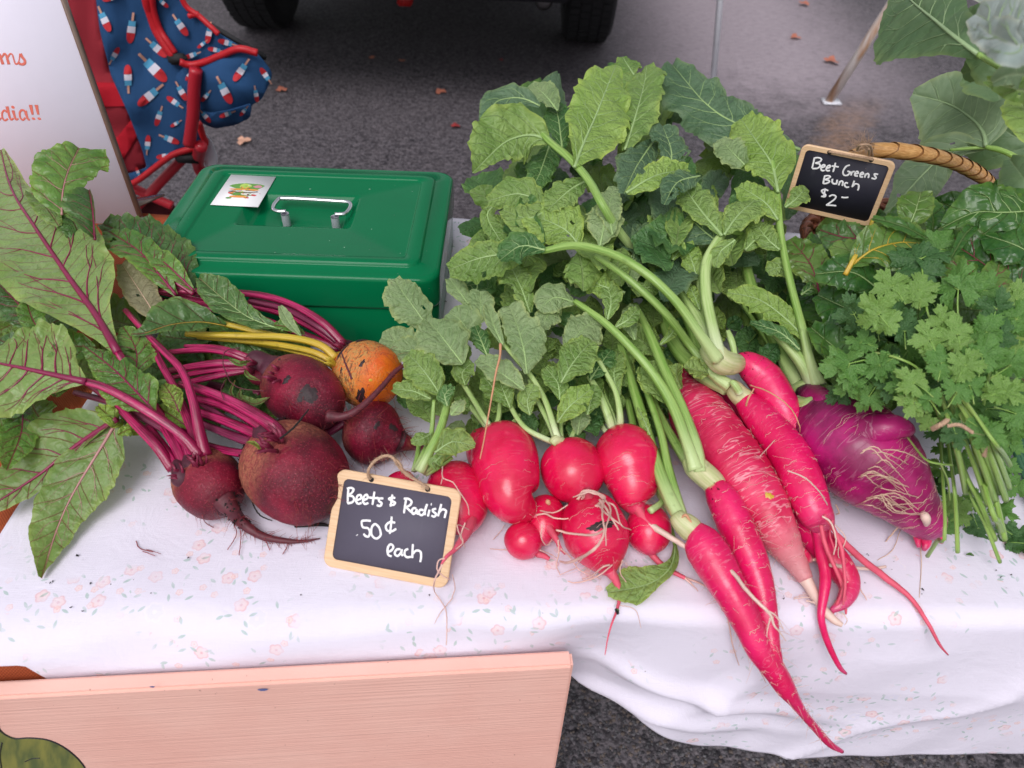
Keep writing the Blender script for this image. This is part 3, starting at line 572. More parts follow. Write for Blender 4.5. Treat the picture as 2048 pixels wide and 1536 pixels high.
# handle: two posts and a folded wire grip
hd_ = empty('handle', (0, 0, 0), '', '') ; 
for k_ in ('label', 'category'): del hd_[k_]
hd_.parent = cb; hd_.location = (0, 0, 0)
bpy.context.view_layer.update()
def lid(a, b, z): return c + X * a + Y * b + Z * z
pa = plane_hit(569, 424, c + Z * 0.006, Z); pc = plane_hit(669, 430, c + Z * 0.006, Z)
for q in (pa, pc):
    mbp = MB(); tube(mbp, [q - Z * 0.0165, q - Z * 0.0005, q, q + Z * 0.0], [0.0043, 0.0043, 0.0039, 0.0032], 16, n=14); mbp.build('post', 'bright_steel', hd_)
gp = [(572, 423), (556, 423), (547, 419), (548, 410), (556, 400), (562, 397), (600, 398), (650, 401), (692, 404), (700, 407), (701, 413), (696, 422), (688, 428), (670, 429)]
pts = [plane_hit(u, v, c + Z * 0.004, Z) for u, v in gp]
mbp = MB(); tube(mbp, pts, [0.0023] * len(pts), 10, n=90); mbp.build('grip', 'chrome', hd_)
sq = [plane_hit(u, v, c + Z * 0.0027, Z) for u, v in ((461, 349), (550, 354), (518, 414), (422, 410))]
cs, Xs, Ys, Zs, sw_, sh_ = frame_of(*sq); mb = MB(); box(mb, cs, (sw_, sh_, 0.0004), X=Xs, Y=Ys, Z=Zs); st = mb.build('sticker', 'sticker', cb)
MATS.update(st_g=plain((0.12, 0.30, 0.05), 0.5), st_lg=plain((0.42, 0.58, 0.10), 0.5), st_r=plain((0.62, 0.03, 0.03), 0.5), st_o=plain((0.85, 0.33, 0.06), 0.5), st_w=plain((0.80, 0.76, 0.70), 0.5), st_k=plain((0.10, 0.09, 0.07), 0.5), st_p=plain((0.60, 0.25, 0.30), 0.5))
mb = MB(); q = 0
def blob(x, y, a, b, mi, seed=0):
    global q
    q += 1; r_ = random.Random(q); V = []
    for j in range(14):
        t = 6.283 * j / 14; k = 1 + r_.uniform(-.14, .14); V.append(cs + Xs * (x + a * k * math.cos(t)) + Ys * (y + b * k * math.sin(t)) + Zs * (0.0003 + q * 0.000012))
    mb.add(V, [tuple(range(14))], mi=mi)
S_ = sw_ * 1.22
blob(0.02 * S_, .13 * S_, .30 * S_, .13 * S_, 0); blob(-.02 * S_, .15 * S_, .10 * S_, .09 * S_, 1); blob(.20 * S_, .15 * S_, .08 * S_, .05 * S_, 6); blob(.02 * S_, .02 * S_, .27 * S_, .035 * S_, 3); blob(.0, -.05 * S_, .26 * S_, .05 * S_, 5); blob(.02 * S_, -.04 * S_, .20 * S_, .024 * S_, 4)
blob(.0, -.15 * S_, .22 * S_, .06 * S_, 0); blob(.08 * S_, -.14 * S_, .10 * S_, .035 * S_, 4); blob(-.2 * S_, -.12 * S_, .05 * S_, .03 * S_, 2); blob(.22 * S_, -.17 * S_, .05 * S_, .025 * S_, 2); blob(-.03 * S_, -.24 * S_, .16 * S_, .04 * S_, 3); blob(-.18 * S_, -.30 * S_, .05 * S_, .03 * S_, 0); blob(.12 * S_, -.27 * S_, .05 * S_, .02 * S_, 2)
for i in range(26): blob(rng.gauss(0, .15) * S_, rng.uniform(-.3, .2) * S_, rng.uniform(.01, .03) * S_, rng.uniform(.008, .02) * S_, rng.randrange(7))
mb.build('sticker_print', ['st_g', 'st_lg', 'st_r', 'st_o', 'st_w', 'st_k', 'st_p'], st)

# ================================================================== chalkboard signs
def chalk_sign(corners, hb, ht, label, board, strokes, sc_, og, rad, holes, thick=0.0028, rim=0.066, group=None):
    (a, b_, c_, d_) = corners
    TL, TR, BR, BL = P(*a, ht), P(*b_, ht), P(*c_, hb), P(*d_, hb)
    o, X, Y, Z, w, h = frame_of(TL, TR, BR, BL)
    e = empty('chalkboard_sign', o - Y * (h / 2), label, 'sign', group)
    fr = w * rim; rc = w * 0.075; k = 8
    mb = MB()
    outer = [rr_loop(0, 0, w - 2 * i, h - 2 * i, rc, z, k) for i, z in ((.0006, -thick), (0, -thick + .0006), (0, -.0006), (.0006, 0))]
    inner = [rr_loop(0, 0, w - 2 * fr, h - 2 * fr, rc * 0.6, z, k) for z in (0, -.0009)]
    loft(mb, [rr_loop(0, 0, w - .0012, h - .0012, rc, -thick, k)] + outer + inner, o, X, Y, Z, cap0=True, cap1=False); f_ = sharpen(mb.build('frame', 'pale_wood', e))
    mb = MB(); loft(mb, [rr_loop(0, 0, w - 2 * fr + .0008, h - 2 * fr + .0008, rc * 0.6, -.0012, k), rr_loop(0, 0, w - 2 * fr + .0008, h - 2 * fr + .0008, rc * 0.6, -.0007, k)], o, X, Y, Z, cap0=True); bd_ = mb.build('board', board, e)
    mb = MB()
    for s in strokes:
        pts = [plane_hit(og[0] + x / sc_, og[1] + y / sc_, o + Z * -.0006, Z) for x, y in s]
        if len(pts) == 1: pts = [pts[0] - X * .0004, pts[0] + X * .0004]
        r = rad * pxm(pts[0]); n = max(5, len(pts) * 6)
        A = catmull([list(p) for p in pts], n); T, B, N = frames(A, ref=Z)
        rr = [r * (1 + 0.16 * mnoise.noise(Vector((i * .7, s[0][0] * .01, s[0][1] * .013)))) for i in range(n)]
        rr[0] *= .75; rr[-1] *= .7
        ns = 8; V = []
        for i in range(n):
            for j in range(ns):
                q = 6.283 * j / ns; sd_ = Z.cross(Vector(T[i])).normalized(); V.append(Vector(A[i]) + sd_ * (rr[i] * math.cos(q)) + Z * (max(-.0001, rr[i] * 0.16 * math.sin(q)) + 0.0001))
        Fc = [(i * ns + j, i * ns + (j + 1) % ns, (i + 1) * ns + (j + 1) % ns, (i + 1) * ns + j) for i in range(n - 1) for j in range(ns)] + [tuple(range(ns)), tuple((n - 1) * ns + j for j in range(ns))]
        mb.add(V, Fc)
    mb.build('lettering', 'chalk', bd_)
    mb = MB()
    for x, y in holes:
        p = plane_hit(og[0] + x / sc_, og[1] + y / sc_, o, Z); V = [p + X * (.0021 * math.cos(t_)) + Y * (.0021 * math.sin(t_)) + Z * .00025 for t_ in np.linspace(0, 6.283, 13)[:-1]]; mb.add(V, [tuple(range(12))])
    mb.build('hole', 'soil', f_)
    return e, o, X, Y, Z, w, h
S1 = [[(292, 390), (286, 465), (284, 545)], [(275, 395), (320, 388), (345, 405), (325, 440), (292, 465), (335, 475), (350, 505), (330, 535), (280, 548)],
      [(378, 515), (420, 495), (418, 462), (385, 470), (370, 520), (390, 550), (428, 542)], [(448, 515), (487, 492), (480, 458), (452, 475), (440, 525), (460, 552), (498, 542)],
      [(558, 425), (548, 495), (538, 562)], [(498, 486), (550, 492), (602, 492)], [(650, 496), (608, 498), (605, 522), (632, 545), (618, 572), (580, 566)],
      [(742, 455), (734, 520), (722, 580)], [(772, 492), (735, 488), (706, 500), (735, 520), (770, 540), (750, 562), (712, 560)],
      [(882, 505), (870, 580), (860, 648)], [(858, 498), (905, 500), (938, 528), (925, 562), (878, 588)], [(885, 588), (925, 625), (965, 655)],
      [(988, 600), (958, 595), (940, 625), (955, 655), (980, 640), (992, 608), (990, 640), (1008, 660)], [(1062, 618), (1028, 612), (1012, 645), (1040, 668), (1068, 640), (1098, 552)], [(1090, 570), (1075, 625), (1075, 668)],
      [(1122, 610), (1105, 682)], [(1140, 556)], [(1190, 600), (1155, 612), (1165, 635), (1190, 655), (1172, 682), (1140, 672)], [(1243, 552), (1225, 620), (1208, 680)], [(1218, 640), (1255, 608), (1290, 622), (1284, 660), (1275, 697)],
      [(378, 868), (382, 874)], [(522, 726), (470, 722), (428, 732), (440, 790), (490, 800), (512, 840), (498, 885), (465, 880), (446, 855)], [(565, 752), (532, 790), (528, 865), (575, 907), (622, 870), (606, 795), (565, 752)],
      [(772, 745), (718, 738), (676, 775), (688, 822), (735, 832), (782, 806)], [(735, 680), (728, 770), (714, 860)],
      [(690, 1048), (735, 1025), (752, 990), (725, 965), (695, 1000), (698, 1070), (735, 1090)], [(825, 1015), (785, 1020), (765, 1060), (795, 1085), (830, 1050), (838, 1018), (835, 1060), (850, 1086)], [(905, 1012), (872, 1030), (868, 1075), (895, 1098), (932, 1092)],
      [(952, 962), (948, 1030), (945, 1108)], [(950, 1065), (985, 1030), (1028, 1040), (1036, 1090), (1026, 1148)]]
sg1 = chalk_sign([(675, 937), (925, 980), (892, 1179), (645, 1131)], 0.004, 0.060, 'chalkboard price tag for beets and radish leaning on the beets', 'chalkboard', S1, 5.12, (640, 900), 2.4, [(527, 302), (1104, 402)])
S2 = [[(605, 355), (588, 435), (568, 512)], [(595, 358), (660, 348), (712, 370), (690, 410), (625, 432), (680, 445), (690, 480), (650, 512), (572, 518)], [(712, 505), (760, 485), (758, 458), (725, 470), (705, 520), (730, 550), (765, 540)], [(790, 515), (842, 495), (838, 466), (802, 485), (785, 530), (810, 552), (845, 542)],
      [(930, 422), (912, 495), (890, 570)], [(868, 478), (920, 482), (978, 492)], [(1152, 460), (1092, 485), (1045, 560), (1060, 615), (1115, 618), (1150, 570), (1110, 555)], [(1178, 560), (1168, 622)], [(1172, 590), (1195, 565), (1225, 562)],
      [(1232, 600), (1278, 588), (1262, 558), (1230, 585), (1230, 625), (1275, 632)], [(1312, 612), (1355, 600), (1342, 572), (1310, 600), (1312, 642), (1352, 645)], [(1392, 592), (1376, 655)], [(1380, 625), (1420, 592), (1440, 615), (1432, 662)], [(1585, 606), (1530, 598), (1535, 630), (1552, 655), (1530, 675), (1480, 662)],
      [(765, 630), (750, 690), (740, 752)], [(755, 632), (815, 625), (848, 642), (820, 665), (770, 685), (820, 695), (835, 718), (800, 740), (742, 752)], [(882, 672), (878, 725), (910, 752), (945, 735), (955, 688), (942, 762)], [(998, 705), (978, 775)], [(985, 742), (1018, 706), (1042, 725), (1032, 782)],
      [(1122, 742), (1085, 735), (1068, 770), (1095, 802), (1140, 800)], [(1218, 698), (1202, 750), (1182, 802)], [(1190, 790), (1235, 752), (1280, 765), (1285, 810), (1270, 852)], [(772, 818), (758, 890), (742, 962)], [(818, 855), (765, 838), (718, 855), (735, 890), (775, 915), (765, 948), (708, 942)],
      [(832, 945), (880, 922), (930, 938), (925, 975), (860, 1030), (782, 1078)], [(785, 1078), (860, 1080), (942, 1088)], [(1018, 955), (1070, 962), (1128, 958)]]
sg2 = chalk_sign([(1611, 292), (1796, 324), (1739, 457), (1563, 411)], 0.150, 0.215, 'chalkboard price tag for beet greens hung on the basket handle', 'chalkboard_dark', S2, 7.68, (1550, 270), 1.75, [(838, 265), (1478, 383)], rim=0.055)

def fuzz(mb, C, cnt, ln, rad):
    for i in range(cnt):
        p = np.array(C[rng.randrange(len(C))]); d = np.array([rng.gauss(0, 1), rng.gauss(0, 1), rng.gauss(0, 1)]); d /= np.linalg.norm(d); e_ = np.array([rng.gauss(0, 1) for _ in range(3)]) * 0.4
        l = rng.uniform(.4, 1) * ln; tube(mb, [p, p + d * l * .5 + e_ * l * .2, p + (d + e_) * l], [rad, rad * .8, rad * .4], 3, n=5)
def twine(mb, pts, r, strands=3, turns=260, fz=60):
    A = catmull([list(p) for p in pts], 90); T, B, N = frames(A); Lc = np.concatenate([[0], np.cumsum(np.linalg.norm(np.diff(A, axis=0), axis=1))])
    for s in range(strands):
        ph = Lc * turns * 4 + s * 6.283 / strands; C = A + (B * np.cos(ph)[:, None] + N * np.sin(ph)[:, None]) * r * 0.55; tube(mb, [tuple(p) for p in C], [r * 0.62] * len(C), 5, n=len(C))
    fuzz(mb, A, fz, 0.006, 0.00012)
e, o, X, Y, Z, w_, h_ = sg1
mb = MB(); hp = lambda u, v, k=0.0: plane_hit(u, v, o + Z * k, Z)
twine(mb, [hp(742, 958, -.001), hp(737, 952, .003), hp(738, 938, .006), hp(750, 922, .008), hp(768, 912, .008), hp(785, 915, .010), hp(797, 932, .010), hp(812, 948, .007), hp(835, 962, .005), hp(853, 974, .003), hp(856, 978, -.001)], 0.00115, fz=150)
twine(mb, [hp(790, 918, .008), hp(800, 928, .012), hp(806, 940, .010), hp(822, 952, .006)], 0.0010, fz=90)
mb.build('twine', 'twine', e)
e, o, X, Y, Z, w_, h_ = sg2
mb = MB(); twine(mb, [hp(1659, 304, -.001), hp(1662, 304, .0018), hp(1690, 309, .0025), hp(1740, 318, .0022), hp(1742, 320, -.001)], 0.0010, fz=8)
mb.build('twine', 'twine', e)

# ================================================================== willow basket
bk = empty('willow_basket', (0.42, 0.80, TZ), 'brown woven willow basket with tan wrapped handle full of greens', 'basket')
hl = [(1655, 345, .170, 11), (1690, 322, .190, 12), (1725, 306, .202, 13), (1765, 300, .210, 13.5), (1810, 303, .213, 14), (1860, 311, .208, 13.5), (1905, 323, .198, 12.5), (1945, 341, .182, 13), (1975, 362, .160, 11), (1990, 385, .130, 10), (1995, 415, .09, 9)]
mb = MB(); HC = pxtube(mb, hl, sides=14, n=90); mb.build('handle', 'willow_dark', bk)
A = catmull([list(P(a[0], a[1], a[2])) + [a[3] * pxm(P(a[0], a[1], a[2]))] for a in hl], 400); T, B, N = frames(A[:, :3])
L = np.concatenate([[0], np.cumsum(np.linalg.norm(np.diff(A[:, :3], axis=0), axis=1))])
# flat splint wound round the handle: one overlapping turn after another, each its own band
k = 0; turns = 20
for k in range(turns):
    V = []; m = 26; wd = L[-1] / turns
    for i in range(m + 1):
        a = 2 * math.pi * i / m; s = L[-1] * (k + 0.5) / turns + wd * 1.0 * (i / m - 0.5) + wd * .55 * math.cos(a)
        for q in (0.0, 0.5, 1.0):
            sq_ = np.clip(s + (q - 0.5) * wd * 0.93, 0, L[-1]); ii = int(np.searchsorted(L, sq_)); ii = min(max(ii, 0), 399)
            rr = A[ii, 3] * (1.04 + 0.16 * (1 - q) * (1 if q < 1 else 0)); V.append(A[ii, :3] + rr * (math.cos(a) * B[ii] + math.sin(a) * N[ii]))
    Fc = [(i * 3 + q, i * 3 + q + 1, (i + 1) * 3 + q + 1, (i + 1) * 3 + q) for i in range(m) for q in (0, 1)]
    mb = MB(); mb.add(V, Fc, [(j * 0.01 + k, (j % 3) * .1) for j in range(len(V))]); mb.build('wrap', 'willow', bk)
mb = MB(); kn = [plane_hit(1726 + rng.gauss(0, 8), 294 + rng.gauss(0, 5), P(1730, 300, .215), -fw) for _ in range(14)]
twine(mb, [P(1737, 318, .20), P(1738, 300, .232), P(1730, 290, .234), P(1715, 300, .228), P(1722, 290, .24), P(1740, 292, .236), P(1745, 312, .21)], 0.0011, fz=30); fuzz(mb, [list(q) for q in kn], 260, 0.012, 0.00016); 
tw = mb.build('twine_knot', 'twine', sg2[0])
# walls: rows of rods woven in and out of uprights
cx, cy, ra, rb, nr, hh = 0.470, 0.735, 0.150, 0.085, 9, 0.070
nu = 40
for r_ in range(nr):
    z = TZ + 0.008 + hh * r_ / nr; fl = 0.80 + 0.20 * r_ / nr
    pts = []
    for i in range(nu * 3 + 1):
        a = 2 * math.pi * i / (nu * 3); wv = 0.0035 * math.cos(nu / 2 * a * 1.0 + (r_ % 2) * math.pi) ; pts.append((cx + (ra * fl + wv) * math.cos(a), cy + (rb * fl + wv) * math.sin(a), z + rng.uniform(-.0008, .0008)))
    mb = MB(); tube(mb, pts, [0.0030] * len(pts), 6, n=len(pts)); mb.build('woven_rod', 'willow_brown', bk)
for i in range(nu):
    a = 2 * math.pi * i / nu; mb = MB(); tube(mb, [(cx + ra * f_ * math.cos(a), cy + rb * f_ * math.sin(a), TZ + 0.004 + (hh + .004) * (f_ - .8) / .2) for f_ in (.8, .9, 1.0)], [0.0030] * 3, 6); mb.build('upright_rod', 'willow_brown', bk)
for q in range(2):
    pts = [(cx + (ra + .001) * math.cos(a) + .003 * math.cos(a * 20 + q * 3.14), cy + (rb + .001) * math.sin(a) + .003 * math.sin(a * 20 + q * 3.14), TZ + hh + .006 + .003 * math.sin(a * 20 + q * 3.14)) for a in np.linspace(0, 6.283, 161)]
    mb = MB(); tube(mb, pts, [.0042] * 161, 6, n=161); mb.build('rim', 'willow_brown', bk)
mb = MB(); loft(mb, [[(ra * .79 * math.cos(a), rb * .79 * math.sin(a), 0.004 + z) for a in np.linspace(0, 6.283, 41)[:-1]] for z in (0, .004)], (cx, cy, TZ), (1, 0, 0), (0, 1, 0), (0, 0, 1), cap0=True); mb.build('base', 'willow_brown', bk)

# ================================================================== poster in a clear upright holder
PYv = 0.835
po = empty('poster_stand', (-0.6, PYv, TZ), 'white poster with red script and a blue dot in a clear holder', 'poster')
tr_ = PY(118, -12, PYv); br_ = PY(288, 462, PYv); br_.z = TZ + 0.001
Yp = Vector((0, 0, 1)); Xp = Vector((1, 0, 0)); hgt = 0.46; wdt = 0.46; rx = (PY(200, 218, PYv).x)
oc_ = Vector((rx - wdt / 2, PYv, TZ + 0.003 + hgt / 2))
lean = (tr_.x - br_.x) / (tr_.z - br_.z)
Yp = Vector((lean, 0, 1)).normalized(); Xp = Vector((1, 0, -lean)).normalized(); Zp = Vector((0, -1, 0))
mid_ = (tr_ + br_) / 2; oc_ = Vector((mid_.x, PYv, TZ)) - Xp * (wdt / 2); oc_.z = TZ + hgt / 2 + 0.012
# the holder leans back like an easel; its right edge runs through two points of that plane
Zp = Vector((0, -math.cos(R(17)), math.sin(R(17)))); bo_ = PY(286, 455, PYv); bo_.z = TZ
e1_, e2_ = plane_hit(122, 0, bo_, Zp), plane_hit(262, 395, bo_, Zp); Yp = (e1_ - e2_).normalized(); Xp = Yp.cross(Zp).normalized()
kk = (e2_.z - (TZ + .004)) / Yp.z; br2 = e2_ - Yp * kk; oc_ = br2 - Xp * (wdt / 2) + Yp * (hgt / 2)
mb = MB(); box(mb, oc_, (wdt, hgt, 0.0022), X=Xp, Y=Yp, Z=Zp); pp_ = mb.build('poster', 'poster', po)
mb = MB(); box(mb, oc_ + Xp * (wdt / 2 + .0022) - Zp * .002, (0.0042, hgt, 0.008), X=Xp, Y=Yp, Z=Zp, bev=.0006); box(mb, oc_ - Xp * (wdt / 2 + .0022) - Zp * .002, (0.0042, hgt, 0.008), X=Xp, Y=Yp, Z=Zp, bev=.0006); box(mb, oc_ - Yp * (hgt / 2 + .0022) - Zp * .002, (wdt + .0086, 0.0042, 0.008), X=Xp, Y=Yp, Z=Zp, bev=.0006); mb.build('holder_edge', 'acrylic_edge', po)
mb = MB(); box(mb, oc_ - Yp * (hgt / 2 - .012) - Zp * 0.045, (wdt, 0.003, 0.085), X=Xp, Y=Yp, Z=Zp, bev=.0006); mb.build('foot', 'acrylic_edge', po)
G = 6.98
def pst(s, r0_, r1_=None):
    pts = [plane_hit(x / G, 60 + y / G, oc_ + Zp * .0013, Zp) for x, y in s]; n = max(6, len(pts) * 7); A = catmull([list(p) for p in pts], n); T, B, N = frames(A, ref=Zp); r1_ = r1_ or r0_
    V = []; k = pxm(pts[0]) / G * 1.3
    for i in range(n):
        sd_ = Zp.cross(Vector(T[i])).normalized(); f_ = i / (n - 1); r = k * (r0_ + (r1_ - r0_) * f_)
        for j in range(8): q = 6.283 * j / 8; V.append(Vector(A[i]) + sd_ * (r * math.cos(q)) + Zp * (.00015 * math.sin(q)))
    mbt.add(V, [(i * 8 + j, i * 8 + (j + 1) % 8, (i + 1) * 8 + (j + 1) % 8, (i + 1) * 8 + j) for i in range(n - 1) for j in range(8)] + [tuple(range(8)), tuple((n - 1) * 8 + j for j in range(8))])
def pdot(x, y, a, b_, ang=.4):
    p = plane_hit(x / G, 60 + y / G, oc_ + Zp * .0014, Zp); k = pxm(p) / G; mbt.add([p + Xp * k * (a * math.cos(q) * math.cos(ang) + b_ * math.sin(q) * math.sin(ang)) + Yp * k * (b_ * math.sin(q) * math.cos(ang) - a * math.cos(q) * math.sin(ang)) for q in np.linspace(0, 6.283, 17)[:-1]], [tuple(range(16))])
mbt = MB()
def ltr():
    global mbt
    mbt.build('letter', 'poster_red', pp_); mbt = MB()
pst([(-55, 385), (-25, 335), (-2, 350), (14, 400), (42, 480)], 12, 17); pst([(25, 385), (58, 335), (85, 348), (103, 405), (124, 480)], 9, 17); pst([(108, 385), (140, 335), (172, 345), (192, 405), (215, 470), (245, 470), (268, 440)], 9, 9); ltr()
pst([(262, 445), (270, 395), (277, 328)], 6, 7); pst([(285, 328), (305, 370), (345, 425), (345, 465), (310, 480), (272, 470), (262, 440)], 17, 12); ltr()
pst([(-10, 1262), (18, 1225)], 8); pst([(98, 1150), (62, 1122), (30, 1160), (35, 1225), (68, 1262), (110, 1240)], 10, 10); pst([(97, 1066), (118, 1150), (138, 1225), (160, 1252), (190, 1230)], 18, 9); ltr()
pst([(182, 1122), (205, 1205), (225, 1250), (258, 1238)], 17, 9); pdot(180, 1078, 25, 20); ltr(); pst([(350, 1130), (305, 1118), (275, 1160), (285, 1225), (318, 1256), (355, 1225)], 11, 10); pst([(352, 1125), (370, 1190), (392, 1245), (418, 1252)], 18, 10); ltr()
pst([(425, 1045), (440, 1110), (456, 1182)], 20, 12); pdot(468, 1238, 25, 17); ltr(); pst([(506, 1045), (520, 1110), (536, 1182)], 20, 12); pdot(548, 1238, 25, 17); ltr()
mbt = MB(); p = plane_hit(25, 368, oc_ + Zp * .0014, Zp); k = pxm(p); mbt.add([p + Xp * k * 24 * math.cos(q) + Yp * k * 27 * math.sin(q) for q in np.linspace(0, 6.283, 33)[:-1]], [tuple(range(32))]); mbt.build('blue_dot', 'poster_blue', pp_)

# ================================================================== folding camp chair behind the poster
YC = 1.42
ch = empty('camp_chair', (-0.75, YC, 0), 'folding camp chair in blue popsicle print fabric with red mesh and piping', 'chair')
def fold_y(u, v): return YC + 0.020 * mnoise.noise(Vector((u * .012, v * .012, 1))) + 0.008 * mnoise.noise(Vector((u * .03, v * .02, 9)))
def panel(name, poly, mat, dy=0.0, fy=fold_y, th=0.002):
    return sheet(poly, lambda u, v: PY(u, v, fy(u, v) + dy), 16, name, mat, ch, thick=th, uvf=lambda a, b: (a / 640, b / 640))
panel('mesh_panel', rounded_poly([(90, -60), (185, -60), (200, 60), (222, 150), (258, 230), (285, 300), (294, 335), (262, 345), (232, 350), (150, 200)], 8), 'red_mesh', 0.012)
panel('mesh_band', [(176, 164), (243, 166), (250, 180), (268, 212), (190, 214)], 'red_band', 0.008)
panel('mesh_band', [(222, 290), (262, 240), (282, 262), (234, 338)], 'red_band', 0.009)
panel('seat_fabric', rounded_poly([(185, -60), (298, -60), (302, 40), (325, 75), (345, 108), (372, 130), (378, 200), (384, 235), (400, 240), (412, 290), (350, 310), (310, 342), (256, 372), (244, 352), (294, 335), (285, 300), (258, 230), (222, 150), (200, 60)], 6), 'blue_fabric', 0.0)
panel('seat_fabric', rounded_poly([(300, -60), (350, -60), (360, 0), (395, 25), (436, 66), (480, 92), (512, 108), (430, 122), (372, 130), (345, 108), (318, 60)], 6), 'blue_fabric', 0.004)
pk = lambda u, v: YC - 0.05 * math.exp(-((u - 460) / 70) ** 2 - ((v - 175) / 70) ** 2) + 0.012 * mnoise.noise(Vector((u * .03, v * .03, 4)))
panel('cup_pocket', rounded_poly([(370, 132), (420, 126), (470, 106), (512, 104), (535, 130), (545, 148), (540, 165), (522, 200), (503, 208), (498, 236), (470, 250), (430, 256), (404, 244), (380, 215), (352, 190), (352, 150)], 9, 3), 'blue_fabric', -0.006, pk)
panel('cup_pocket_base', rounded_poly([(385, 212), (420, 226), (460, 220), (504, 206), (500, 236), (470, 249), (430, 257), (404, 246)], 8, 3), 'blue_fabric', -0.016, pk)
def pipe(pts, r, dy=-.006):
    mb = MB(); tube(mb, [PY(u, v, fold_y(u, v) + dy) for u, v in pts], [r] * len(pts), 8, n=len(pts) * 8, jit=.03); mb.build('piping', 'red_piping', ch)
pipe([(288, -40), (292, 0), (300, 25), (312, 60), (330, 90), (345, 112)], .008); pipe([(306, -40), (305, 10), (318, 55), (336, 85), (350, 106)], .006)
pipe([(352, -30), (372, 12), (398, 32), (420, 52), (437, 68)], .005); pipe([(398, 28), (385, 30), (378, 32)], .005); pipe([(360, 124), (380, 130), (410, 124), (440, 112), (478, 98), (515, 106)], .0065, -.03)
pipe([(398, 245), (405, 270), (410, 288), (380, 298), (345, 310), (310, 335), (280, 358), (254, 373)], .0065)
for nm, pts, r in (('frame_tube', [(392, 138), (388, 180), (386, 230), (378, 290)], .0115), ('frame_tube', [(365, 318), (330, 355), (295, 392), (262, 425)], .0105), ('frame_tube', [(258, 372), (300, 392), (345, 412)], .010), ('frame_tube', [(402, 292), (396, 330), (420, 372)], .012)):
    mb = MB(); tube(mb, [PY(u, v, YC + (.03 if v > 300 else -.045)) for u, v in pts], [r] * len(pts), 10, n=24); mb.build(nm, 'red_tube', ch)
mb = MB(); box(mb, PY(378, 312, YC + .005), (.05, .03, .022), bev=.004); mb.build('joint', 'rubber', ch); mb = MB(); box(mb, PY(355, 118, YC - .012), (.035, .014, .02), bev=.004); mb.build('joint', 'rubber', ch); mb = MB(); box(mb, PY(470, 80, YC + .01), (.12, .006, .012), Y=(0, 1, 0), X=(.86, 0, -.5), Z=(.5, 0, .86), bev=.002); mb.build('strap', 'rubber', ch)
panel('lower_bag', rounded_poly([(262, 392), (345, 400), (360, 440), (330, 520), (250, 500)], 6), 'maroon_fabric', 0.05)
panel('leg_sleeve', rounded_poly([(408, 262), (425, 285), (436, 318), (428, 345), (410, 330), (404, 300)], 6), 'white_paint', 0.03)
# printed popsicles
def pop(u, v, ang, ln, fy=None, dy=-.0030, part=(0, 1)):
    mb = MB(); fy = fy or fold_y; a = R(ang); ca, sa = math.cos(a), math.sin(a); wd = ln * .135
    def q(x, y): U = u + ca * x - sa * y; W = v + sa * x + ca * y; return PY(U, W, fy(U, W) + dy)
    def seg(xa, xb, wa, wb, mi, dz=0, k=4):
        V = []; 
        for i in range(k + 1):
            f_ = i / k; x = xa + (xb - xa) * f_; y = wa + (wb - wa) * f_; V += [q(x, -y), q(x, y)]
        mb.add(V, [(2 * i, 2 * i + 1, 2 * i + 3, 2 * i + 2) for i in range(k)], mi=mi)
    h = ln / 2
    seg(-h, -h + ln * .27, wd * .28, wd * .28, 3); seg(-h + ln * .27, -h + ln * .45, wd * .85, wd * .9, 2); seg(-h + ln * .45, -h + ln * .66, wd * .95, wd, 1)
    x0_ = -h + ln * .66; V = [q(x0_, 0)] + [q(x0_ + ln * .34 * math.cos(t) ** .8 if abs(t) < 1.57 else x0_, wd * math.sin(t)) for t in np.linspace(-1.57, 1.57, 11)]; mb.add(V, [(0, i, i + 1) for i in range(1, 11)], mi=0)
    mb.build('popsicle_print', ['pop_red', 'pop_white', 'pop_blue', 'pop_stick'], ch, smooth=False)
for u, v, a, l in ((208, 38, 65, 56), (263, 56, 97, 62), (228, -8, 160, 50), (312, 95, 42, 56), (228, 112, -60, 40), (305, 135, 45, 78), (256, 158, -92, 58), (301, 190, 140, 66), (350, 205, 215, 40), (318, 232, 108, 42), (352, 247, 150, 26), (338, 278, 22, 44), (295, 290, -85, 40), (330, 312, 170, 36), (375, 262, 85, 36), (360, 50, 55, 52), (418, 65, 100, 44), (455, 86, 195, 40), (405, 88, 140, 26), (432, 100, 190, 34), (385, 110, 160, 36), (268, -30, 80, 50), (325, 5, 40, 30), (276, 345, 250, 24)): pop(u, v, a, l)
for u, v, a, l in ((483, 140, 125, 54), (448, 180, 62, 62), (532, 152, 235, 40), (512, 188, 80, 34), (362, 182, 60, 44), (412, 192, 130, 30), (378, 150, 120, 26)): pop(u, v, a, l, pk, -.0100)
for u, v, a, l in ((410, 232, 50, 34), (455, 228, 160, 34), (488, 222, 130, 26)): pop(u, v, a, l, pk, -.0200)

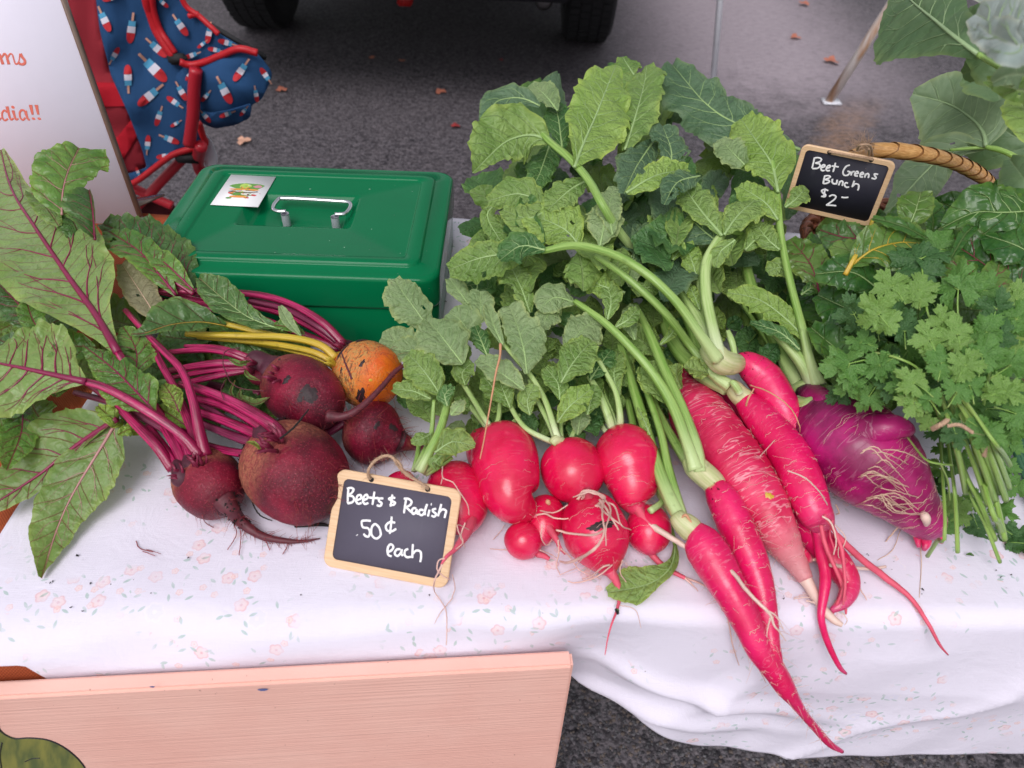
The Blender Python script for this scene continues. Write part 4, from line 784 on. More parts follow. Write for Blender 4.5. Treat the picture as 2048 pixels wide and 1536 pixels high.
# ================================================================== parked pickup beyond
yt = 3.93; xl, xr = -1.275, 0.28
tk = empty('parked_truck', (-0.5, yt, 0), 'dark underside and rear wheels of a truck parked behind the stall', 'truck')
def wheel(x, y):
    wv = Vector((x, y, 0.375)); mb = MB(); prof = [(-.11, .24), (-.118, .30), (-.112, .35), (-.09, .370), (-.05, .375), (0, .376), (.05, .375), (.09, .370), (.112, .35), (.118, .30), (.11, .24)]
    ns = 40; V = []; Fc = []
    for i in range(ns):
        a = 6.283185 * i / ns
        for dx, r in prof: V.append((wv.x + dx, wv.y + r * math.cos(a), wv.z + r * math.sin(a)))
    m = len(prof)
    for i in range(ns):
        k = (i + 1) % ns
        for j in range(m - 1): Fc.append((i * m + j, i * m + j + 1, k * m + j + 1, k * m + j))
    mb.add(V, Fc); t_ = mb.build('tyre', 'rubber', tk)
    mb = MB()
    for i in range(60):
        a = 6.283 * i / 60
        for dx in (-.072, -.024, .024, .072):
            c_ = wv + Vector((dx, .377 * math.cos(a + dx), .377 * math.sin(a + dx))); box(mb, c_, (.042, .030, .006), Y=(0, -math.sin(a + dx), math.cos(a + dx)), Z=(0, math.cos(a + dx), math.sin(a + dx)))
    stuff(mb.build('tread_block', 'rubber', t_, smooth=False))
    mb = MB(); tube(mb, [wv + Vector((-.10, 0, 0)), wv + Vector((.10, 0, 0))], [.235, .235], 30, n=4); mb.build('rim', 'steel', tk)
for x in (xl, xr):
    for y in (yt, yt + 3.3): wheel(x, y)
mb = MB()
prof = [(-1.0, .50), (-1.02, 1.02), (-.98, 1.08), (.55, 1.10), (.75, 1.65), (2.2, 1.70), (2.9, 1.15), (4.1, 1.05), (4.25, .55)]
cxk = (xl + xr) / 2; V = []
for sx, k in ((-1, .97), (-1, 1), (1, 1), (1, .97)):
    hw_ = 0.96 * k
    for (y, z) in prof: V.append((cxk + sx * (hw_ - (0.13 if z > 1.3 else 0)) * (1 if k == 1 else .995), yt + y, z + (0.02 if k < 1 else 0)))
m = len(prof); Fc = [(a * m + j, a * m + j + 1, (a + 1) * m + j + 1, (a + 1) * m + j) for a in range(3) for j in range(m - 1)] + [tuple(range(m))[::-1], tuple(3 * m + j for j in range(m))]
mb.add(V, Fc); mb.build('body', 'car_paint', tk, smooth=False)
mb = MB(); box(mb, (cxk, yt + 1.6, .46), (1.30, 5.1, .12), bev=.01); box(mb, (cxk, yt + 1.6, .55), (1.9, 5.15, .04)); mb.build('chassis', 'car_under', tk)
mb = MB(); box(mb, (cxk, yt - 1.06, .56), (1.86, .14, .18), bev=.03); mb.build('bumper', 'steel', tk)
mb = MB(); box(mb, (cxk, yt - 1.026, .80), (1.5, .02, .42), bev=.008); mb.build('tailgate', 'car_paint', tk)
for x in (cxk - .86, cxk + .86): mb = MB(); box(mb, (x, yt - 1.03, .86), (.14, .03, .34), bev=.008); mb.build('tail_lamp', 'red_lamp', tk)
mb = MB(); box(mb, (cxk, yt + .64, 1.38), (1.4, .02, .36), Z=(0, .34, .94), Y=(0, .94, -.34)); mb.build('rear_window', 'glass_dark', tk)
mb = MB(); tube(mb, [(xl, yt, .37), (cxk - .2, yt, .35), (cxk - .12, yt, .35), (cxk, yt, .35), (cxk + .12, yt, .35), (cxk + .2, yt, .35), (xr, yt, .37)], [.04, .045, .10, .13, .10, .045, .04], 14, n=30); mb.build('axle', 'car_under', tk)
ex = PD(1088, 3, 3.15); mb = MB(); tube(mb, [ex + Vector((0, .0, 0)), ex + Vector((0, .25, .0)), ex + Vector((0, 1.2, .03))], [.036, .036, .034], 18, cap=False); tube(mb, [ex + Vector((0, .004, 0)), ex + Vector((0, .2, 0))], [.031, .031], 18, cap=True); mb.build('exhaust_pipe', 'steel', tk)
hp_ = PD(812, -8, 3.1); mb = MB(); box(mb, hp_, (.06, .12, .05), bev=.006); mb.build('tow_hitch', 'red_lamp', tk)

# ================================================================== canopy leg, rusty strut, fallen leaves
pb_ = PG(1424, 190); pt_ = PY(1440, 0, pb_.y); dirp = (pt_ - pb_)
cp = empty('canopy_leg', pb_, 'thin white canopy leg rising beyond the greens beside the truck', 'pole')
mb = MB(); tube(mb, [pb_, pb_ + dirp * 4.5], [.0125, .0125], 14, n=4); mb.build('pole', 'white_paint', cp); mb = MB(); box(mb, pb_ + Vector((0, 0, .004)), (.09, .09, .008), bev=.002); mb.build('foot_plate', 'white_paint', cp)
rb_ = PG(1656, 206); rt_ = PY(1792, -6, rb_.y - 0.10)
rs = empty('rusty_strut', rb_, 'leaning white metal strut streaked with rust, its flat foot on the asphalt', 'strut')
mb = MB(); tube(mb, [rb_, rb_ + (rt_ - rb_) * 2.2], [.019, .019], 14, n=4); mb.build('pole', 'rust_paint', rs); mb = MB(); box(mb, rb_ + Vector((0.012, 0, .006)), (.075, .055, .010), bev=.002); mb.build('foot_plate', 'white_paint', rs)
def fallen(u, v, s, mat, label, seed):
    r_ = random.Random(seed); c_ = PG(u, v, .006); mb = MB(); k = s * pxm(c_); V = [c_ + Vector((0, 0, .004))]; m = 12; ph_ = r_.uniform(0, 6)
    for j in range(m):
        a = 6.283 * j / m; rr = k * (1 + .35 * math.cos(a * 3 + ph_) + r_.uniform(-.15, .15)); V.append(c_ + Vector((rr * math.cos(a), rr * math.sin(a) * 1.2, r_.uniform(0, k * .5))))
    mb.add(V, [(0, 1 + j, 1 + (j + 1) % m) for j in range(m)]); o = mb.build('fallen_leaf', mat); return tag(o, label, 'leaf', 'fallen leaves on the asphalt')
FL = [(487, 283, 12, 'dry_leaf_pale', 'pale peach fallen leaf on asphalt just above the cash box'), (562, 180, 10, 'dry_leaf', 'faint orange leaf on asphalt beside the chair pocket'), (880, 184, 9, 'dry_leaf', 'small orange leaf mid asphalt under the truck shadow'), (911, 252, 8, 'dry_leaf_red', 'dark red leaf on asphalt left of the greens'), (975, 364, 10, 'dry_leaf', 'bright orange leaf peeping out at the left side of the greens'),
      (745, 116, 6, 'dry_leaf', 'tiny orange leaf deep in the truck shadow, left one'), (804, 122, 6, 'dry_leaf', 'tiny orange leaf deep in the truck shadow, right one'), (987, 252, 7, 'dry_leaf', 'orange leaf half hidden by the drooping greens'), (1590, 74, 9, 'dry_leaf', 'pinkish leaf on asphalt between white leg and rusty strut'), (1662, 122, 13, 'dry_leaf', 'larger pinkish leaf on asphalt close to the rusty strut'), (1608, 8, 9, 'dry_leaf', 'pinkish leaf on asphalt at the very top edge'), (1002, 120, 5, 'dry_leaf_red', 'tiny dark red leaf on asphalt above the greens')]
for i, f_ in enumerate(FL): fallen(f_[0], f_[1], f_[2], f_[3], f_[4], i)
# ================================================================== vegetable builders
def leaf(parent, mid, wr, wl, mat, name='leaf', fold=0.18, curl=-0.15, ruf=0.16, rfreq=5.0, lob=0.06, teeth=0.03, tooth_n=26, sweep=0.10, tilt=0.0, sp=0.011, rib=0.0, ribmat='rad_vein', nv=0, NS=None, NTt=None, seed=None, pucker=1.0, facing=0.55, vr=0.0009, twist=None):
    """leaf blade: mid = (u, v, h) from base to tip; wr / wl = half widths (photo pixels) right / left of the way to the tip"""
    r_ = random.Random(seed if seed is not None else rng.randrange(10 ** 6))
    C0 = [list(P(*a)) for a in mid]; Lm = sum((Vector(C0[i + 1]) - Vector(C0[i])).length for i in range(len(C0) - 1))
    mx = max(max(wr), max(wl)) * pxm(Vector(C0[len(C0) // 2]))
    NS = NS or int(min(84, max(18, Lm / 0.0018))); NH = NTt or int(min(20, max(5, mx / 0.0024)))
    C = catmull(C0, NS); s = np.linspace(0, 1, NS); L = np.concatenate([[0], np.cumsum(np.linalg.norm(np.diff(C, axis=0), axis=1))])
    T = np.gradient(C, axis=0); T /= np.linalg.norm(T, axis=1)[:, None]
    cam_ = np.array(CAM); Vc = cam_ - C; Vc /= np.linalg.norm(Vc, axis=1)[:, None]
    N0 = Vc * facing + np.array((0, 0, 1.0)) * (1 - facing); B0 = np.cross(T, N0); B0 /= np.linalg.norm(B0, axis=1)[:, None]; N1 = np.cross(B0, T)
    if twist is None: twist = R(r_.uniform(-26, 26))
    ta = tilt + twist * (s - 0.35); B = B0 * np.cos(ta)[:, None] + N1 * np.sin(ta)[:, None]; N = np.cross(B, T)
    def prof(wl_):
        a = np.asarray(wl_, float); x = np.linspace(0, 1, len(a)); k = catmull(np.stack([x, a, a * 0], 1), 60); return np.interp(s, k[:, 0], np.maximum(k[:, 1], 0))
    dp = np.array([pxm(Vector(c)) for c in C]); t = np.concatenate([np.linspace(-1, 0, NH + 1), np.linspace(0, 1, NH + 1)[1:]]); side = np.where(t < 0, 0, 1)
    W = np.stack([prof(wl), prof(wr)], 1)
    ph = [r_.uniform(0, 6.28) for _ in range(12)]
    out = []
    for q in (0, 1):
        f = 1.0 + 0 * s
        for kk in range(5):
            fr = r_.uniform(1.2, 3.0) * (1 + kk * .8); f = f + lob * r_.uniform(.25, .75) / (1 + kk * .25) * np.sin(s * fr * 6.28 + r_.uniform(0, 6.28))
        tp = s * tooth_n + 1.5 * np.sin(s * 9 + ph[q]); f = f + teeth * (0.5 + 0.5 * np.sin(s * 17 + ph[q + 2])) * (1.6 * (tp % 1) - 0.8) + teeth * .5 * np.sin(tp * 2.7)
        out.append(W[:, q] * f)
    W = np.stack(out, 1) * dp[:, None]
    bv = (B * Vc).sum(1); W = W / np.maximum(0.5, np.sqrt(np.maximum(0, 1 - bv * bv)) * math.cos(abs(fold) * .6))[:, None]
    w = W[:, side] * 1.0; at = np.abs(t)[None, :]; y = w * t[None, :]; x = L[:, None] + 0 * y
    S = s[:, None] + 0 * y
    Wn = max(W.max(), 1e-5)
    ruff = ruf * Wn * at ** 1.7 * (np.sin(S * rfreq * 5.3 + 1.4 * np.sin(S * 7 + ph[3]) + np.where(t < 0, ph[5], ph[6])[None, :] + at * 1.3) * .6 + .3 * np.sin(S * rfreq * 13.1 + ph[7] + at * 2) + .25 * np.sin(S * rfreq * 21 + np.where(t < 0, ph[9], ph[10])[None, :])) * np.clip(w / Wn * 1.6, 0, 1)
    # veins in uv space
    xd = x + 0.0012 * np.sin(y / 0.006 + ph[8]) + 0.001 * np.sin(x / 0.009 + ph[9]); U = xd / sp; Vv = y / sp
    q = U - np.abs(Vv) ** 0.85 * 0.85 + np.where(Vv > 0, .45, 0); d = np.abs(q % 1 - 0.5)
    pk = pucker * 0.0013 * (1 - np.exp(-(d * sp / 0.0022))) * np.clip(np.abs(y) / 0.004, 0, 1)
    big = 0.17 * Wn * np.sin(x / (Wn * 1.1 + .004) + ph[10]) * np.sin(y / (Wn * .8 + .004) + ph[11])
    Pn = C[:, None, :] + B[:, None, :] * (y * math.cos(fold * .8))[:, :, None] + N[:, None, :] * (np.abs(y) * fold + curl * y * y / Wn + ruff + pk + big * at)[:, :, None] + T[:, None, :] * (sweep * np.abs(y))[:, :, None]
    nt_ = len(t); mb = MB()
    Fc = [(i * nt_ + j, i * nt_ + j + 1, (i + 1) * nt_ + j + 1, (i + 1) * nt_ + j) for i in range(NS - 1) for j in range(nt_ - 1)]
    if r_.random() < .38 and NS > 20:      # small insect holes and nibbled edges
        for _ in range(r_.randint(1, 4)):
            hi, hj = r_.uniform(.15, .92) * NS, r_.choice((r_.uniform(.08, .4), r_.uniform(.6, .92), r_.choice((0.0, 1.0)))) * nt_; ra_, rb_ = r_.uniform(.7, 1.9), r_.uniform(.6, 1.5)
            Fc = [f for f in Fc if ((f[0] // nt_ - hi) / ra_) ** 2 + ((f[0] % nt_ - hj) / rb_) ** 2 > 1]
    mb.add(Pn.reshape(-1, 3), Fc, np.stack([U, Vv], -1).reshape(-1, 2), SN=np.abs(t)[None, :].repeat(NS, 0).ravel()); o = mb.build(name, mat, parent)
    def surf(ss, tt):
        i = np.clip(ss, 0, 1) * (NS - 1); j = (np.clip(tt, -1, 1) + 1) / 2 * (nt_ - 1); i0 = int(min(i, NS - 2)); j0 = int(min(j, nt_ - 2)); a, b = i - i0, j - j0
        p = (Pn[i0, j0] * (1 - a) + Pn[i0 + 1, j0] * a) * (1 - b) + (Pn[i0, j0 + 1] * (1 - a) + Pn[i0 + 1, j0 + 1] * a) * b
        return p + N[i0] * 0.0003
    if rib or nv:
        mb = MB()
        if rib:
            r0_ = rib * dp[0]; pts = [Pn[i, NH] + N[i] * r0_ * 0.25 * (1 - i / NS) for i in np.linspace(0, NS - 1, 8).astype(int)]
            tube(mb, pts, [r0_ * max(.12, (1 - .88 * (i / 7) ** .8)) for i in range(8)], 8, n=26, rib=.07, ribn=4, flat=.8)
        for k in range(nv):
            for q, sd in enumerate((-1, 1)):
                s0 = 0.05 + 0.80 * (k + (0.35 if sd > 0 else 0) + r_.uniform(-.12, .12)) / nv
                rr = vr * (1 - .5 * s0); a_ = r_.uniform(.14, .20); ph_ = r_.uniform(0, 6)
                path = lambda u: (min(.985, s0 + a_ * u ** 1.25 + .008 * math.sin(u * 7 + ph_)), sd * .86 * u)
                pts = [surf(*path(u)) for u in np.linspace(0, 1, 7)]; tube(mb, pts, [rr * (1 - .85 * i / 6) for i in range(7)], 6, n=16, flat=.7)
                ub = r_.uniform(.38, .6); b0 = path(ub); sg = 1 if r_.random() < .75 else -1
                pts = [surf(min(.985, max(0, b0[0] + sg * .07 * u + a_ * .5 * u)), b0[1] + sd * .30 * u * (1 if sg > 0 else 1.2)) for u in np.linspace(0, 1, 5)]; tube(mb, pts, [rr * .5 * (1 - .75 * i / 4) for i in range(5)], 5, n=9, flat=.7)
        mb.build('midrib', ribmat, o)
    return o

def stalk(parent, pp, mat, name='stalk', rib=0.09, ribn=5, sides=14, n=None, flat=0.85):
    mb = MB(); pxtube(mb, pp, sides=sides, n=n or max(20, len(pp) * 8), rib=rib, ribn=ribn, flat=flat); return mb.build(name, mat, parent)

def root_body(parent, pts, mat, name='root', sides=40, n=70, bump=0.012, rings=0.0, seed=0, ringf=260.0, sq=1.0, lump=0.03):
    """pts: (u, v, h, r px) down the axis; a lumpy body of rings"""
    Q = [P(a[0], a[1], a[2]) for a in pts]; A = np.array([list(q) + [a[3] * pxm(q)] for q, a in zip(Q, pts)])
    S = catmull(A, n); C = S[:, :3]; r = np.maximum(S[:, 3], 0.0002); T, B, N = frames(C); Ln = np.concatenate([[0], np.cumsum(np.linalg.norm(np.diff(C, axis=0), axis=1))])
    V = []; UV = []; SN = []; rm = r.max()
    for i in range(n):
        for j in range(sides):
            a = 6.283185 * j / sides; d = B[i] * math.cos(a) + N[i] * math.sin(a) * sq; p = C[i] + d * r[i]
            k = 1 + lump * mnoise.noise(Vector(p) * (0.8 / rm) + Vector((seed * 3.7, 0, 0))) + bump * mnoise.noise(Vector(p) * 160 + Vector((seed, 0, 0)))
            if rings: k += rings * mnoise.noise(Vector((Ln[i] * ringf, math.cos(a) * 1.2 + seed, math.sin(a) * 1.2)))
            V.append(C[i] + d * r[i] * k); UV.append((Ln[i], a / 6.283185)); SN.append(i / (n - 1))
    Fc = [(i * sides + j, i * sides + (j + 1) % sides, (i + 1) * sides + (j + 1) % sides, (i + 1) * sides + j) for i in range(n - 1) for j in range(sides)] + [tuple(range(sides))[::-1], tuple((n - 1) * sides + j for j in range(sides))]
    mb = MB(); mb.add(V, Fc, UV, SN=SN); o = mb.build(name, mat, parent)
    return o, C, r, B, N, Ln
def ball(cr, tl, Rr, hc=None, lift=0.0, prof=None, h0=None, h1=None):
    """axis points of a round root from crown px to tail px with top radius Rr px"""
    prof = prof or [(0, .22), (.05, .50), (.13, .76), (.25, .93), (.40, 1.0), (.56, .97), (.70, .86), (.83, .64), (.93, .36), (1, .15)]
    cu, cv = (cr[0] + tl[0]) / 2, (cr[1] + tl[1]) / 2; h = Rr * pxm(P(cu, cv, .03)) + lift
    h0 = h if h0 is None else h0; h1 = h if h1 is None else h1; out = []
    for s, k in prof:
        hh = (h0 * (1 - 2 * s) + h * 2 * s) if s < .5 else (h * (2 - 2 * s) + h1 * (2 * s - 1)); out.append((cr[0] + (tl[0] - cr[0]) * s, cr[1] + (tl[1] - cr[1]) * s, hh, Rr * k))
    return out
def strand(mb, pp, n=None, sides=5, wob=1.2, mi=0):
    """one fine root through photo points (u, v, h, r px), slightly wavy"""
    q = [(a[0] + rng.uniform(-wob, wob) * .6, a[1] + rng.uniform(-wob, wob) * .6, a[2], a[3]) for a in pp]
    k = catmull(q, max(8, len(q) * 5)); k[1:-1, :2] += np.array([[rng.uniform(-wob, wob) * .35, rng.uniform(-wob, wob) * .35] for _ in range(len(k) - 2)])
    pxtube(mb, [tuple(a) for a in k], sides=sides, n=n or len(k) * 2)
def hairs(parent, data, cnt, ln, rad, mat, s0=0.3, s1=1.0, droop=0.6, name='root_hair', along=0.3, ring=False):
    _, C, r, B, N, Ln = data; n = len(C); mb = MB()
    for i in range(cnt):
        k = int((s0 + (s1 - s0) * rng.random()) * (n - 1)); a = rng.uniform(-1.2, 4.3); d = B[k] * math.cos(a) + N[k] * math.sin(a); p = C[k] + d * r[k] * .97; l = ln * rng.uniform(.3, 1.0)
        if ring:
            a1 = a + rng.choice((-1, 1)) * rng.uniform(.3, .9); pts = []
            for q in np.linspace(0, 1, 6):
                aa = a + (a1 - a) * q; kk = int(np.clip(k + q * rng.uniform(-1, 2), 0, n - 1)); pts.append(C[kk] + (B[kk] * math.cos(aa) + N[kk] * math.sin(aa)) * r[kk] * 1.012)
            tube(mb, pts, [rad * (1 - .6 * j / 5) for j in range(6)], 4, n=12)
        else:
            ax = C[min(n - 1, k + 1)] - C[max(0, k - 1)]; ax = ax / (np.linalg.norm(ax) + 1e-9); jit = np.array([rng.gauss(0, .5) for _ in range(3)])
            e1 = p + (d * .5 + ax * along + jit * .4) * l * .5; e2 = p + (d * .7 + ax * along * 2 + jit + np.array((0, 0, -droop))) * l; fl = TZ + .0035 if p[1] > 0.325 else -9; e1[2] = max(e1[2], fl); e2[2] = max(e2[2], fl)
            tube(mb, [p, e1, e2], [rad, rad * .7, rad * .3], 4, n=8)
    return stuff(mb.build(name, mat, parent))
def dirt(parent, data, cnt, s0, s1, sz=0.0012, mat='soil'):
    _, C, r, B, N, Ln = data; n = len(C); mb = MB()
    for i in range(cnt):
        k = int((s0 + (s1 - s0) * rng.random()) * (n - 1)); a = rng.uniform(-.6, 3.8); d = B[k] * math.cos(a) + N[k] * math.sin(a); p = C[k] + d * r[k]; z = sz * rng.uniform(.4, 1.2)
        V = [p + np.array([rng.uniform(-1, 1) for _ in range(3)]) * z for _ in range(5)]; mb.add(V, [(0, 1, 2), (0, 2, 3), (0, 3, 4), (1, 2, 4), (2, 3, 4), (0, 1, 4)])
    return stuff(mb.build('soil', mat, parent))
def fill(parent, poly, cnt, size, hr, mats, dirv=(0, -1), spread=60, **k):
    """smaller leaves lying in the depth of the pile, inside a region"""
    xs = [a for a, b in poly]; ys = [b for a, b in poly]; c = 0; g = 0
    while c < cnt and g < cnt * 60:
        g += 1; u, v = rng.uniform(min(xs), max(xs)), rng.uniform(min(ys), max(ys)); ins = False; j = len(poly) - 1
        for i in range(len(poly)):
            (xi, yi), (xj, yj) = poly[i], poly[j]
            if (yi > v) != (yj > v) and u < (xj - xi) * (v - yi) / (yj - yi) + xi: ins = not ins
            j = i
        if not ins: continue
        c += 1; s = size * rng.uniform(.6, 1.25); a = math.atan2(dirv[1], dirv[0]) + R(rng.uniform(-spread, spread)); ca, sa = math.cos(a), math.sin(a); h = rng.uniform(*hr); dh = rng.uniform(-.012, .012)
        b = rng.uniform(-.25, .25); w_ = s * rng.uniform(.30, .46)
        leaf(parent, [(u - ca * s / 2, v - sa * s / 2, h), (u + sa * s * b * .5, v - ca * s * b * .5, h + dh * .5), (u + ca * s / 2, v + sa * s / 2, h + dh)], [w_ * .15, w_ * .75, w_, w_ * .85, w_ * .1], [w_ * .15, w_ * .8, w_, w_ * .8, w_ * .1], rng.choice(mats),
             tilt=R(rng.uniform(-38, 38)), fold=rng.uniform(-.2, .45), curl=rng.uniform(-.5, .2), ruf=rng.uniform(.12, .25), lob=.09, NS=18, NTt=6, **k)
# ================================================================== beets
def stalkb(par, pp, mat, **k): return stalk(par, [(a[0], a[1], a[2], a[3] * .84) for a in pp], mat, **k)
BS, BD = 'beet_stalk', 'beet_stalk_dark'
def beet(label, at): return empty('beet', P(*at, 0), label, 'beet', 'beets on the cloth')
def frill(par, u, v, h, ang, rpx, cnt, ln, mat='bud_scale', spread=38):
    """ragged bud scales and leaf-stalk stubs round the crown; ang = where the stalks go in the picture"""
    for i in range(cnt):
        a = R(ang + rng.uniform(-spread, spread)); o_ = rng.uniform(-1, 1); pu, pv = u - math.sin(a) * rpx * o_, v - math.cos(a) * rpx * o_; l = ln * rng.uniform(.5, 1.1); hh = h + rng.uniform(-.006, .012); w_ = rng.uniform(2.2, 4.6)
        stalk(par, [(pu - math.cos(a) * 8, pv + math.sin(a) * 8, hh - .006, w_ * 1.4), (pu + math.cos(a) * l * .4, pv - math.sin(a) * l * .4, hh + .003, w_), (pu + math.cos(a + .2) * l, pv - math.sin(a + .2) * l, hh + rng.uniform(0, .008), w_ * .25)], mat, name='bud_scale', sides=7, n=9, rib=.05)
# --- front-left beet with the long leaves
b1 = beet('frontmost beet with a long bristly tail root lying toward the price tag', (415, 975))
d1 = root_body(b1, ball((392, 925), (452, 1018), 65, prof=[(0, .30), (.06, .62), (.14, .84), (.27, .98), (.42, 1.04), (.58, 1.0), (.74, .88), (.86, .68), (.94, .42), (1, .26)]), 'beet_root', seed=1)
for a in ((402, 922, 26), (362, 946, 20), (384, 930, 24)):
    root_body(b1, [(a[0] - 8, a[1] - 22, .045, a[2] * .45), (a[0] - 3, a[1] - 8, .045, a[2] * .75), (a[0] + 3, a[1] + 10, .042, a[2] * 1.1), (a[0] + 8, a[1] + 22, .036, a[2] * .6)], 'beet_neck', name='crown', sides=18, n=18, seed=a[0])
t1 = root_body(b1, [(447, 1000, .030, 26), (462, 1018, .026, 17), (476, 1036, .016, 13), (500, 1058, .009, 10), (530, 1074, .007, 7.5), (565, 1081, .006, 6), (600, 1083, .005, 3.5), (640, 1077, .005, 1.2)], 'tail_dark', name='taproot', sides=14, n=50, bump=.06)
hairs(b1, t1, 110, .008, .00022, 'hair_red', .05, .95, .3); hairs(b1, d1, 22, .010, .00022, 'hair_red', .70, 1.0, .8); dirt(b1, t1, 60, 0, .35, .0018); dirt(b1, d1, 60, .02, .14, .0016)
mb = MB()
for pp in ([(405, 1010), (412, 985), (430, 975), (445, 985), (448, 1000)], [(470, 1050), (472, 1070), (455, 1100)], [(478, 1050), (482, 1075), (478, 1110)], [(404, 1030), (412, 1045), (427, 1055)], [(575, 1083), (573, 1095), (565, 1108)], [(530, 1078), (540, 1100)]): strand(mb, [(u, v, .03 if v < 1040 else .005, .9) for u, v in pp])
stuff(mb.build('root_hair', 'hair_red', b1))
for pp, m in (([(411, 912, .052, 15), (400, 870, .062, 13), (385, 800, .078, 10), (363, 742, .088, 9), (325, 700, .092, 8), (290, 665, .09, 7), (250, 620, .085, 6)], BS), ([(404, 915, .050, 12), (380, 850, .058, 11), (350, 780, .07, 9), (318, 720, .080, 8), (300, 680, .086, 7)], BS),
              ([(400, 912, .054, 13), (360, 868, .066, 11), (290, 820, .080, 11), (215, 778, .090, 10), (170, 763, .093, 9)], BS), ([(345, 940, .040, 12), (315, 895, .052, 12), (272, 850, .060, 11), (225, 803, .066, 9), (180, 770, .060, 8)], BS), ([(398, 920, .046, 10), (340, 868, .050, 9), (280, 832, .056, 9), (225, 806, .060, 8), (150, 785, .05, 7)], BD),
              ([(372, 935, .044, 13), (352, 890, .050, 14), (325, 845, .052, 12), (300, 800, .052, 9)], BS), ([(358, 940, .042, 11), (330, 898, .046, 10), (295, 850, .05, 8)], BS), ([(385, 930, .046, 12), (376, 900, .050, 12), (365, 860, .052, 10)], BS), ([(402, 918, .04, 9), (385, 870, .045, 8), (360, 825, .05, 7)], BD)):
    stalkb(b1, pp, m)
# the big pale underside at far left
leaf(b1, [(236, 706, .095), (204, 650, .098), (173, 600, .100), (133, 549, .103), (104, 505, .105), (58, 436, .108), (20, 372, .11), (2, 300, .11)], [3, 28, 82, 98, 88, 62, 34, 22, 6], [3, 46, 96, 104, 96, 92, 80, 50, 8], 'beet_under', twist=0, rib=8.0, ribmat='beet_vein', nv=7, vr=.0011, ruf=.10, lob=.035, fold=-.05, curl=.05, sweep=.05, teeth=.015, sp=.016, tilt=R(5), pucker=.5)
stalkb(b1, [(395, 920, .048, 10), (340, 850, .058, 9), (290, 788, .072, 9), (258, 740, .086, 9), (236, 705, .095, 8.5)], BS)
# mid-left pale underside
leaf(b1, [(172, 764, .094), (140, 757, .096), (90, 746, .098), (40, 735, .1), (0, 727, .1), (-60, 712, .1)], [5, 44, 100, 110, 98, 66, 8], [5, 28, 78, 108, 92, 56, 8], 'beet_under', twist=0, rib=7.5, ribmat='beet_vein', nv=6, vr=.0011, ruf=.10, lob=.04, fold=-.04, curl=.05, sweep=.05, teeth=.015, sp=.016, pucker=.5)
leaf(b1, [(312, 826, .075), (275, 786, .084), (240, 750, .090), (203, 718, .094), (165, 690, .098)], [4, 42, 34, 30, 22, 3], [6, 44, 52, 38, 22, 3], 'beet_top', rib=3.2, ribmat='beet_vein', nv=5, vr=.0005, ruf=.12, lob=.07, fold=.10, sp=.010, seed=4)
leaf(b1, [(270, 754, .078), (274, 712, .085), (264, 680, .088), (246, 654, .09)], [4, 34, 32, 22, 4], [4, 30, 42, 26, 4], 'beet_top', rib=1.5, ribmat='beet_vein', nv=4, vr=.0004, ruf=.12, seed=5, sp=.010)
leaf(b1, [(358, 824, .07), (346, 796, .078), (328, 768, .08)], [3, 19, 20, 4], [3, 20, 19, 4], 'beet_bright', rib=1.4, ribmat='beet_vein', nv=3, vr=.0003, ruf=.12, sp=.008)
leaf(b1, [(380, 858, .055), (345, 832, .062), (312, 815, .064)], [3, 18, 18, 4], [3, 16, 18, 4], 'beet_bright', ruf=.3, rfreq=8, rib=1.2, ribmat='beet_vein'); leaf(b1, [(340, 800, .060), (325, 782, .062), (305, 790, .06)], [3, 22, 22, 4], [3, 22, 22, 4], 'beet_top', ruf=.2, rib=1.2, ribmat='beet_vein')
leaf(b1, [(235, 838, .062), (190, 866, .052), (140, 900, .040), (80, 948, .030), (0, 1000, .024), (-50, 1030, .02)], [8, 55, 78, 84, 70, 40, 8], [3, 10, 18, 24, 28, 20, 6], 'beet_olive', rib=7, ribmat='beet_vein', nv=5, vr=.0008, ruf=.06, lob=.05, fold=0, curl=0, sp=.018, seed=11)
leaf(b1, [(236, 836, .060), (206, 890, .045), (165, 955, .030), (130, 1020, .018), (105, 1085, .008), (84, 1157, .004)], [4, 46, 58, 52, 32, 4], [4, 50, 60, 42, 30, 3], 'beet_olive', rib=4, ribmat='beet_vein_pink', nv=6, vr=.0004, ruf=.07, lob=.05, rfreq=7, fold=.12, curl=-.1, sp=.016, seed=12, tilt=R(-6))
leaf(b1, [(248, 846, .052), (225, 836, .064), (196, 812, .066)], [4, 16, 18, 4], [4, 16, 16, 4], 'beet_bright', ruf=.4, rfreq=9, lob=.12); leaf(b1, [(290, 868, .046), (262, 858, .055), (236, 870, .055)], [3, 12, 12, 3], [3, 12, 14, 3], 'beet_bright', ruf=.4, rfreq=9)
leaf(b1, [(46, 812, .05), (42, 868, .050), (14, 940, .048)], [6, 30, 36, 30, 6], [8, 24, 30, 26, 6], 'beet_top', rib=2, ribmat='beet_vein', nv=4, vr=.0004, ruf=.1); leaf(b1, [(-30, 830, .060), (10, 800, .066), (40, 772, .07)], [8, 36, 40, 20], [8, 36, 36, 14], 'beet_dark', ruf=.12)
leaf(b1, [(-20, 900, .046), (8, 870, .048), (30, 840, .05)], [8, 36, 40, 8], [8, 36, 36, 8], 'beet_top', ruf=.1)
leaf(b1, [(78, 668, .085), (40, 612, .09), (-10, 560, .092)], [6, 40, 44, 30], [6, 40, 44, 30], 'beet_dark', rib=2.5, ribmat='beet_vein', nv=4, vr=.0005, ruf=.14); leaf(b1, [(90, 672, .09), (66, 640, .094), (50, 592, .094)], [4, 24, 22, 6], [4, 22, 22, 6], 'beet_top', ruf=.2, rib=1.2, ribmat='beet_vein')
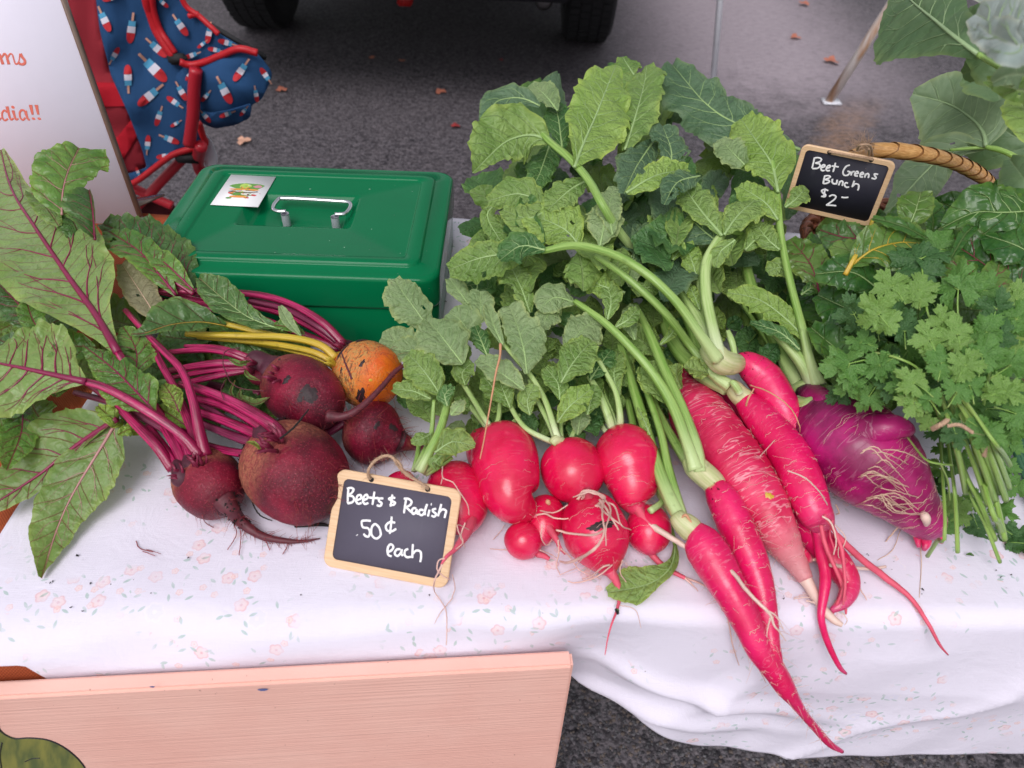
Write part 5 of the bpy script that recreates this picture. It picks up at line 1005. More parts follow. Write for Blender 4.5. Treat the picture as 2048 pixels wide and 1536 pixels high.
leaf(b1, [(60, 600, .08), (30, 560, .084), (-10, 500, .086)], [8, 40, 44, 20], [8, 40, 44, 20], 'beet_dark', ruf=.15)
# upright leaves before the poster
leaf(b1, [(124, 430, .128), (126, 382, .138), (138, 338, .146), (158, 296, .150)], [6, 30, 46, 62, 48], [6, 54, 62, 58, 22], 'beet_top', rib=2.4, ribmat='beet_vein_pink', nv=3, vr=.0005, ruf=.10, lob=.05, fold=.05, sp=.018, seed=21)
leaf(b1, [(190, 480, .116), (186, 428, .128), (178, 380, .136)], [2, 5, 5, 2], [5, 44, 52, 14], 'beet_dark', rib=3, ribmat='beet_vein', nv=3, vr=.0004, ruf=.10, sp=.018)
leaf(b1, [(118, 452, .118), (95, 418, .122), (62, 386, .122)], [5, 22, 24, 8], [5, 22, 20, 8], 'beet_olive', ruf=.16); leaf(b1, [(170, 500, .10), (150, 450, .115), (120, 405, .12)], [6, 30, 36, 10], [6, 30, 36, 10], 'beet_dark', ruf=.14)
# leaves lying against the cash box
leaf(b1, [(392, 592, .074), (335, 535, .090), (275, 480, .100), (205, 448, .104)], [6, 62, 70, 52, 22], [4, 26, 34, 34, 10], 'beet_dark', rib=3, ribmat='beet_vein', nv=7, vr=.0006, ruf=.13, lob=.06, rfreq=7, fold=.12, sp=.016, seed=31)
leaf(b1, [(352, 590, .082), (312, 540, .096), (275, 500, .102), (216, 462, .104)], [4, 24, 34, 30, 8], [4, 24, 36, 40, 10], 'beet_top', rib=3, ribmat='beet_vein', nv=4, vr=.0006, ruf=.11, lob=.05, sp=.016, seed=32)
leaf(b1, [(388, 582, .084), (340, 535, .098), (292, 495, .104)], [3, 18, 22, 5], [3, 16, 22, 5], 'beet_top', rib=2.6, ribmat='beet_vein', nv=2, vr=.0005, ruf=.1, sp=.014)
leaf(b1, [(322, 648, .078), (285, 590, .086), (244, 528, .092)], [5, 30, 32, 10], [6, 30, 28, 10], 'wilted', rib=1.4, ribmat='hair_tan', ruf=.08, seed=33)
fill(b1, [(180, 640), (330, 600), (440, 640), (560, 660), (520, 740), (400, 860), (300, 850), (210, 760)], 34, 92, (.008, .045), ['beet_dark', 'beet_top', 'beet_dark', 'beet_olive'], dirv=(-1, -.5), sp=.010)
fill(b1, [(0, 560), (110, 560), (180, 700), (60, 860), (0, 860)], 12, 110, (.015, .06), ['beet_dark', 'beet_dark', 'beet_top'], dirv=(-1, -.3), sp=.012)
fill(b1, [(0, 330), (60, 400), (100, 520), (0, 560)], 6, 110, (.06, .085), ['beet_dark', 'beet_top'], dirv=(-.3, -1), sp=.012)
fill(b1, [(400, 640), (620, 660), (500, 850), (380, 800)], 12, 80, (.008, .03), ['beet_dark', 'beet_top', 'beet_bright'], dirv=(-1, -.2), sp=.009)

frill(b1, 402, 922, .050, 100, 16, 9, 26); frill(b1, 362, 944, .044, 130, 14, 9, 26)
# --- big beet in the middle
b2 = beet('largest beet, a dull dark one lying just left of the front price tag', (600, 950))
d2 = root_body(b2, ball((530, 893), (668, 1010), 96, prof=[(0, .42), (.05, .66), (.14, .84), (.28, .97), (.44, 1.02), (.60, .99), (.76, .86), (.88, .62), (.96, .36), (1, .15)]), 'beet_root', seed=2)
root_body(b2, [(528, 852, .066, 24), (538, 872, .064, 34), (552, 888, .060, 44), (566, 905, .054, 30)], 'beet_neck', name='crown', sides=20, n=18, seed=5)
for pp, m in (([(560, 868, .076, 16), (525, 838, .082, 15), (460, 802, .080, 13), (400, 778, .072, 11), (360, 768, .06, 9)], BS), ([(550, 872, .070, 14), (505, 840, .074, 13), (450, 812, .070, 11), (385, 795, .06, 9)], BS), ([(540, 880, .066, 14), (500, 862, .066, 13), (450, 842, .062, 11), (385, 820, .054, 9)], BS),
              ([(530, 892, .060, 13), (490, 880, .058, 12), (440, 862, .052, 10), (380, 838, .05, 8)], BD), ([(525, 904, .054, 11), (480, 906, .048, 10), (430, 896, .044, 9), (385, 880, .04, 7)], BS), ([(568, 872, .076, 12), (545, 850, .082, 13), (505, 826, .084, 12), (450, 796, .08, 10)], BS), ([(534, 885, .064, 10), (470, 850, .06, 9), (400, 805, .055, 7)], BD)): stalkb(b2, pp, m)
leaf(b2, [(536, 908, .07), (510, 888, .078), (492, 885, .08)], [1, 6, 5, 1], [1, 4, 4, 1], 'beet_bright', ruf=.05)
hairs(b2, d2, 60, .013, .00024, 'hair_red', .80, 1.0, .8); dirt(b2, d2, 140, .02, .12, .0020)
mb = MB(); strand(mb, [(560, 878, .085, 2), (585, 858, .09, 2.2), (605, 835, .092, 2), (618, 818, .092, 1.4)], wob=1); mb.build('taproot', 'soil', b2); mb = MB(); strand(mb, [(502, 990, .03, 1.2), (506, 1010, .018, 1.5), (520, 1030, .01, 1.5), (545, 1042, .006, 1)])
mb.build('taproot', 'soil', b2)
leaf(b2, [(552, 905, .06), (535, 895, .078), (515, 900, .072)], [1, 3, 3, 1], [1, 3, 3, 1], 'beet_bright', ruf=.1)
frill(b2, 548, 882, .074, 135, 30, 22, 34, spread=45)
# --- upper middle beet on top
b3 = beet('beet with a scabby black patch and long curving tail, topmost of the pile', (612, 780))
d3 = root_body(b3, ball((552, 745), (668, 832), 69, lift=.028, prof=[(0, .34), (.06, .62), (.15, .82), (.3, .97), (.46, 1.02), (.62, .98), (.76, .88), (.88, .68), (.95, .44), (1, .22)]), 'beet_root_plain', seed=3)
root_body(b3, [(498, 728, .072, 16), (512, 724, .073, 24), (530, 732, .070, 28), (548, 745, .066, 38), (566, 755, .06, 30)], 'beet_neck', name='crown', sides=20, n=22, seed=7, lump=.2)
root_body(b3, [(500, 738, .068, 9), (508, 752, .070, 13), (522, 758, .070, 14), (540, 752, .068, 12)], 'beet_root_plain', name='crown', sides=14, n=16, seed=8)
t3 = root_body(b3, [(655, 832, .062, 15), (680, 834, .062, 9), (705, 826, .064, 8), (735, 803, .068, 6.5), (765, 772, .072, 5.5), (792, 742, .076, 4.5), (825, 722, .078, 3), (862, 711, .080, 2)], 'tail_dark', name='taproot', sides=12, n=44, bump=.05)
for pp, m in (([(500, 722, .074, 9), (460, 706, .078, 9), (410, 699, .076, 8), (340, 704, .066, 7)], BS), ([(498, 728, .072, 10), (440, 726, .072, 10), (390, 732, .066, 9), (335, 742, .055, 8)], BS), ([(496, 740, .068, 8), (450, 748, .064, 8), (405, 758, .058, 8), (370, 766, .05, 6)], BS), ([(502, 716, .076, 7), (470, 704, .08, 7), (430, 694, .078, 6), (370, 692, .07, 5)], BS), ([(500, 735, .07, 8), (440, 738, .066, 8), (380, 748, .058, 7), (340, 756, .05, 6)], BS), ([(520, 790, .03, 9), (450, 775, .03, 9), (380, 760, .03, 8)], BD)): stalkb(b3, pp, m)
hairs(b3, d3, 40, .008, .00022, 'hair_red', .6, 1.0, .5); hairs(b3, t3, 50, .012, .00020, 'hair_red', .0, .8, .3); dirt(b3, d3, 120, .0, .08, .0018)
mb = MB()
for pp in ([(455, 752), (448, 735), (446, 715), (455, 700), (480, 696)], [(448, 735), (460, 762), (485, 778), (530, 782)], [(452, 760), (442, 780), (448, 800)]): strand(mb, [(u, v, .085, 1.0) for u, v in pp])
mb.build('root_hair', 'tail_dark', b3)
leaf(b3, [(500, 722, .082), (480, 728, .088), (458, 718, .088)], [1, 5, 6, 2], [1, 6, 5, 2], 'beet_top'); leaf(b3, [(490, 738, .08), (497, 752, .086), (520, 762, .082)], [1, 4, 5, 1], [1, 4, 4, 1], 'beet_top'); leaf(b3, [(540, 795, .07), (510, 808, .062), (480, 795, .058), (482, 775, .06)], [1, 9, 11, 7, 1], [1, 4, 6, 6, 1], 'beet_olive'); leaf(b3, [(470, 760, .07), (462, 785, .068), (478, 805, .066)], [1, 3, 3, 1], [1, 3, 3, 1], 'beet_top')
# black bruise and pits
def scab(parent, data, s, a, w, l, mat='scab', cnt=1, name='scab', k=1.012):
    _, C, r, B, N, Ln = data; n = len(C); i0 = s * (n - 1); V = []; m = 32
    mb = MB(); V.append(None)
    def pt(ii, aa, kk): ii = float(np.clip(ii, 0, n - 1)); q = int(ii); f = ii - q; q2 = min(n - 1, q + 1); c_ = C[q] * (1 - f) + C[q2] * f; rr = r[q] * (1 - f) + r[q2] * f; return c_ + (B[q] * math.cos(aa) + N[q] * math.sin(aa)) * rr * kk
    V = [pt(i0, a, k + .008)]
    for ring_ in (.5, 1.0):
        for j in range(m):
            t = 6.283 * j / m; e_ = ring_ * (1 + .22 * math.sin(2 * t + s * 9) + .16 * math.sin(5 * t + s * 31) + .10 * math.sin(9 * t + s * 57)); V.append(pt(i0 + l * e_ * math.cos(t) * n, a + w * e_ * math.sin(t), k if ring_ < 1 else .996))
    Fc = [(0, 1 + j, 1 + (j + 1) % m) for j in range(m)] + [(1 + j, 1 + m + j, 1 + m + (j + 1) % m, 1 + (j + 1) % m) for j in range(m)]
    mb.add(V, Fc); return mb.build(name, mat, parent)
scab(b3, d3, .82, 1.35, .42, .085); scab(b3, d3, .52, 1.3, .12, .035); scab(b3, d3, .20, 1.7, .05, .015)
frill(b3, 505, 728, .076, 175, 14, 10, 24); frill(b3, 548, 742, .078, 160, 22, 8, 18)
# --- right beet
b4 = beet('dark beet squeezed beneath the golden one, its pointed end to the right', (755, 865))
d4 = root_body(b4, ball((700, 850), (812, 888), 64, prof=[(0, .42), (.06, .66), (.16, .86), (.32, .99), (.48, 1.0), (.62, .88), (.76, .62), (.88, .42), (1, .24)]), 'beet_root_plain', seed=4)
t4 = root_body(b4, [(800, 882, .035, 22), (818, 888, .030, 14), (835, 892, .02, 9), (850, 900, .01, 4)], 'beet_root_plain', name='taproot', sides=14, n=16)
for pp in ([(690, 845, .04, 10), (640, 870, .03, 9), (560, 866, .022, 8), (500, 850, .02, 7)], [(695, 835, .04, 9), (640, 848, .03, 8), (560, 845, .02, 8)]): stalkb(b4, pp, BD)
hairs(b4, d4, 80, .012, .00022, 'hair_red', .25, 1.0, .4); hairs(b4, t4, 30, .015, .0002, 'hair_red', 0, 1, .3); scab(b4, d4, .62, 1.5, .16, .035); scab(b4, d4, .80, 1.9, .22, .05)
# --- golden beet
b5 = beet('golden orange beet with tan scurfy skin and yellow stalks before the cash box', (735, 750))
d5 = root_body(b5, ball((684, 728), (792, 772), 66, lift=.026, prof=[(0, .40), (.05, .62), (.14, .84), (.30, .99), (.48, 1.02), (.66, .98), (.80, .86), (.91, .62), (1, .28)]), 'gold_root', seed=6)
root_body(b5, [(662, 722, .066, 15), (676, 724, .064, 22), (692, 730, .06, 30)], 'gold_stalk', name='crown', sides=16, n=12)
for pp in ([(672, 716, .074, 10), (640, 690, .080, 9), (580, 675, .080, 9), (480, 671, .076, 9), (372, 668, .072, 7)], [(668, 724, .07, 9), (620, 702, .074, 8), (540, 687, .070, 8), (470, 680, .066, 7), (395, 674, .064, 5)], [(666, 730, .066, 8), (625, 712, .068, 7), (560, 696, .064, 6), (490, 684, .062, 5)], [(600, 682, .074, 6), (520, 664, .078, 7), (450, 648, .082, 7), (400, 640, .086, 6), (340, 645, .092, 5), (290, 662, .094, 3)]): stalkb(b5, pp, 'gold_stalk')
leaf(b5, [(452, 652, .082), (400, 644, .088), (340, 650, .094), (290, 666, .096), (262, 668, .094)], [4, 22, 52, 44, 16, 4], [4, 18, 24, 16, 8, 3], 'beet_dark', rib=1.2, ribmat='gold_stalk', ruf=.10, sp=.016, seed=41)
leaf(b5, [(560, 658, .084), (500, 636, .092), (452, 602, .098), (420, 575, .102), (398, 556, .104)], [3, 16, 26, 34, 30, 6], [3, 20, 30, 34, 26, 6], 'beet_dark', rib=1.8, ribmat='rad_vein', nv=5, vr=.0004, ruf=.14, fold=.35, sp=.014, seed=42)
leaf(b5, [(602, 672, .082), (576, 642, .092), (560, 612, .1)], [2, 9, 12, 4], [2, 9, 11, 4], 'rad_pale', rib=1.3, ruf=.06)
leaf(b5, [(610, 668, .078), (580, 655, .086), (548, 650, .088)], [2, 14, 16, 3], [2, 8, 10, 3], 'beet_top', ruf=.4, rfreq=9); leaf(b5, [(540, 690, .06), (500, 672, .064), (450, 665, .064)], [3, 22, 24, 4], [3, 16, 18, 4], 'beet_top', ruf=.35, rfreq=9)
leaf(b5, [(420, 680, .06), (370, 678, .064), (320, 672, .064)], [3, 20, 20, 4], [3, 26, 28, 4], 'beet_dark', ruf=.2); leaf(b5, [(540, 712, .05), (480, 708, .056), (425, 715, .056)], [3, 16, 20, 4], [3, 18, 20, 4], 'beet_dark', ruf=.2)
scab(b5, d5, .60, 1.4, .13, .035); scab(b5, d5, .16, 1.5, .55, .03); scab(b5, d5, .25, 2.4, .35, .06); scab(b5, d5, .70, .35, .3, .06); scab(b5, d5, .34, .95, .12, .03); scab(b5, d5, .80, 1.0, .06, .018, 'gold_stalk', name='nick')
mb = MB(); strand(mb, [(684, 706, .096, 1.6), (690, 725, .1, 1.8), (698, 745, .1, 2.2), (703, 758, .098, 2.5)]); mb.build('taproot', 'tail_dark', b5)
hairs(b5, d5, 60, .014, .0002, 'hair_red', .4, 1, .8)
# --- beet hidden behind the golden one
b6 = beet('beet mostly hidden behind the golden beet, only its magenta stalks showing', (700, 705))
d7 = root_body(b6, ball((700, 702), (770, 715), 22, prof=[(0, .5), (.2, .9), (.5, 1), (.8, .7), (1, .3)]), 'beet_root_plain', seed=9, n=30)
root_body(b6, [(680, 686, .055, 10), (692, 694, .05, 16), (704, 702, .04, 20)], 'beet_neck', name='crown', sides=14, n=12)
for pp, m in (([(688, 688, .062, 10), (645, 645, .074, 10), (590, 612, .080, 9), (530, 592, .080, 9), (460, 584, .078, 8), (380, 582, .078, 8), (298, 582, .078, 7)], BS), ([(684, 694, .056, 9), (625, 655, .064, 9), (560, 625, .066, 9), (480, 605, .066, 9), (390, 592, .07, 7), (330, 575, .08, 6)], BS), ([(680, 700, .05, 8), (640, 682, .056, 9), (570, 655, .060, 9), (500, 630, .060, 8), (400, 602, .062, 8), (300, 580, .07, 6)], BS),
              ([(686, 692, .058, 8), (635, 652, .07, 8), (570, 618, .072, 8), (500, 600, .072, 8)], BD), ([(682, 698, .052, 7), (600, 665, .055, 7), (530, 645, .055, 7), (430, 620, .055, 7), (330, 600, .06, 6), (285, 585, .07, 5)], BD), ([(388, 588, .078, 7), (350, 562, .088, 6), (320, 540, .092, 4)], BS), ([(400, 590, .074, 6), (350, 572, .082, 6), (300, 560, .085, 4)], BD)): stalkb(b6, pp, m)
frill(b6, 684, 690, .060, 135, 8, 6, 20); frill(b5, 668, 722, .072, 150, 10, 6, 18, 'gold_stalk')
# ================================================================== round radishes
RS, RP = 'rad_stalk', 'rad_stalk_pale'
def radish(label, at): return empty('radish', P(*at, 0), label, 'radish', 'round red radishes')
hp = 'hair_pale'
r1 = radish('large pear shaped red radish, the tallest, its waist bending right to a thin tail', (1010, 940))
e1 = root_body(r1, [(992, 874, .040, 24), (994, 878, .041, 42), (1000, 888, .042, 57), (1006, 904, .043, 66), (1011, 926, .043, 68), (1017, 955, .041, 63.5), (1021, 985, .038, 57), (1031, 1006, .034, 46), (1047, 1018, .029, 32), (1063, 1026, .024, 20), (1075, 1034, .022, 13)], 'radish_root', seed=11, n=80)
mb = MB(); strand(mb, [(1066, 1027, .026, 13), (1082, 1042, .024, 10), (1098, 1058, .024, 8), (1112, 1078, .026, 6), (1120, 1095, .024, 4), (1130, 1108, .018, 2)], wob=.6); mb.build('taproot', 'hair_pink', r1)
mb = MB()
for pp in ([(1072, 1030, .03, 2), (1090, 1028, .034, 2), (1110, 1036, .038, 1.8), (1140, 1037, .038, 1.3), (1170, 1027, .036, .8)], [(1080, 1022, .03, 1.5), (1110, 1025, .04, 1.5), (1135, 1010, .05, 1.2)], [(1112, 1060, .03, 2.5), (1140, 1066, .036, 2.4), (1185, 1070, .05, 2.4), (1210, 1060, .062, 2.2)], [(1116, 1080, .03, 2), (1118, 1105, .02, 1.8), (1112, 1130, .006, 1.2), (1120, 1150, .005, .8)], [(1122, 1098, .03, 1.5), (1140, 1115, .02, 1.2), (1160, 1140, .008, 1), (1200, 1158, .006, .8)]): strand(mb, pp)
stuff(mb.build('root_hair', hp, r1)); hairs(r1, e1, 26, .010, .00013, hp, .45, .95, .5, ring=True); hairs(r1, e1, 8, .02, .00015, hp, .85, 1)
for pp in ([(986, 862, .05, 7), (968, 835, .056, 6), (950, 805, .058, 5.5), (925, 765, .06, 5)], [(990, 860, .052, 6), (998, 830, .056, 5), (1000, 800, .058, 4)], [(980, 862, .046, 6), (955, 830, .046, 6), (930, 800, .045, 5)], [(992, 858, .05, 6), (1020, 850, .05, 5), (1040, 830, .05, 4)]): stalk(r1, pp, RP)
r0b = radish('deep red radish hidden behind the pear shaped one, just a sliver at its left', (955, 905))
root_body(r0b, ball((972, 862), (972, 950), 40), 'radish_root', seed=12, n=30)
r2 = radish('smooth round red radish in the centre, a tangle of rootlets at its foot', (1143, 942))
e2 = root_body(r2, ball((1124, 898), (1172, 994), 62, lift=.012, prof=[(0, .30), (.04, .55), (.12, .80), (.26, .96), (.42, 1.01), (.58, .99), (.74, .86), (.87, .62), (.95, .38), (1, .2)]), 'radish_root', seed=13)
mb = MB(); strand(mb, [(1168, 985, .05, 16), (1180, 996, .046, 10), (1192, 1004, .044, 5), (1204, 1012, .044, 3)], wob=.3); mb.build('taproot', 'hair_pink', r2)
mb = MB()
for k in range(9): strand(mb, [(1150 + k * 2 + rng.uniform(-4, 4), 996 + rng.uniform(-3, 4), .052, 1.3), (1165 + k, 985 + rng.uniform(-4, 3), .060, 1.5), (1188, 984 + rng.uniform(-3, 4), .062, 1.5), (1206 + k * .6, 996 + rng.uniform(-2, 6), .056, 1.4), (1198 + rng.uniform(-8, 8), 1012 + rng.uniform(-3, 3), .05, 1.2)], wob=1.5)
for pp in ([(1200, 1000, .058, 3), (1212, 1018, .064, 2.6), (1226, 1040, .066, 2.2), (1238, 1060, .062, 1.6)], [(1206, 1000, .06, 2), (1204, 1030, .07, 2), (1208, 1060, .072, 2), (1200, 1085, .07, 2.6), (1180, 1105, .064, 3.4), (1140, 1125, .03, 3), (1120, 1122, .01, 2)], [(1210, 1000, .06, 2), (1222, 1020, .066, 2), (1212, 1055, .072, 1.6), (1212, 1092, .07, 1.2)], [(1216, 1005, .06, 2), (1230, 1015, .062, 2), (1242, 1050, .064, 1.6), (1262, 1060, .05, 1.2)], [(1195, 1008, .056, 2), (1215, 1030, .066, 2), (1240, 1048, .066, 1.6)], [(1200, 1085, .07, 1.4), (1178, 1105, .066, 1.2), (1150, 1130, .04, .8)]): strand(mb, pp)
stuff(mb.build('root_hair', hp, r2)); hairs(r2, e2, 6, .009, .00012, hp, .3, .9, ring=True)
for pp in ([(1112, 886, .055, 6), (1085, 875, .060, 6), (1050, 855, .064, 5.5), (1025, 820, .066, 5), (1005, 770, .066, 4.5), (990, 730, .066, 4)], [(1118, 884, .058, 8), (1110, 860, .064, 7), (1090, 800, .074, 6), (1062, 752, .084, 5.5), (1030, 715, .09, 5), (1005, 685, .094, 4)], [(1114, 886, .056, 7), (1100, 850, .06, 6), (1075, 800, .064, 5), (1058, 760, .066, 4)], [(1124, 884, .056, 5), (1122, 850, .056, 4), (1130, 815, .06, 3.5)], [(1140, 884, .05, 6), (1148, 860, .05, 5), (1150, 830, .05, 4)]): stalk(r2, pp, RP)
mb = MB(); pxtube(mb, [(1104, 888, .058, 9), (1112, 880, .060, 10), (1124, 884, .056, 10)], sides=12, rib=.12); mb.build('crown', 'crown_pale', r2)
r3 = radish('plump red radish with pale scuffs and one very long tail crossing the long roots', (1255, 925))
e3 = root_body(r3, [(1230, 878, .040, 24), (1234, 882, .041, 40), (1241, 892, .042, 55), (1250, 908, .043, 64), (1256, 928, .043, 66), (1262, 950, .041, 57), (1266, 975, .038, 49), (1268, 998, .034, 38), (1272, 1012, .031, 24), (1280, 1024, .03, 12)], 'radish_root', seed=14, n=80)
mb = MB(); strand(mb, [(1273, 1012, .032, 15), (1280, 1024, .032, 11), (1290, 1040, .032, 8.6), (1304, 1053, .032, 7.6)], wob=.4); mb.build('taproot', 'hair_pink', r3)
mb = MB(); strand(mb, [(1299, 1049, .032, 7.4), (1335, 1072, .033, 6.2), (1380, 1098, .034, 5.5), (1430, 1122, .036, 5), (1465, 1145, .042, 4.4), (1492, 1180, .044, 4), (1520, 1208, .044, 3.6), (1540, 1228, .04, 3.4), (1548, 1250, .038, 2.4), (1560, 1265, .034, 1.6), (1572, 1282, .028, .9)], wob=1); strand(mb, [(1536, 1222, .042, 2), (1552, 1232, .042, 1.5), (1566, 1258, .036, .8)]); strand(mb, [(1541, 1235, .04, 2), (1536, 1255, .034, 1.2), (1533, 1275, .03, .6)]); mb.build('taproot', 'root_white', r3)
hairs(r3, e3, 34, .012, .00013, hp, .5, 1, ring=True); hairs(r3, e3, 10, .016, .00015, hp, .85, 1); dirt(r3, e3, 24, .05, .5, .0005); scab(r3, e3, .16, 1.75, .06, .012, 'hair_pink', name='nick')
for pp in ([(1226, 862, .05, 9), (1216, 830, .060, 9), (1200, 790, .070, 7.5), (1178, 752, .078, 6)], [(1234, 862, .05, 7), (1222, 825, .056, 6), (1208, 790, .06, 5), (1200, 760, .066, 4)], [(1240, 862, .052, 8), (1240, 830, .064, 7), (1232, 785, .074, 6), (1212, 745, .082, 5), (1196, 718, .088, 5)], [(1214, 866, .045, 6), (1195, 840, .046, 6), (1176, 815, .046, 5)]): stalk(r3, pp, RP)
r4 = radish('red radish half behind the price tag, its pink tail hanging over the frame', (918, 1000))
e4 = root_body(r4, ball((898, 938), (935, 1060), 59, prof=[(0, .30), (.05, .56), (.14, .80), (.28, .96), (.45, 1.0), (.62, .97), (.78, .84), (.9, .60), (.97, .38), (1, .2)]), 'radish_root', seed=15)
mb = MB(); strand(mb, [(946, 1030, .026, 5), (943, 1046, .034, 11), (934, 1066, .042, 10), (920, 1085, .046, 8), (908, 1100, .048, 5), (893, 1114, .050, 4), (882, 1130, .048, 2.5)], wob=.6); mb.build('taproot', 'hair_pink', r4)
mb = MB()
for pp in ([(890, 1116, .051, 1.8), (877, 1122, .05, 1.6), (874, 1140, .046, 1.6), (886, 1152, .042, 1.4), (900, 1160, .038, 1)], [(884, 1128, .05, 2.4), (876, 1148, .045, 2), (868, 1165, .040, 1.8), (868, 1182, .012, 1.2), (880, 1200, .006, 1), (892, 1220, .006, 1.2), (893, 1250, .004, 1.2), (892, 1290, -.004, 1)], [(885, 933, .08, 1.2), (886, 955, .083, 1.2), (905, 965, .084, 1.2), (920, 985, .082, 1.2), (935, 1010, .078, 1.1), (938, 1030, .07, .9)], [(884, 957, .08, 1), (882, 968, .08, .8)], [(930, 1045, .066, 1.4), (922, 1068, .06, 1.4), (926, 1085, .058, 1.2), (912, 1098, .056, 1)], [(938, 1060, .05, 1), (915, 1050, .066, 1.2), (922, 1075, .06, 1.2), (930, 1095, .05, .8)], [(906, 1195, .005, 1), (893, 1212, .005, 1), (880, 1228, .004, 1), (868, 1248, .003, .7)], [(905, 1150, .03, 1), (910, 1175, .01, 1), (903, 1195, .006, 1)]): strand(mb, pp)
stuff(mb.build('root_hair', hp, r4)); hairs(r4, e4, 10, .01, .00013, hp, .3, .9, ring=True); scab(r4, e4, .15, 1.45, .10, .02, 'hair_pink', name='nick')
for pp in ([(838, 944, .05, 11), (858, 905, .060, 9.5), (878, 865, .068, 8.5), (893, 815, .076, 7.5), (900, 790, .078, 7)], [(832, 940, .046, 7), (848, 905, .05, 6), (862, 870, .052, 5), (868, 800, .07, 4)], [(845, 946, .046, 6), (880, 922, .05, 5.5), (915, 900, .054, 4)], [(850, 948, .044, 6), (875, 935, .046, 5), (905, 915, .05, 3)], [(828, 942, .04, 6), (835, 910, .042, 5), (838, 880, .042, 4)]): stalk(r4, pp, RS)
r4c = radish('small dark red radish just peeping over the top edge of the price tag', (800, 960))
root_body(r4c, ball((830, 958), (765, 975), 24), 'radish_root', seed=25, n=26)
r5 = radish('red radish with a black scar bar across it, lowest of the round ones', (1185, 1080))
e5 = root_body(r5, ball((1170, 1002), (1222, 1150), 64, prof=[(0, .40), (.06, .66), (.16, .88), (.30, 1.0), (.46, 1.04), (.62, .94), (.76, .74), (.87, .50), (.95, .28), (1, .14)], h1=.014), 'radish_root', seed=16)
mb = MB(); strand(mb, [(1220, 1142, .018, 12), (1232, 1162, .012, 8), (1238, 1180, .007, 5.5), (1238, 1200, .005, 4), (1233, 1222, .004, 2.8), (1224, 1245, .003, 2.2), (1216, 1275, -.002, 1.6), (1210, 1310, -.012, .9)], wob=.8); mb.build('taproot', 'hair_pink', r5)
mb = MB(); pxtube(mb, [(1232, 1218, .0052, 3.2), (1236, 1228, .005, 3.0)], sides=8); mb.build('root_tip', 'soil', r5)
mb = MB()
for pp in ([(1225, 1130, .03, 1.5), (1200, 1150, .02, 1.8), (1175, 1160, .012, 1.6), (1150, 1165, .006, 1.2), (1135, 1162, .005, 1)], [(1220, 1130, .035, 2.4), (1205, 1135, .035, 2), (1185, 1150, .02, 1.5), (1165, 1158, .006, 1)], [(1245, 1120, .03, 1.2), (1240, 1145, .02, 1.2), (1260, 1175, .006, 1)], [(1232, 1150, .01, 1.2), (1255, 1160, .006, 1), (1262, 1180, .005, .7)], [(1240, 1210, .005, .8), (1270, 1220, .004, .8), (1282, 1255, .002, .6)], [(1120, 1150, .005, .8), (1155, 1135, .005, .7)]): strand(mb, pp)
stuff(mb.build('root_hair', hp, r5)); hairs(r5, e5, 24, .012, .00013, hp, .4, 1, ring=True); hairs(r5, e5, 12, .018, .00014, hp, .8, 1)
scab(r5, e5, .56, 1.45, .36, .030, name='scar', k=1.01)
r6 = radish('small double lobed red radish tucked under the pear shaped one', (1060, 1075))
e6 = root_body(r6, ball((1030, 1056), (1068, 1110), 37, prof=[(0, .45), (.08, .72), (.2, .92), (.4, 1.02), (.6, 1.0), (.78, .82), (.9, .55), (1, .25)]), 'radish_root', seed=17, n=44)
root_body(r6, ball((1096, 1000), (1082, 1085), 40, prof=[(0, .3), (.1, .72), (.3, .98), (.5, 1.0), (.7, .85), (.85, .6), (1, .3)]), 'radish_root', seed=18, n=40)
mb = MB(); strand(mb, [(1074, 1108, .012, 7), (1088, 1112, .010, 6), (1098, 1118, .008, 4)], wob=.4); mb.build('taproot', 'hair_pink', r6)
mb = MB(); pxtube(mb, [(1094, 1001, .052, 3), (1096, 1004, .052, 5), (1099, 1008, .050, 3)], sides=10); mb.build('crown', 'straw', r6)
mb = MB()
for pp in ([(1084, 1050, .04, 1.2), (1082, 1075, .03, 1.2), (1095, 1090, .02, 1), (1110, 1070, .02, .8)], [(1080, 1100, .02, 1.2), (1100, 1108, .01, 1), (1115, 1118, .006, .8)], [(980, 1098, .004, .7), (1005, 1100, .004, .9), (1020, 1100, .006, .8)], [(1010, 1050, .006, .6), (995, 1070, .004, .8), (985, 1080, .004, .5)]): strand(mb, pp)
stuff(mb.build('root_hair', hp, r6))
r7 = radish('small round radish on the right whose tail thins to a thread over the edge', (1296, 1065))
e7 = root_body(r7, ball((1296, 1020), (1299, 1106), 45, prof=[(0, .3), (.06, .6), (.18, .86), (.36, 1.0), (.54, 1.0), (.72, .86), (.86, .60), (.95, .36), (1, .2)]), 'radish_root', seed=19)
mb = MB(); strand(mb, [(1298, 1098, .014, 10), (1308, 1114, .010, 7), (1326, 1132, .007, 6), (1350, 1146, .006, 5), (1370, 1156, .006, 4)], wob=.6); mb.build('taproot', 'hair_pink', r7)
mb = MB()
for pp in ([(1368, 1155, .006, 3.2), (1390, 1162, .005, 2), (1420, 1180, .004, 1.5), (1445, 1212, .003, 1.3), (1456, 1245, -.003, 1.3), (1466, 1290, -.02, 1.3), (1478, 1330, -.045, .9)], [(1372, 1158, .006, 2.5), (1384, 1170, .005, 1.4), (1397, 1182, .004, .8)]): strand(mb, pp)
stuff(mb.build('root_hair', hp, r7)); hairs(r7, e7, 8, .01, .00013, hp, .3, .9, ring=True)
stalk(r7, [(1300, 1022, .04, 7), (1325, 1000, .036, 6), (1330, 960, .03, 6), (1320, 900, .03, 6)], RS)
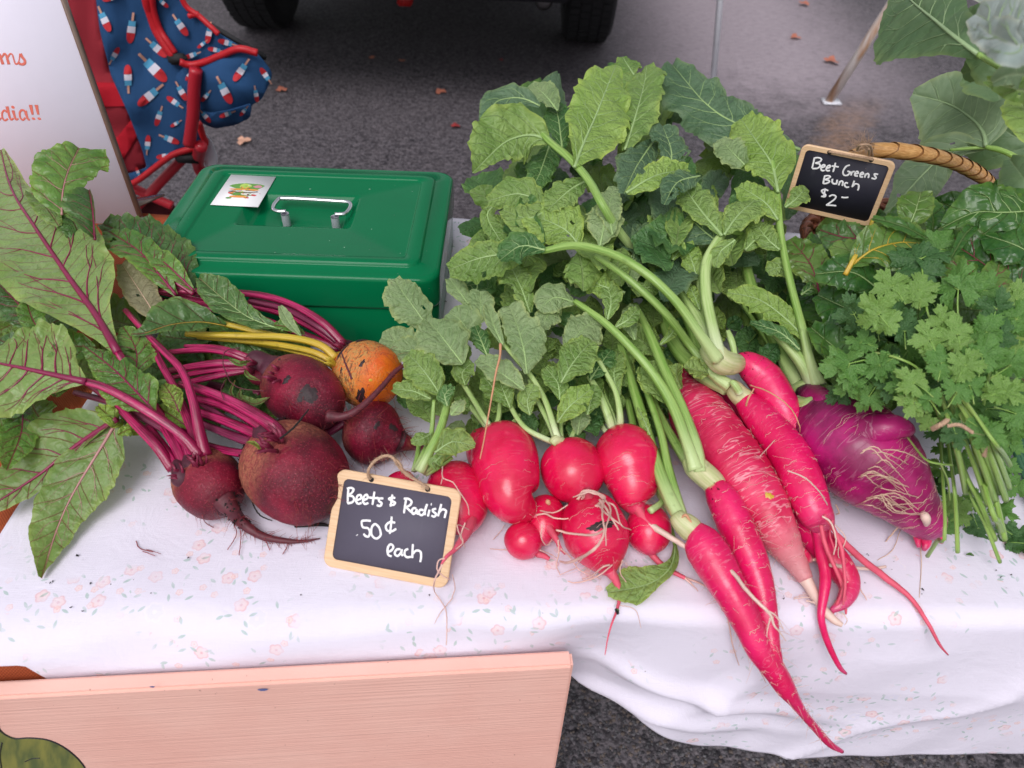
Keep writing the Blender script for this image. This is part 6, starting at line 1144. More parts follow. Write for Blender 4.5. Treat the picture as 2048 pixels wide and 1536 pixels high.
sl_ = leaf(r7, [(1350, 1092, .010), (1345, 1125, .012), (1325, 1152, .012), (1285, 1172, .010), (1215, 1185, .008)], [3, 10, 34, 40, 10], [3, 12, 14, 32, 8], 'rad_mid', rib=2.2, nv=4, vr=.0004, ruf=.06, seed=61, facing=.3)
stalk(r7, [(1322, 1010, .018, 4), (1336, 1040, .012, 4), (1346, 1070, .010, 4), (1350, 1095, .010, 3)], RS)
# leaves of the round radishes
def L_(par, mid, wr, wl, mat, **k):
    wr = [a * 1.10 for a in wr]; wl = [a * 1.10 for a in wl]
    d = dict(rib=2.4, nv=4, vr=.00035, ruf=.19, lob=.10, rfreq=3.2, sp=.0095, fold=.10, curl=-.25, teeth=.06, tooth_n=15); d.update(k); return leaf(par, mid, wr, wl, mat, **d)
L_(r4, [(862, 662, .070), (832, 620, .084), (806, 585, .094), (790, 558, .098)], [4, 26, 30, 28, 10], [4, 28, 40, 34, 12], 'rad_pale', seed=71)
L_(r4, [(868, 705, .062), (825, 692, .070), (762, 676, .074)], [4, 26, 34, 12], [4, 22, 28, 10], 'rad_pale', seed=72); L_(r4, [(872, 722, .060), (845, 705, .07), (800, 700, .072), (780, 700, .07)], [4, 24, 26, 6], [4, 22, 24, 6], 'rad_pale', seed=79)
L_(r4, [(926, 728, .084), (902, 697, .094), (876, 664, .100), (858, 645, .1)], [4, 42, 46, 34, 6], [4, 40, 50, 44, 8], 'rad_pale', seed=73)
L_(r4, [(884, 795, .074), (860, 758, .086), (836, 728, .092), (815, 708, .092)], [4, 30, 32, 12], [4, 26, 32, 16], 'rad_mid', seed=74); L_(r4, [(862, 798, .072), (825, 782, .078), (786, 778, .076)], [3, 18, 20, 6], [3, 14, 16, 6], 'rad_mid', seed=75)
L_(r4, [(870, 905, .070), (905, 884, .078), (950, 892, .076)], [4, 24, 20, 3], [4, 26, 26, 5], 'rad_mid', seed=76); L_(r4, [(862, 868, .060), (842, 878, .064), (822, 884, .062)], [3, 14, 14, 4], [3, 14, 12, 4], 'rad_mid'); L_(r4, [(890, 905, .06), (870, 925, .058), (880, 930, .05)], [3, 10, 12, 3], [3, 12, 12, 3], 'rad_mid')
L_(r4, [(895, 812, .086), (890, 790, .092), (905, 772, .094)], [3, 14, 14, 5], [3, 14, 14, 5], 'rad_dark', ruf=.3); L_(r4, [(902, 830, .08), (915, 815, .086), (925, 800, .086)], [3, 12, 12, 4], [3, 12, 12, 4], 'rad_pale')
L_(r1, [(945, 682, .082), (925, 645, .094), (898, 625, .098)], [4, 34, 38, 12], [4, 26, 30, 12], 'rad_pale', seed=81); L_(r1, [(955, 652, .090), (962, 620, .098), (960, 582, .104)], [4, 20, 24, 16], [4, 18, 24, 16], 'rad_pale', seed=82)
L_(r1, [(940, 612, .090), (918, 582, .096), (898, 557, .1)], [3, 14, 18, 8], [3, 14, 16, 8], 'rad_pale', seed=83); L_(r1, [(975, 712, .084), (962, 680, .09), (950, 652, .092)], [3, 14, 17, 6], [3, 14, 16, 6], 'rad_dark')
L_(r1, [(930, 770, .064), (925, 745, .074), (945, 725, .08)], [3, 18, 20, 6], [3, 18, 20, 6], 'rad_mid'); L_(r1, [(1000, 805, .062), (985, 775, .072), (968, 755, .076)], [3, 20, 22, 8], [3, 20, 20, 8], 'rad_mid', seed=85)
L_(r2, [(1054, 748, .094), (1048, 700, .104), (1034, 650, .110), (1018, 612, .112)], [4, 38, 44, 26, 20], [4, 20, 26, 26, 20], 'rad_pale', seed=86); L_(r2, [(1006, 690, .1), (988, 652, .108), (974, 612, .112)], [3, 11, 13, 5], [3, 11, 14, 6], 'rad_pale', fold=.5, seed=87)
L_(r2, [(1048, 780, .090), (1008, 750, .098), (955, 718, .1)], [4, 24, 26, 10], [4, 16, 20, 8], 'rad_pale', seed=88); L_(r2, [(1115, 845, .070), (1140, 812, .084), (1182, 778, .09)], [3, 22, 22, 8], [3, 20, 24, 10], 'rad_bright', seed=89)
L_(r2, [(1060, 830, .07), (1055, 800, .08), (1070, 770, .088)], [3, 16, 20, 8], [3, 18, 20, 8], 'rad_mid'); L_(r2, [(1020, 815, .07), (1010, 790, .078), (1000, 765, .082)], [3, 16, 18, 6], [3, 18, 18, 6], 'rad_mid')
L_(r3, [(1122, 766, .098), (1140, 735, .106), (1162, 705, .108), (1184, 682, .108)], [4, 26, 36, 32, 10], [4, 24, 34, 32, 10], 'rad_mid', seed=91); L_(r3, [(1128, 704, .1), (1155, 670, .108), (1192, 636, .108)], [4, 28, 36, 14], [4, 26, 34, 14], 'rad_pale', seed=92)
L_(r3, [(1175, 830, .072), (1182, 800, .078), (1192, 770, .084)], [3, 16, 18, 6], [3, 14, 16, 6], 'rad_mid'); L_(r3, [(1180, 760, .082), (1200, 730, .084), (1222, 700, .084)], [3, 18, 22, 8], [3, 18, 20, 8], 'rad_dark'); L_(r3, [(1155, 870, .05), (1160, 840, .06), (1168, 815, .064)], [3, 16, 18, 6], [3, 16, 18, 6], 'rad_pale')
L_(r3, [(1120, 800, .082), (1115, 765, .09), (1090, 735, .094)], [3, 18, 20, 7], [3, 18, 20, 7], 'rad_mid')
fill(r2, [(790, 690), (1010, 600), (1200, 640), (1260, 840), (1180, 870), (1010, 860), (900, 880), (830, 920)], 58, 66, (.010, .055), ['rad_mid', 'rad_dark', 'rad_dark', 'rad_mid', 'rad_pale'], dirv=(-.4, -1), sp=.008)
fill(r3, [(900, 620), (1180, 600), (1240, 760), (1150, 800), (900, 800)], 26, 50, (.05, .078), ['rad_mid', 'rad_dark', 'rad_mid'], dirv=(-.4, -1), sp=.007)
# dried stalk lying across the pear shaped radish
mb = MB(); pxtube(mb, [(1001, 688, .112, 3.2), (1000, 712, .112, 2.4), (992, 745, .108, 2.2), (984, 790, .102, 1.7), (977, 830, .098, 1.6), (968, 880, .094, 1.4), (960, 918, .090, 1)], sides=6, n=50)
tag(mb.build('dry_straw', 'straw'), 'thin tan dried stem lying over the pear shaped radish and its leaves', 'straw')
mb = MB(); pxtube(mb, [(590, 1052, .004, 3.5), (612, 1050, .006, 4.5), (640, 1049, .006, 4), (662, 1052, .004, 2)], sides=6); tag(mb.build('charred_twig', 'soil'), 'short black twig on the cloth between the big beet and the tag', 'twig')

# ================================================================== long red radishes
def lradish(label, at): return empty('long_radish', P(*at, 0), label, 'long radish', 'long carrot shaped radishes')
# A: thick, ringed and dull
q1 = lradish('thickest long radish, dull pink with dense pale rings and a stubby side root', (1480, 920))
qA = root_body(q1, [(1352, 764, .040, 14), (1360, 776, .041, 30), (1376, 800, .042, 45), (1402, 836, .044, 58), (1438, 886, .044, 61), (1474, 936, .042, 61), (1506, 985, .038, 57), (1534, 1030, .033, 50), (1556, 1068, .027, 42), (1576, 1100, .021, 32), (1596, 1132, .015, 22), (1612, 1160, .011, 15)], 'long_root_dull', seed=31, n=110, rings=.045, ringf=420, bump=.02, lump=.05)
root_body(q1, [(1570, 1085, .022, 20), (1590, 1100, .022, 17), (1606, 1112, .020, 14), (1618, 1120, .018, 9), (1622, 1124, .017, 4)], 'long_root_dull', name='side_root', sides=20, n=18)
mb = MB(); strand(mb, [(1606, 1150, .012, 15), (1618, 1170, .010, 12), (1632, 1195, .008, 10), (1650, 1222, .007, 9), (1668, 1240, .006, 8), (1684, 1250, .005, 5)], wob=.5, sides=12); mb.build('taproot', 'root_white', q1)
hairs(q1, qA, 110, .03, .00018, hp, .08, .95, ring=True); hairs(q1, qA, 26, .012, .00018, hp, .3, 1.0, .6)
mb = MB()
for pp in ([(1538, 1055, .02, 2.5), (1535, 1068, .014, 2.4), (1520, 1080, .007, 2), (1508, 1082, .006, 1.2)], [(1536, 1064, .016, 2), (1534, 1080, .008, 1.6), (1530, 1086, .006, 1)], [(1618, 1120, .018, 3), (1640, 1118, .018, 3.5), (1655, 1122, .016, 3)], [(1520, 912, .075, 1.2), (1550, 880, .07, 1), (1480, 1010, .05, 1)][:2], [(1395, 868, .05, 1.2), (1405, 905, .05, 1)]): strand(mb, pp)
stuff(mb.build('root_hair', hp, q1)); scab(q1, qA, .70, 1.4, .14, .012, 'gold_stalk', name='nick')
# hidden one between A and B
q2 = lradish('dark magenta long radish lying deep between two brighter ones, its hooked tip emerging below', (1560, 930))
qB = root_body(q2, [(1440, 770, .016, 20), (1480, 830, .018, 30), (1530, 910, .018, 34), (1580, 990, .018, 34), (1620, 1060, .018, 32), (1660, 1110, .018, 30), (1690, 1150, .015, 26), (1698, 1178, .013, 20), (1685, 1205, .011, 14), (1662, 1222, .008, 5)], 'long_root', seed=32, n=80, rings=.012)
hairs(q2, qB, 20, .02, .00018, hp, .6, 1, ring=True); mb = MB(); strand(mb, [(1694, 1165, .02, 2), (1712, 1160, .02, 1.8), (1722, 1180, .01, 1.4), (1734, 1200, .005, 1)]); stuff(mb.build('root_hair', hp, q2))
# B: bright smooth
q3 = lradish('bright magenta long radish, forked at its foot into thin red and white rootlets', (1590, 930))
qC = root_body(q3, [(1482, 795, .066, 16), (1494, 806, .066, 24), (1515, 828, .064, 32), (1548, 866, .060, 37), (1582, 915, .056, 41), (1607, 968, .050, 41), (1625, 1015, .044, 36), (1640, 1042, .038, 30), (1648, 1062, .034, 20)], 'long_root', seed=33, n=100, rings=.008)
root_body(q3, [(1462, 772, .070, 17), (1474, 785, .070, 19), (1490, 800, .067, 22), (1500, 812, .064, 20)], 'crown_pale', name='crown', sides=20, n=14, lump=.2)
q31 = root_body(q3, [(1636, 1048, .036, 15), (1640, 1075, .030, 14), (1644, 1110, .026, 13), (1650, 1140, .022, 12), (1650, 1170, .018, 11), (1645, 1205, .012, 9), (1642, 1235, .006, 7.5), (1650, 1270, -.006, 7), (1664, 1305, -.018, 6), (1680, 1335, -.030, 5), (1692, 1347, -.036, 3)], 'long_root', name='side_root', sides=14, n=60, rings=.02)
mb = MB()
for pp, r_ in (([(1648, 1030, .06, 3), (1668, 1060, .052, 4.5), (1684, 1100, .044, 4), (1688, 1140, .036, 3.5), (1690, 1170, .03, 3), (1686, 1210, .02, 2)], 0), ([(1642, 1050, .05, 4), (1650, 1090, .040, 4.5), (1668, 1130, .034, 4), (1682, 1165, .026, 4), (1690, 1205, .014, 3.5), (1692, 1228, .006, 2)], 0), ([(1672, 1070, .04, 7), (1720, 1115, .022, 7), (1770, 1155, .010, 7), (1820, 1195, .006, 5), (1855, 1245, .002, 4), (1880, 1290, -.01, 3), (1896, 1310, -.02, 1.4)], 0), ([(1690, 1150, .03, 3), (1682, 1190, .02, 3.4), (1668, 1220, .008, 3), (1664, 1236, .006, 2)], 0), ([(1665, 1040, .05, 2.5), (1660, 1070, .045, 2), (1668, 1100, .04, 2), (1660, 1118, .03, 2)], 0)): strand(mb, pp, sides=8, wob=.8)
mb.build('rootlet', 'hair_pink', q3)
mb = MB()
for pp in ([(1644, 1032, .06, 2), (1662, 1046, .058, 2), (1672, 1080, .05, 1.6), (1668, 1110, .04, 1.2)], [(1575, 942, .1, 1.4), (1610, 955, .1, 1.6), (1640, 985, .088, 1.6), (1655, 1010, .07, 1.4)], [(1660, 1130, .03, 4), (1700, 1134, .02, 4.2), (1740, 1137, .012, 3.5), (1772, 1133, .01, 3)], [(1608, 1075, .02, 3), (1628, 1084, .02, 4), (1648, 1085, .02, 4)], [(1690, 1110, .012, 1.6), (1725, 1110, .008, 1), (1715, 1112, .006, .8)], [(1588, 1198, .006, 1), (1620, 1195, .006, 1.4), (1650, 1205, .008, 1.4)], [(1612, 1202, .006, 2), (1640, 1208, .008, 2)], [(1626, 1060, .02, 1.4), (1612, 1066, .01, 1.2), (1606, 1064, .01, 1)], [(1588, 1195, .004, .7), (1640, 1180, .008, .7), (1660, 1160, .015, .8)], [(1684, 1225, .008, 1.2), (1695, 1240, .005, 1), (1690, 1250, .005, .8)], [(1680, 1080, .04, 1.2), (1676, 1110, .03, 1), (1690, 1130, .02, .8)], [(1670, 1050, .05, 1.2), (1690, 1075, .04, 1.2), (1682, 1105, .03, 1)]): strand(mb, pp)
stuff(mb.build('root_hair', 'root_white', q3)); hairs(q3, qC, 60, .022, .00020, hp, .25, 1, ring=True); hairs(q3, qC, 14, .014, .00018, hp, .2, .6, .1)
# B2: upper curved
q4 = lradish('bright curved long radish arching down from the pale crown at top', (1530, 740))
qD = root_body(q4, [(1474, 724, .086, 12), (1480, 724, .086, 20), (1500, 732, .084, 29), (1530, 758, .078, 35), (1556, 800, .070, 36), (1574, 840, .060, 34), (1590, 880, .048, 28), (1604, 915, .036, 20), (1614, 940, .028, 12)], 'long_root', seed=34, n=90, rings=.008)
root_body(q4, [(1416, 694, .102, 20), (1428, 708, .101, 24), (1442, 722, .098, 26), (1458, 727, .094, 24), (1474, 726, .088, 19)], 'crown_pale', name='crown', sides=24, n=22, lump=.10)
hairs(q4, qD, 34, .016, .00020, 'hair_pink', .02, .4, ring=True); dirt(q4, qD, 30, .0, .2, .0009)
mb = MB(); strand(mb, [(1492, 812, .1, 2.2), (1498, 795, .108, 2.2), (1508, 778, .112, 1.6)]); strand(mb, [(1500, 770, .11, 1.2), (1540, 785, .115, 1.4), (1580, 815, .11, 1.4), (1598, 850, .10, 1.2), (1600, 865, .09, .8)]); stuff(mb.build('root_hair', 'straw', q4))
# C
q5 = lradish('slim straight long radish ending beside the longest tip, with a pale green neck', (1480, 1100))
qE = root_body(q5, [(1418, 962, .046, 14), (1428, 972, .046, 22), (1440, 990, .044, 30), (1458, 1022, .040, 35), (1478, 1066, .034, 36), (1498, 1110, .028, 34), (1514, 1155, .022, 31), (1526, 1200, .016, 26), (1536, 1245, .011, 21), (1544, 1285, .006, 16), (1552, 1320, -.004, 13), (1558, 1348, -.014, 9)], 'long_root', seed=35, n=110, rings=.016, ringf=350)
root_body(q5, [(1378, 916, .058, 18), (1391, 932, .056, 24), (1407, 948, .052, 25), (1423, 962, .048, 24), (1433, 975, .044, 22)], 'crown_pale', name='crown', sides=22, n=20, lump=.08)
hairs(q5, qE, 60, .014, .00022, hp, .1, 1, .2, ring=True); hairs(q5, qE, 60, .010, .0002, hp, .2, 1, .3); dirt(q5, qE, 26, .0, .2, .0012)
# D
q6 = lradish('longest slender radish, its tip reaching far down over the front of the cloth', (1430, 1150))
qF = root_body(q6, [(1380, 1062, .040, 16), (1390, 1068, .040, 28), (1404, 1086, .038, 38), (1424, 1118, .034, 41), (1448, 1160, .028, 38), (1476, 1208, .020, 34), (1502, 1262, .010, 29), (1520, 1300, .000, 27), (1548, 1340, -.012, 24), (1570, 1375, -.024, 20), (1586, 1398, -.036, 14), (1605, 1425, -.054, 9.5), (1634, 1460, -.085, 8), (1660, 1488, -.11, 7), (1684, 1503, -.125, 4)], 'long_root', seed=36, n=140, rings=.016, ringf=350)
root_body(q6, [(1352, 1030, .046, 16), (1362, 1042, .045, 22), (1374, 1052, .043, 25), (1386, 1064, .040, 24)], 'crown_pale', name='crown', sides=20, n=16, lump=.1)
root_body(q6, [(1572, 1370, -.022, 14), (1580, 1388, -.030, 10), (1586, 1402, -.036, 7), (1588, 1406, -.038, 3)], 'long_root', name='side_root', sides=12, n=10)
hairs(q6, qF, 60, .014, .00022, hp, .1, .9, .2, ring=True); hairs(q6, qF, 70, .010, .0002, hp, .15, .9, .3)
mb = MB(); strand(mb, [(1360, 1040, .05, 1.8), (1372, 1030, .055, 3), (1384, 1048, .05, 2.6)]); strand(mb, [(1515, 1310, 0, 1), (1520, 1340, -.01, .8), (1532, 1365, -.03, .5)]); mb.build('root_hair', 'straw', q6)
# hidden bud behind A's crown
q7 = lradish('dark stub of a long radish showing behind the thick ringed one', (1360, 750))
root_body(q7, [(1340, 735, .03, 16), (1352, 745, .03, 24), (1375, 770, .028, 26), (1400, 800, .02, 20)], 'long_root_dull', seed=37, n=24)
# stalks of the long radishes
for par, pp, m in (
  (q4, [(1436, 720, .104, 15), (1400, 668, .124, 11), (1350, 600, .146, 9.5), (1290, 545, .160, 9.5), (1225, 508, .164, 9), (1150, 491, .158, 9), (1085, 502, .146, 7)], RS),
  (q4, [(1440, 715, .104, 14), (1424, 650, .118, 12), (1412, 590, .130, 12), (1412, 530, .142, 11), (1430, 490, .150, 10), (1445, 468, .152, 8)], RP),
  (q4, [(1432, 712, .100, 14), (1405, 650, .106, 12), (1370, 590, .112, 10), (1342, 530, .12, 8), (1325, 480, .128, 6)], RP), (q4, [(1442, 716, .102, 8), (1422, 660, .108, 7), (1404, 610, .114, 6), (1395, 560, .12, 5)], RP),
  (q4, [(1470, 722, .094, 6), (1468, 700, .102, 6.5), (1462, 678, .108, 7), (1456, 662, .11, 5)], RP),
  (q3, [(1460, 772, .078, 14), (1425, 745, .082, 12), (1380, 690, .094, 9), (1330, 625, .124, 8.5), (1260, 560, .144, 7.5), (1190, 510, .150, 6)], RS), (q3, [(1455, 778, .070, 15), (1400, 745, .066, 16), (1350, 690, .066, 14), (1320, 620, .07, 12), (1300, 560, .075, 9)], RS), (q3, [(1480, 786, .078, 9), (1470, 770, .084, 8), (1462, 762, .086, 5)], RP), (q3, [(1450, 768, .07, 12), (1410, 720, .074, 11), (1380, 650, .078, 10), (1350, 580, .08, 8)], RS),
  (q5, [(1392, 940, .060, 17), (1376, 890, .070, 12), (1345, 810, .082, 11), (1305, 745, .094, 10), (1262, 695, .104, 9), (1210, 645, .112, 8), (1150, 602, .112, 6)], RS),
  (q5, [(1400, 945, .058, 15), (1392, 890, .068, 12), (1365, 820, .076, 12), (1330, 740, .084, 11), (1300, 670, .09, 10), (1270, 610, .09, 8)], RS), (q5, [(1388, 940, .052, 12), (1360, 900, .050, 11), (1330, 850, .05, 9), (1300, 790, .05, 8)], RS),
  (q6, [(1362, 1040, .044, 15), (1335, 985, .050, 14), (1310, 920, .054, 13), (1286, 840, .060, 11), (1262, 760, .064, 10), (1240, 690, .07, 8)], RS), (q6, [(1370, 1046, .044, 11), (1352, 990, .048, 10), (1335, 930, .052, 9), (1320, 860, .06, 8), (1290, 770, .066, 7)], RS),
  (q6, [(1352, 1030, .034, 10), (1320, 985, .030, 9), (1300, 930, .028, 8), (1270, 850, .03, 7)], RP), (q6, [(1358, 1038, .04, 9), (1310, 960, .036, 9), (1275, 880, .04, 8), (1255, 800, .045, 7)], RS),
  (q4, [(1285, 520, .110, 9), (1240, 465, .145, 9.5), (1205, 410, .172, 9.5), (1178, 362, .178, 9), (1140, 318, .184, 9), (1098, 282, .188, 8), (1062, 240, .19, 6), (1036, 208, .19, 4)], RS),
  (q3, [(1498, 500, .13, 12), (1488, 470, .136, 8), (1445, 460, .15, 5)], RS)): stalk(par, pp, m)
# ================================================================== purple radish
pr_ = empty('purple_radish', P(1740, 930), 'big purple turnip shaped radish with a stubby arm and matted pale rootlets', 'purple radish')
qP = root_body(pr_, [(1620, 812, .056, 34), (1630, 822, .058, 54), (1646, 838, .060, 72), (1670, 862, .061, 88), (1702, 890, .060, 98), (1738, 922, .056, 97), (1772, 955, .050, 86), (1800, 985, .044, 69), (1824, 1012, .036, 54), (1844, 1034, .028, 44), (1862, 1052, .022, 35), (1874, 1064, .018, 22)], 'purple_root', seed=41, n=120, rings=.010, ringf=220, lump=.05)
root_body(pr_, [(1680, 905, .055, 26), (1705, 885, .074, 42), (1738, 866, .088, 37), (1772, 855, .098, 29), (1800, 855, .100, 22), (1818, 860, .098, 14), (1826, 863, .096, 5)], 'purple_root', name='side_root', sides=26, n=34, lump=.04)
root_body(pr_, [(1606, 790, .066, 22), (1620, 796, .070, 28), (1640, 806, .076, 33), (1665, 822, .078, 40), (1690, 840, .074, 34)], 'purple_root', name='crown', sides=26, n=26, seed=44, lump=.2)
for pts in ([(1840, 1030, .030, 22), (1846, 1060, .018, 14), (1852, 1085, .010, 10), (1848, 1100, .008, 4)], [(1852, 1035, .032, 20), (1868, 1058, .020, 15), (1878, 1078, .012, 9), (1886, 1086, .01, 3)], [(1836, 1040, .026, 14), (1834, 1070, .014, 8), (1838, 1095, .008, 4)]): root_body(pr_, pts, 'long_root', name='rootlet', sides=12, n=16, lump=.2)
mb = MB(); pxtube(mb, [(1845, 1025, .050, 4), (1850, 1033, .052, 9), (1853, 1042, .048, 8), (1852, 1050, .042, 4)], sides=10); mb.build('root_tip', 'root_white', pr_)
hairs(pr_, qP, 190, .035, .00018, 'hair_tan', .30, .97, ring=True)
mb = MB()
for k in range(17):
    u0_, v0_ = 1735 + rng.gauss(0, 14), 900 + rng.uniform(0, 110); w_ = rng.uniform(40, 95); strand(mb, [(u0_, v0_, .118 - (v0_ - 880) * .00035, 1), (u0_ + w_ * .3, v0_ - 4 + rng.uniform(-6, 6), .122 - (v0_ - 880) * .0003, 1.2), (u0_ + w_ * .65, v0_ + 8 + rng.uniform(-6, 8), .116 - (v0_ - 880) * .0004, 1.1), (u0_ + w_, v0_ + 26 + rng.uniform(-6, 10), .095 - (v0_ - 880) * .0004, .7)], wob=2.5)
for k in range(8): strand(mb, [(1765 + rng.uniform(-10, 20), 995 + rng.uniform(-20, 20), .088, .9), (1790 + rng.uniform(-10, 20), 1005 + rng.uniform(-20, 20), .082, 1), (1830 + rng.uniform(-10, 20), 1015 + rng.uniform(-20, 20), .060, .8)], wob=2.5)
for pp in ([(1830, 1040, .04, 1.4), (1800, 1052, .02, 1.6), (1780, 1072, .006, 1.4), (1772, 1084, .004, 1)], [(1800, 1060, .006, .7), (1785, 1100, .004, .8), (1755, 1121, .003, .7)], [(1842, 1095, .006, 1), (1842, 1140, .003, .8), (1838, 1195, .002, .6)], [(1672, 1010, .02, 1.5), (1678, 1025, .01, 1.5), (1672, 1028, .006, 1)], [(1872, 1020, .04, 1.6), (1885, 1035, .03, 2), (1892, 1048, .02, 2)]): strand(mb, pp)
stuff(mb.build('root_hair', 'hair_tan', pr_))
for pts in ([(1598, 806, .066, 17), (1612, 812, .074, 19), (1630, 804, .080, 14), (1640, 796, .080, 9)], [(1585, 785, .060, 14), (1600, 782, .066, 20), (1618, 778, .072, 20), (1640, 776, .074, 18), (1655, 786, .07, 10)]): root_body(pr_, pts, 'rad_stalk_pale', name='crown_scar', sides=18, n=18, lump=.2)
for pp, m in (([(1636, 772, .080, 20), (1622, 730, .090, 12), (1606, 660, .108, 9), (1580, 560, .130, 8), (1562, 470, .150, 7.5), (1556, 400, .166, 7), (1545, 320, .182, 5)], RS), ([(1632, 775, .078, 18), (1610, 735, .086, 14), (1580, 695, .094, 12), (1543, 655, .10, 10)], RP), ([(1600, 775, .066, 16), (1570, 720, .072, 14), (1530, 640, .08, 12), (1500, 560, .095, 11), (1488, 500, .11, 9)], RS), ([(1585, 775, .05, 12), (1550, 720, .05, 12), (1500, 650, .05, 12), (1480, 600, .05, 10)], RS),
              ([(1632, 768, .074, 7), (1605, 700, .084, 6.5), (1570, 645, .098, 6), (1520, 610, .11, 5)], RS), ([(1592, 765, .062, 5), (1540, 690, .07, 5), (1500, 630, .076, 4.5), (1480, 600, .08, 4)], RS), ([(1640, 775, .07, 10), (1625, 690, .07, 10), (1612, 620, .08, 10), (1590, 520, .09, 8)], RS)): stalk(pr_, pp, m)
# ================================================================== big radish tops behind
G = q4
L_(G, [(1100, 284, .186), (1062, 270, .188), (1010, 285, .186), (945, 346, .178)], [4, 54, 62, 44, 4], [4, 42, 36, 18, 4], 'rad_mid', rib=4, nv=5, vr=.0005, sp=.013, seed=101, facing=.8)
L_(G, [(1080, 212, .194), (1040, 196, .198), (992, 205, .196), (958, 265, .188)], [4, 24, 24, 14, 4], [4, 22, 34, 30, 4], 'rad_blue', rib=2, nv=3, vr=.0004, sp=.013, seed=102)
L_(G, [(1148, 335, .184), (1166, 288, .190), (1190, 235, .196), (1212, 180, .202), (1232, 130, .204)], [5, 48, 62, 62, 52, 26, 8], [5, 30, 50, 56, 50, 38, 8], 'rad_bright', rib=4, nv=7, vr=.0006, sp=.013, seed=103, facing=.8, tilt=R(-10))
L_(G, [(1250, 300, .176), (1272, 230, .186), (1288, 170, .192), (1294, 130, .194)], [6, 36, 38, 36, 14], [6, 30, 34, 30, 12], 'rad_mid', rib=3, nv=5, vr=.0005, sp=.013, seed=104, tilt=R(15)); L_(G, [(1268, 150, .188), (1245, 114, .190)], [5, 20, 22, 8], [5, 18, 20, 8], 'rad_mid', nv=0)
L_(G, [(1600, 300, .168), (1505, 262, .176), (1420, 215, .182), (1345, 130, .188)], [10, 34, 44, 42, 8], [10, 42, 52, 58, 10], 'rad_blue', rib=3.5, nv=6, vr=.0006, sp=.014, seed=105, tilt=R(-12))
L_(G, [(1340, 345, .160), (1342, 300, .172), (1325, 252, .178)], [5, 30, 34, 12], [5, 26, 32, 14], 'rad_blue', seed=106, tilt=R(-30), ruf=.2); L_(G, [(1305, 285, .165), (1272, 335, .170), (1248, 388, .166)], [5, 30, 38, 10], [5, 34, 40, 10], 'rad_blue', seed=107, tilt=R(20))
L_(G, [(1252, 386, .172), (1310, 352, .180), (1376, 338, .176)], [4, 26, 26, 6], [4, 22, 28, 8], 'rad_bright', seed=108, rib=3); L_(G, [(1400, 352, .172), (1355, 365, .178), (1328, 410, .172)], [4, 20, 22, 6], [4, 22, 22, 6], 'rad_blue', seed=109)
L_(G, [(1115, 222, .186), (1092, 192, .190), (1062, 168, .188)], [3, 22, 26, 8], [3, 22, 24, 8], 'rad_pale', seed=110); L_(G, [(1125, 300, .172), (1118, 245, .178), (1110, 205, .178)], [4, 24, 26, 8], [4, 24, 26, 8], 'rad_dark')
L_(G, [(1098, 415, .150), (1040, 388, .156), (975, 402, .150)], [4, 30, 30, 8], [4, 22, 24, 8], 'rad_mid', seed=111, rib=3); L_(G, [(1115, 405, .156), (1060, 436, .150), (1005, 420, .146)], [4, 26, 28, 8], [4, 26, 28, 8], 'rad_mid', seed=112)
L_(G, [(1100, 290, .160), (1078, 350, .154), (1060, 380, .15)], [5, 26, 26, 8], [5, 26, 26, 8], 'rad_dark'); L_(G, [(1000, 400, .14), (975, 430, .128), (1000, 480, .118), (1015, 492, .11)], [3, 14, 16, 6], [3, 16, 18, 6], 'rad_mid')
L_(G, [(1172, 362, .166), (1140, 380, .164), (1095, 420, .156)], [4, 24, 30, 8], [4, 22, 26, 8], 'rad_mid', seed=113, rib=3); L_(G, [(1225, 470, .152), (1218, 420, .162), (1228, 372, .168)], [4, 22, 22, 8], [4, 20, 22, 8], 'rad_pale', seed=1130)
L_(G, [(1160, 492, .140), (1128, 458, .148), (1062, 428, .150)], [4, 42, 46, 20], [4, 36, 44, 20], 'rad_bright', seed=114, ruf=.16, rib=3, nv=6); L_(G, [(1200, 492, .146), (1208, 450, .156), (1212, 405, .160)], [4, 30, 33, 10], [4, 30, 34, 12], 'rad_pale', seed=115, rib=3)
L_(G, [(1062, 502, .142), (965, 515, .132), (898, 540, .118)], [6, 26, 30, 14], [6, 36, 40, 16], 'rad_mid', seed=116, rib=3.5, nv=6, tilt=R(10)); L_(G, [(1090, 500, .150), (1042, 492, .150), (1000, 520, .140)], [5, 22, 26, 8], [5, 28, 32, 10], 'rad_dark', seed=117, fold=.3)
L_(G, [(1060, 626, .100), (1040, 570, .112), (1008, 508, .118)], [4, 22, 26, 14], [4, 26, 32, 16], 'rad_mid', seed=118, rib=2.6, tilt=R(-12)); L_(G, [(940, 600, .075), (955, 570, .085), (930, 545, .09)], [4, 30, 36, 12], [4, 30, 34, 12], 'rad_dark')
L_(G, [(1340, 515, .124), (1322, 475, .134), (1308, 432, .138)], [3, 22, 22, 10], [3, 18, 20, 10], 'rad_bright', seed=119, rib=3); L_(G, [(1345, 520, .134), (1360, 495, .14), (1352, 480, .142)], [3, 10, 10, 3], [3, 10, 10, 3], 'rad_bright')
L_(pr_, [(1556, 385, .172), (1544, 330, .180), (1515, 285, .186), (1482, 238, .188)], [4, 36, 48, 42, 20], [4, 38, 48, 44, 20], 'rad_bright', seed=120, rib=4, nv=6, vr=.0005, facing=.75); L_(pr_, [(1570, 415, .168), (1592, 398, .174), (1612, 374, .176)], [3, 16, 20, 8], [3, 14, 18, 8], 'rad_mid', seed=121)
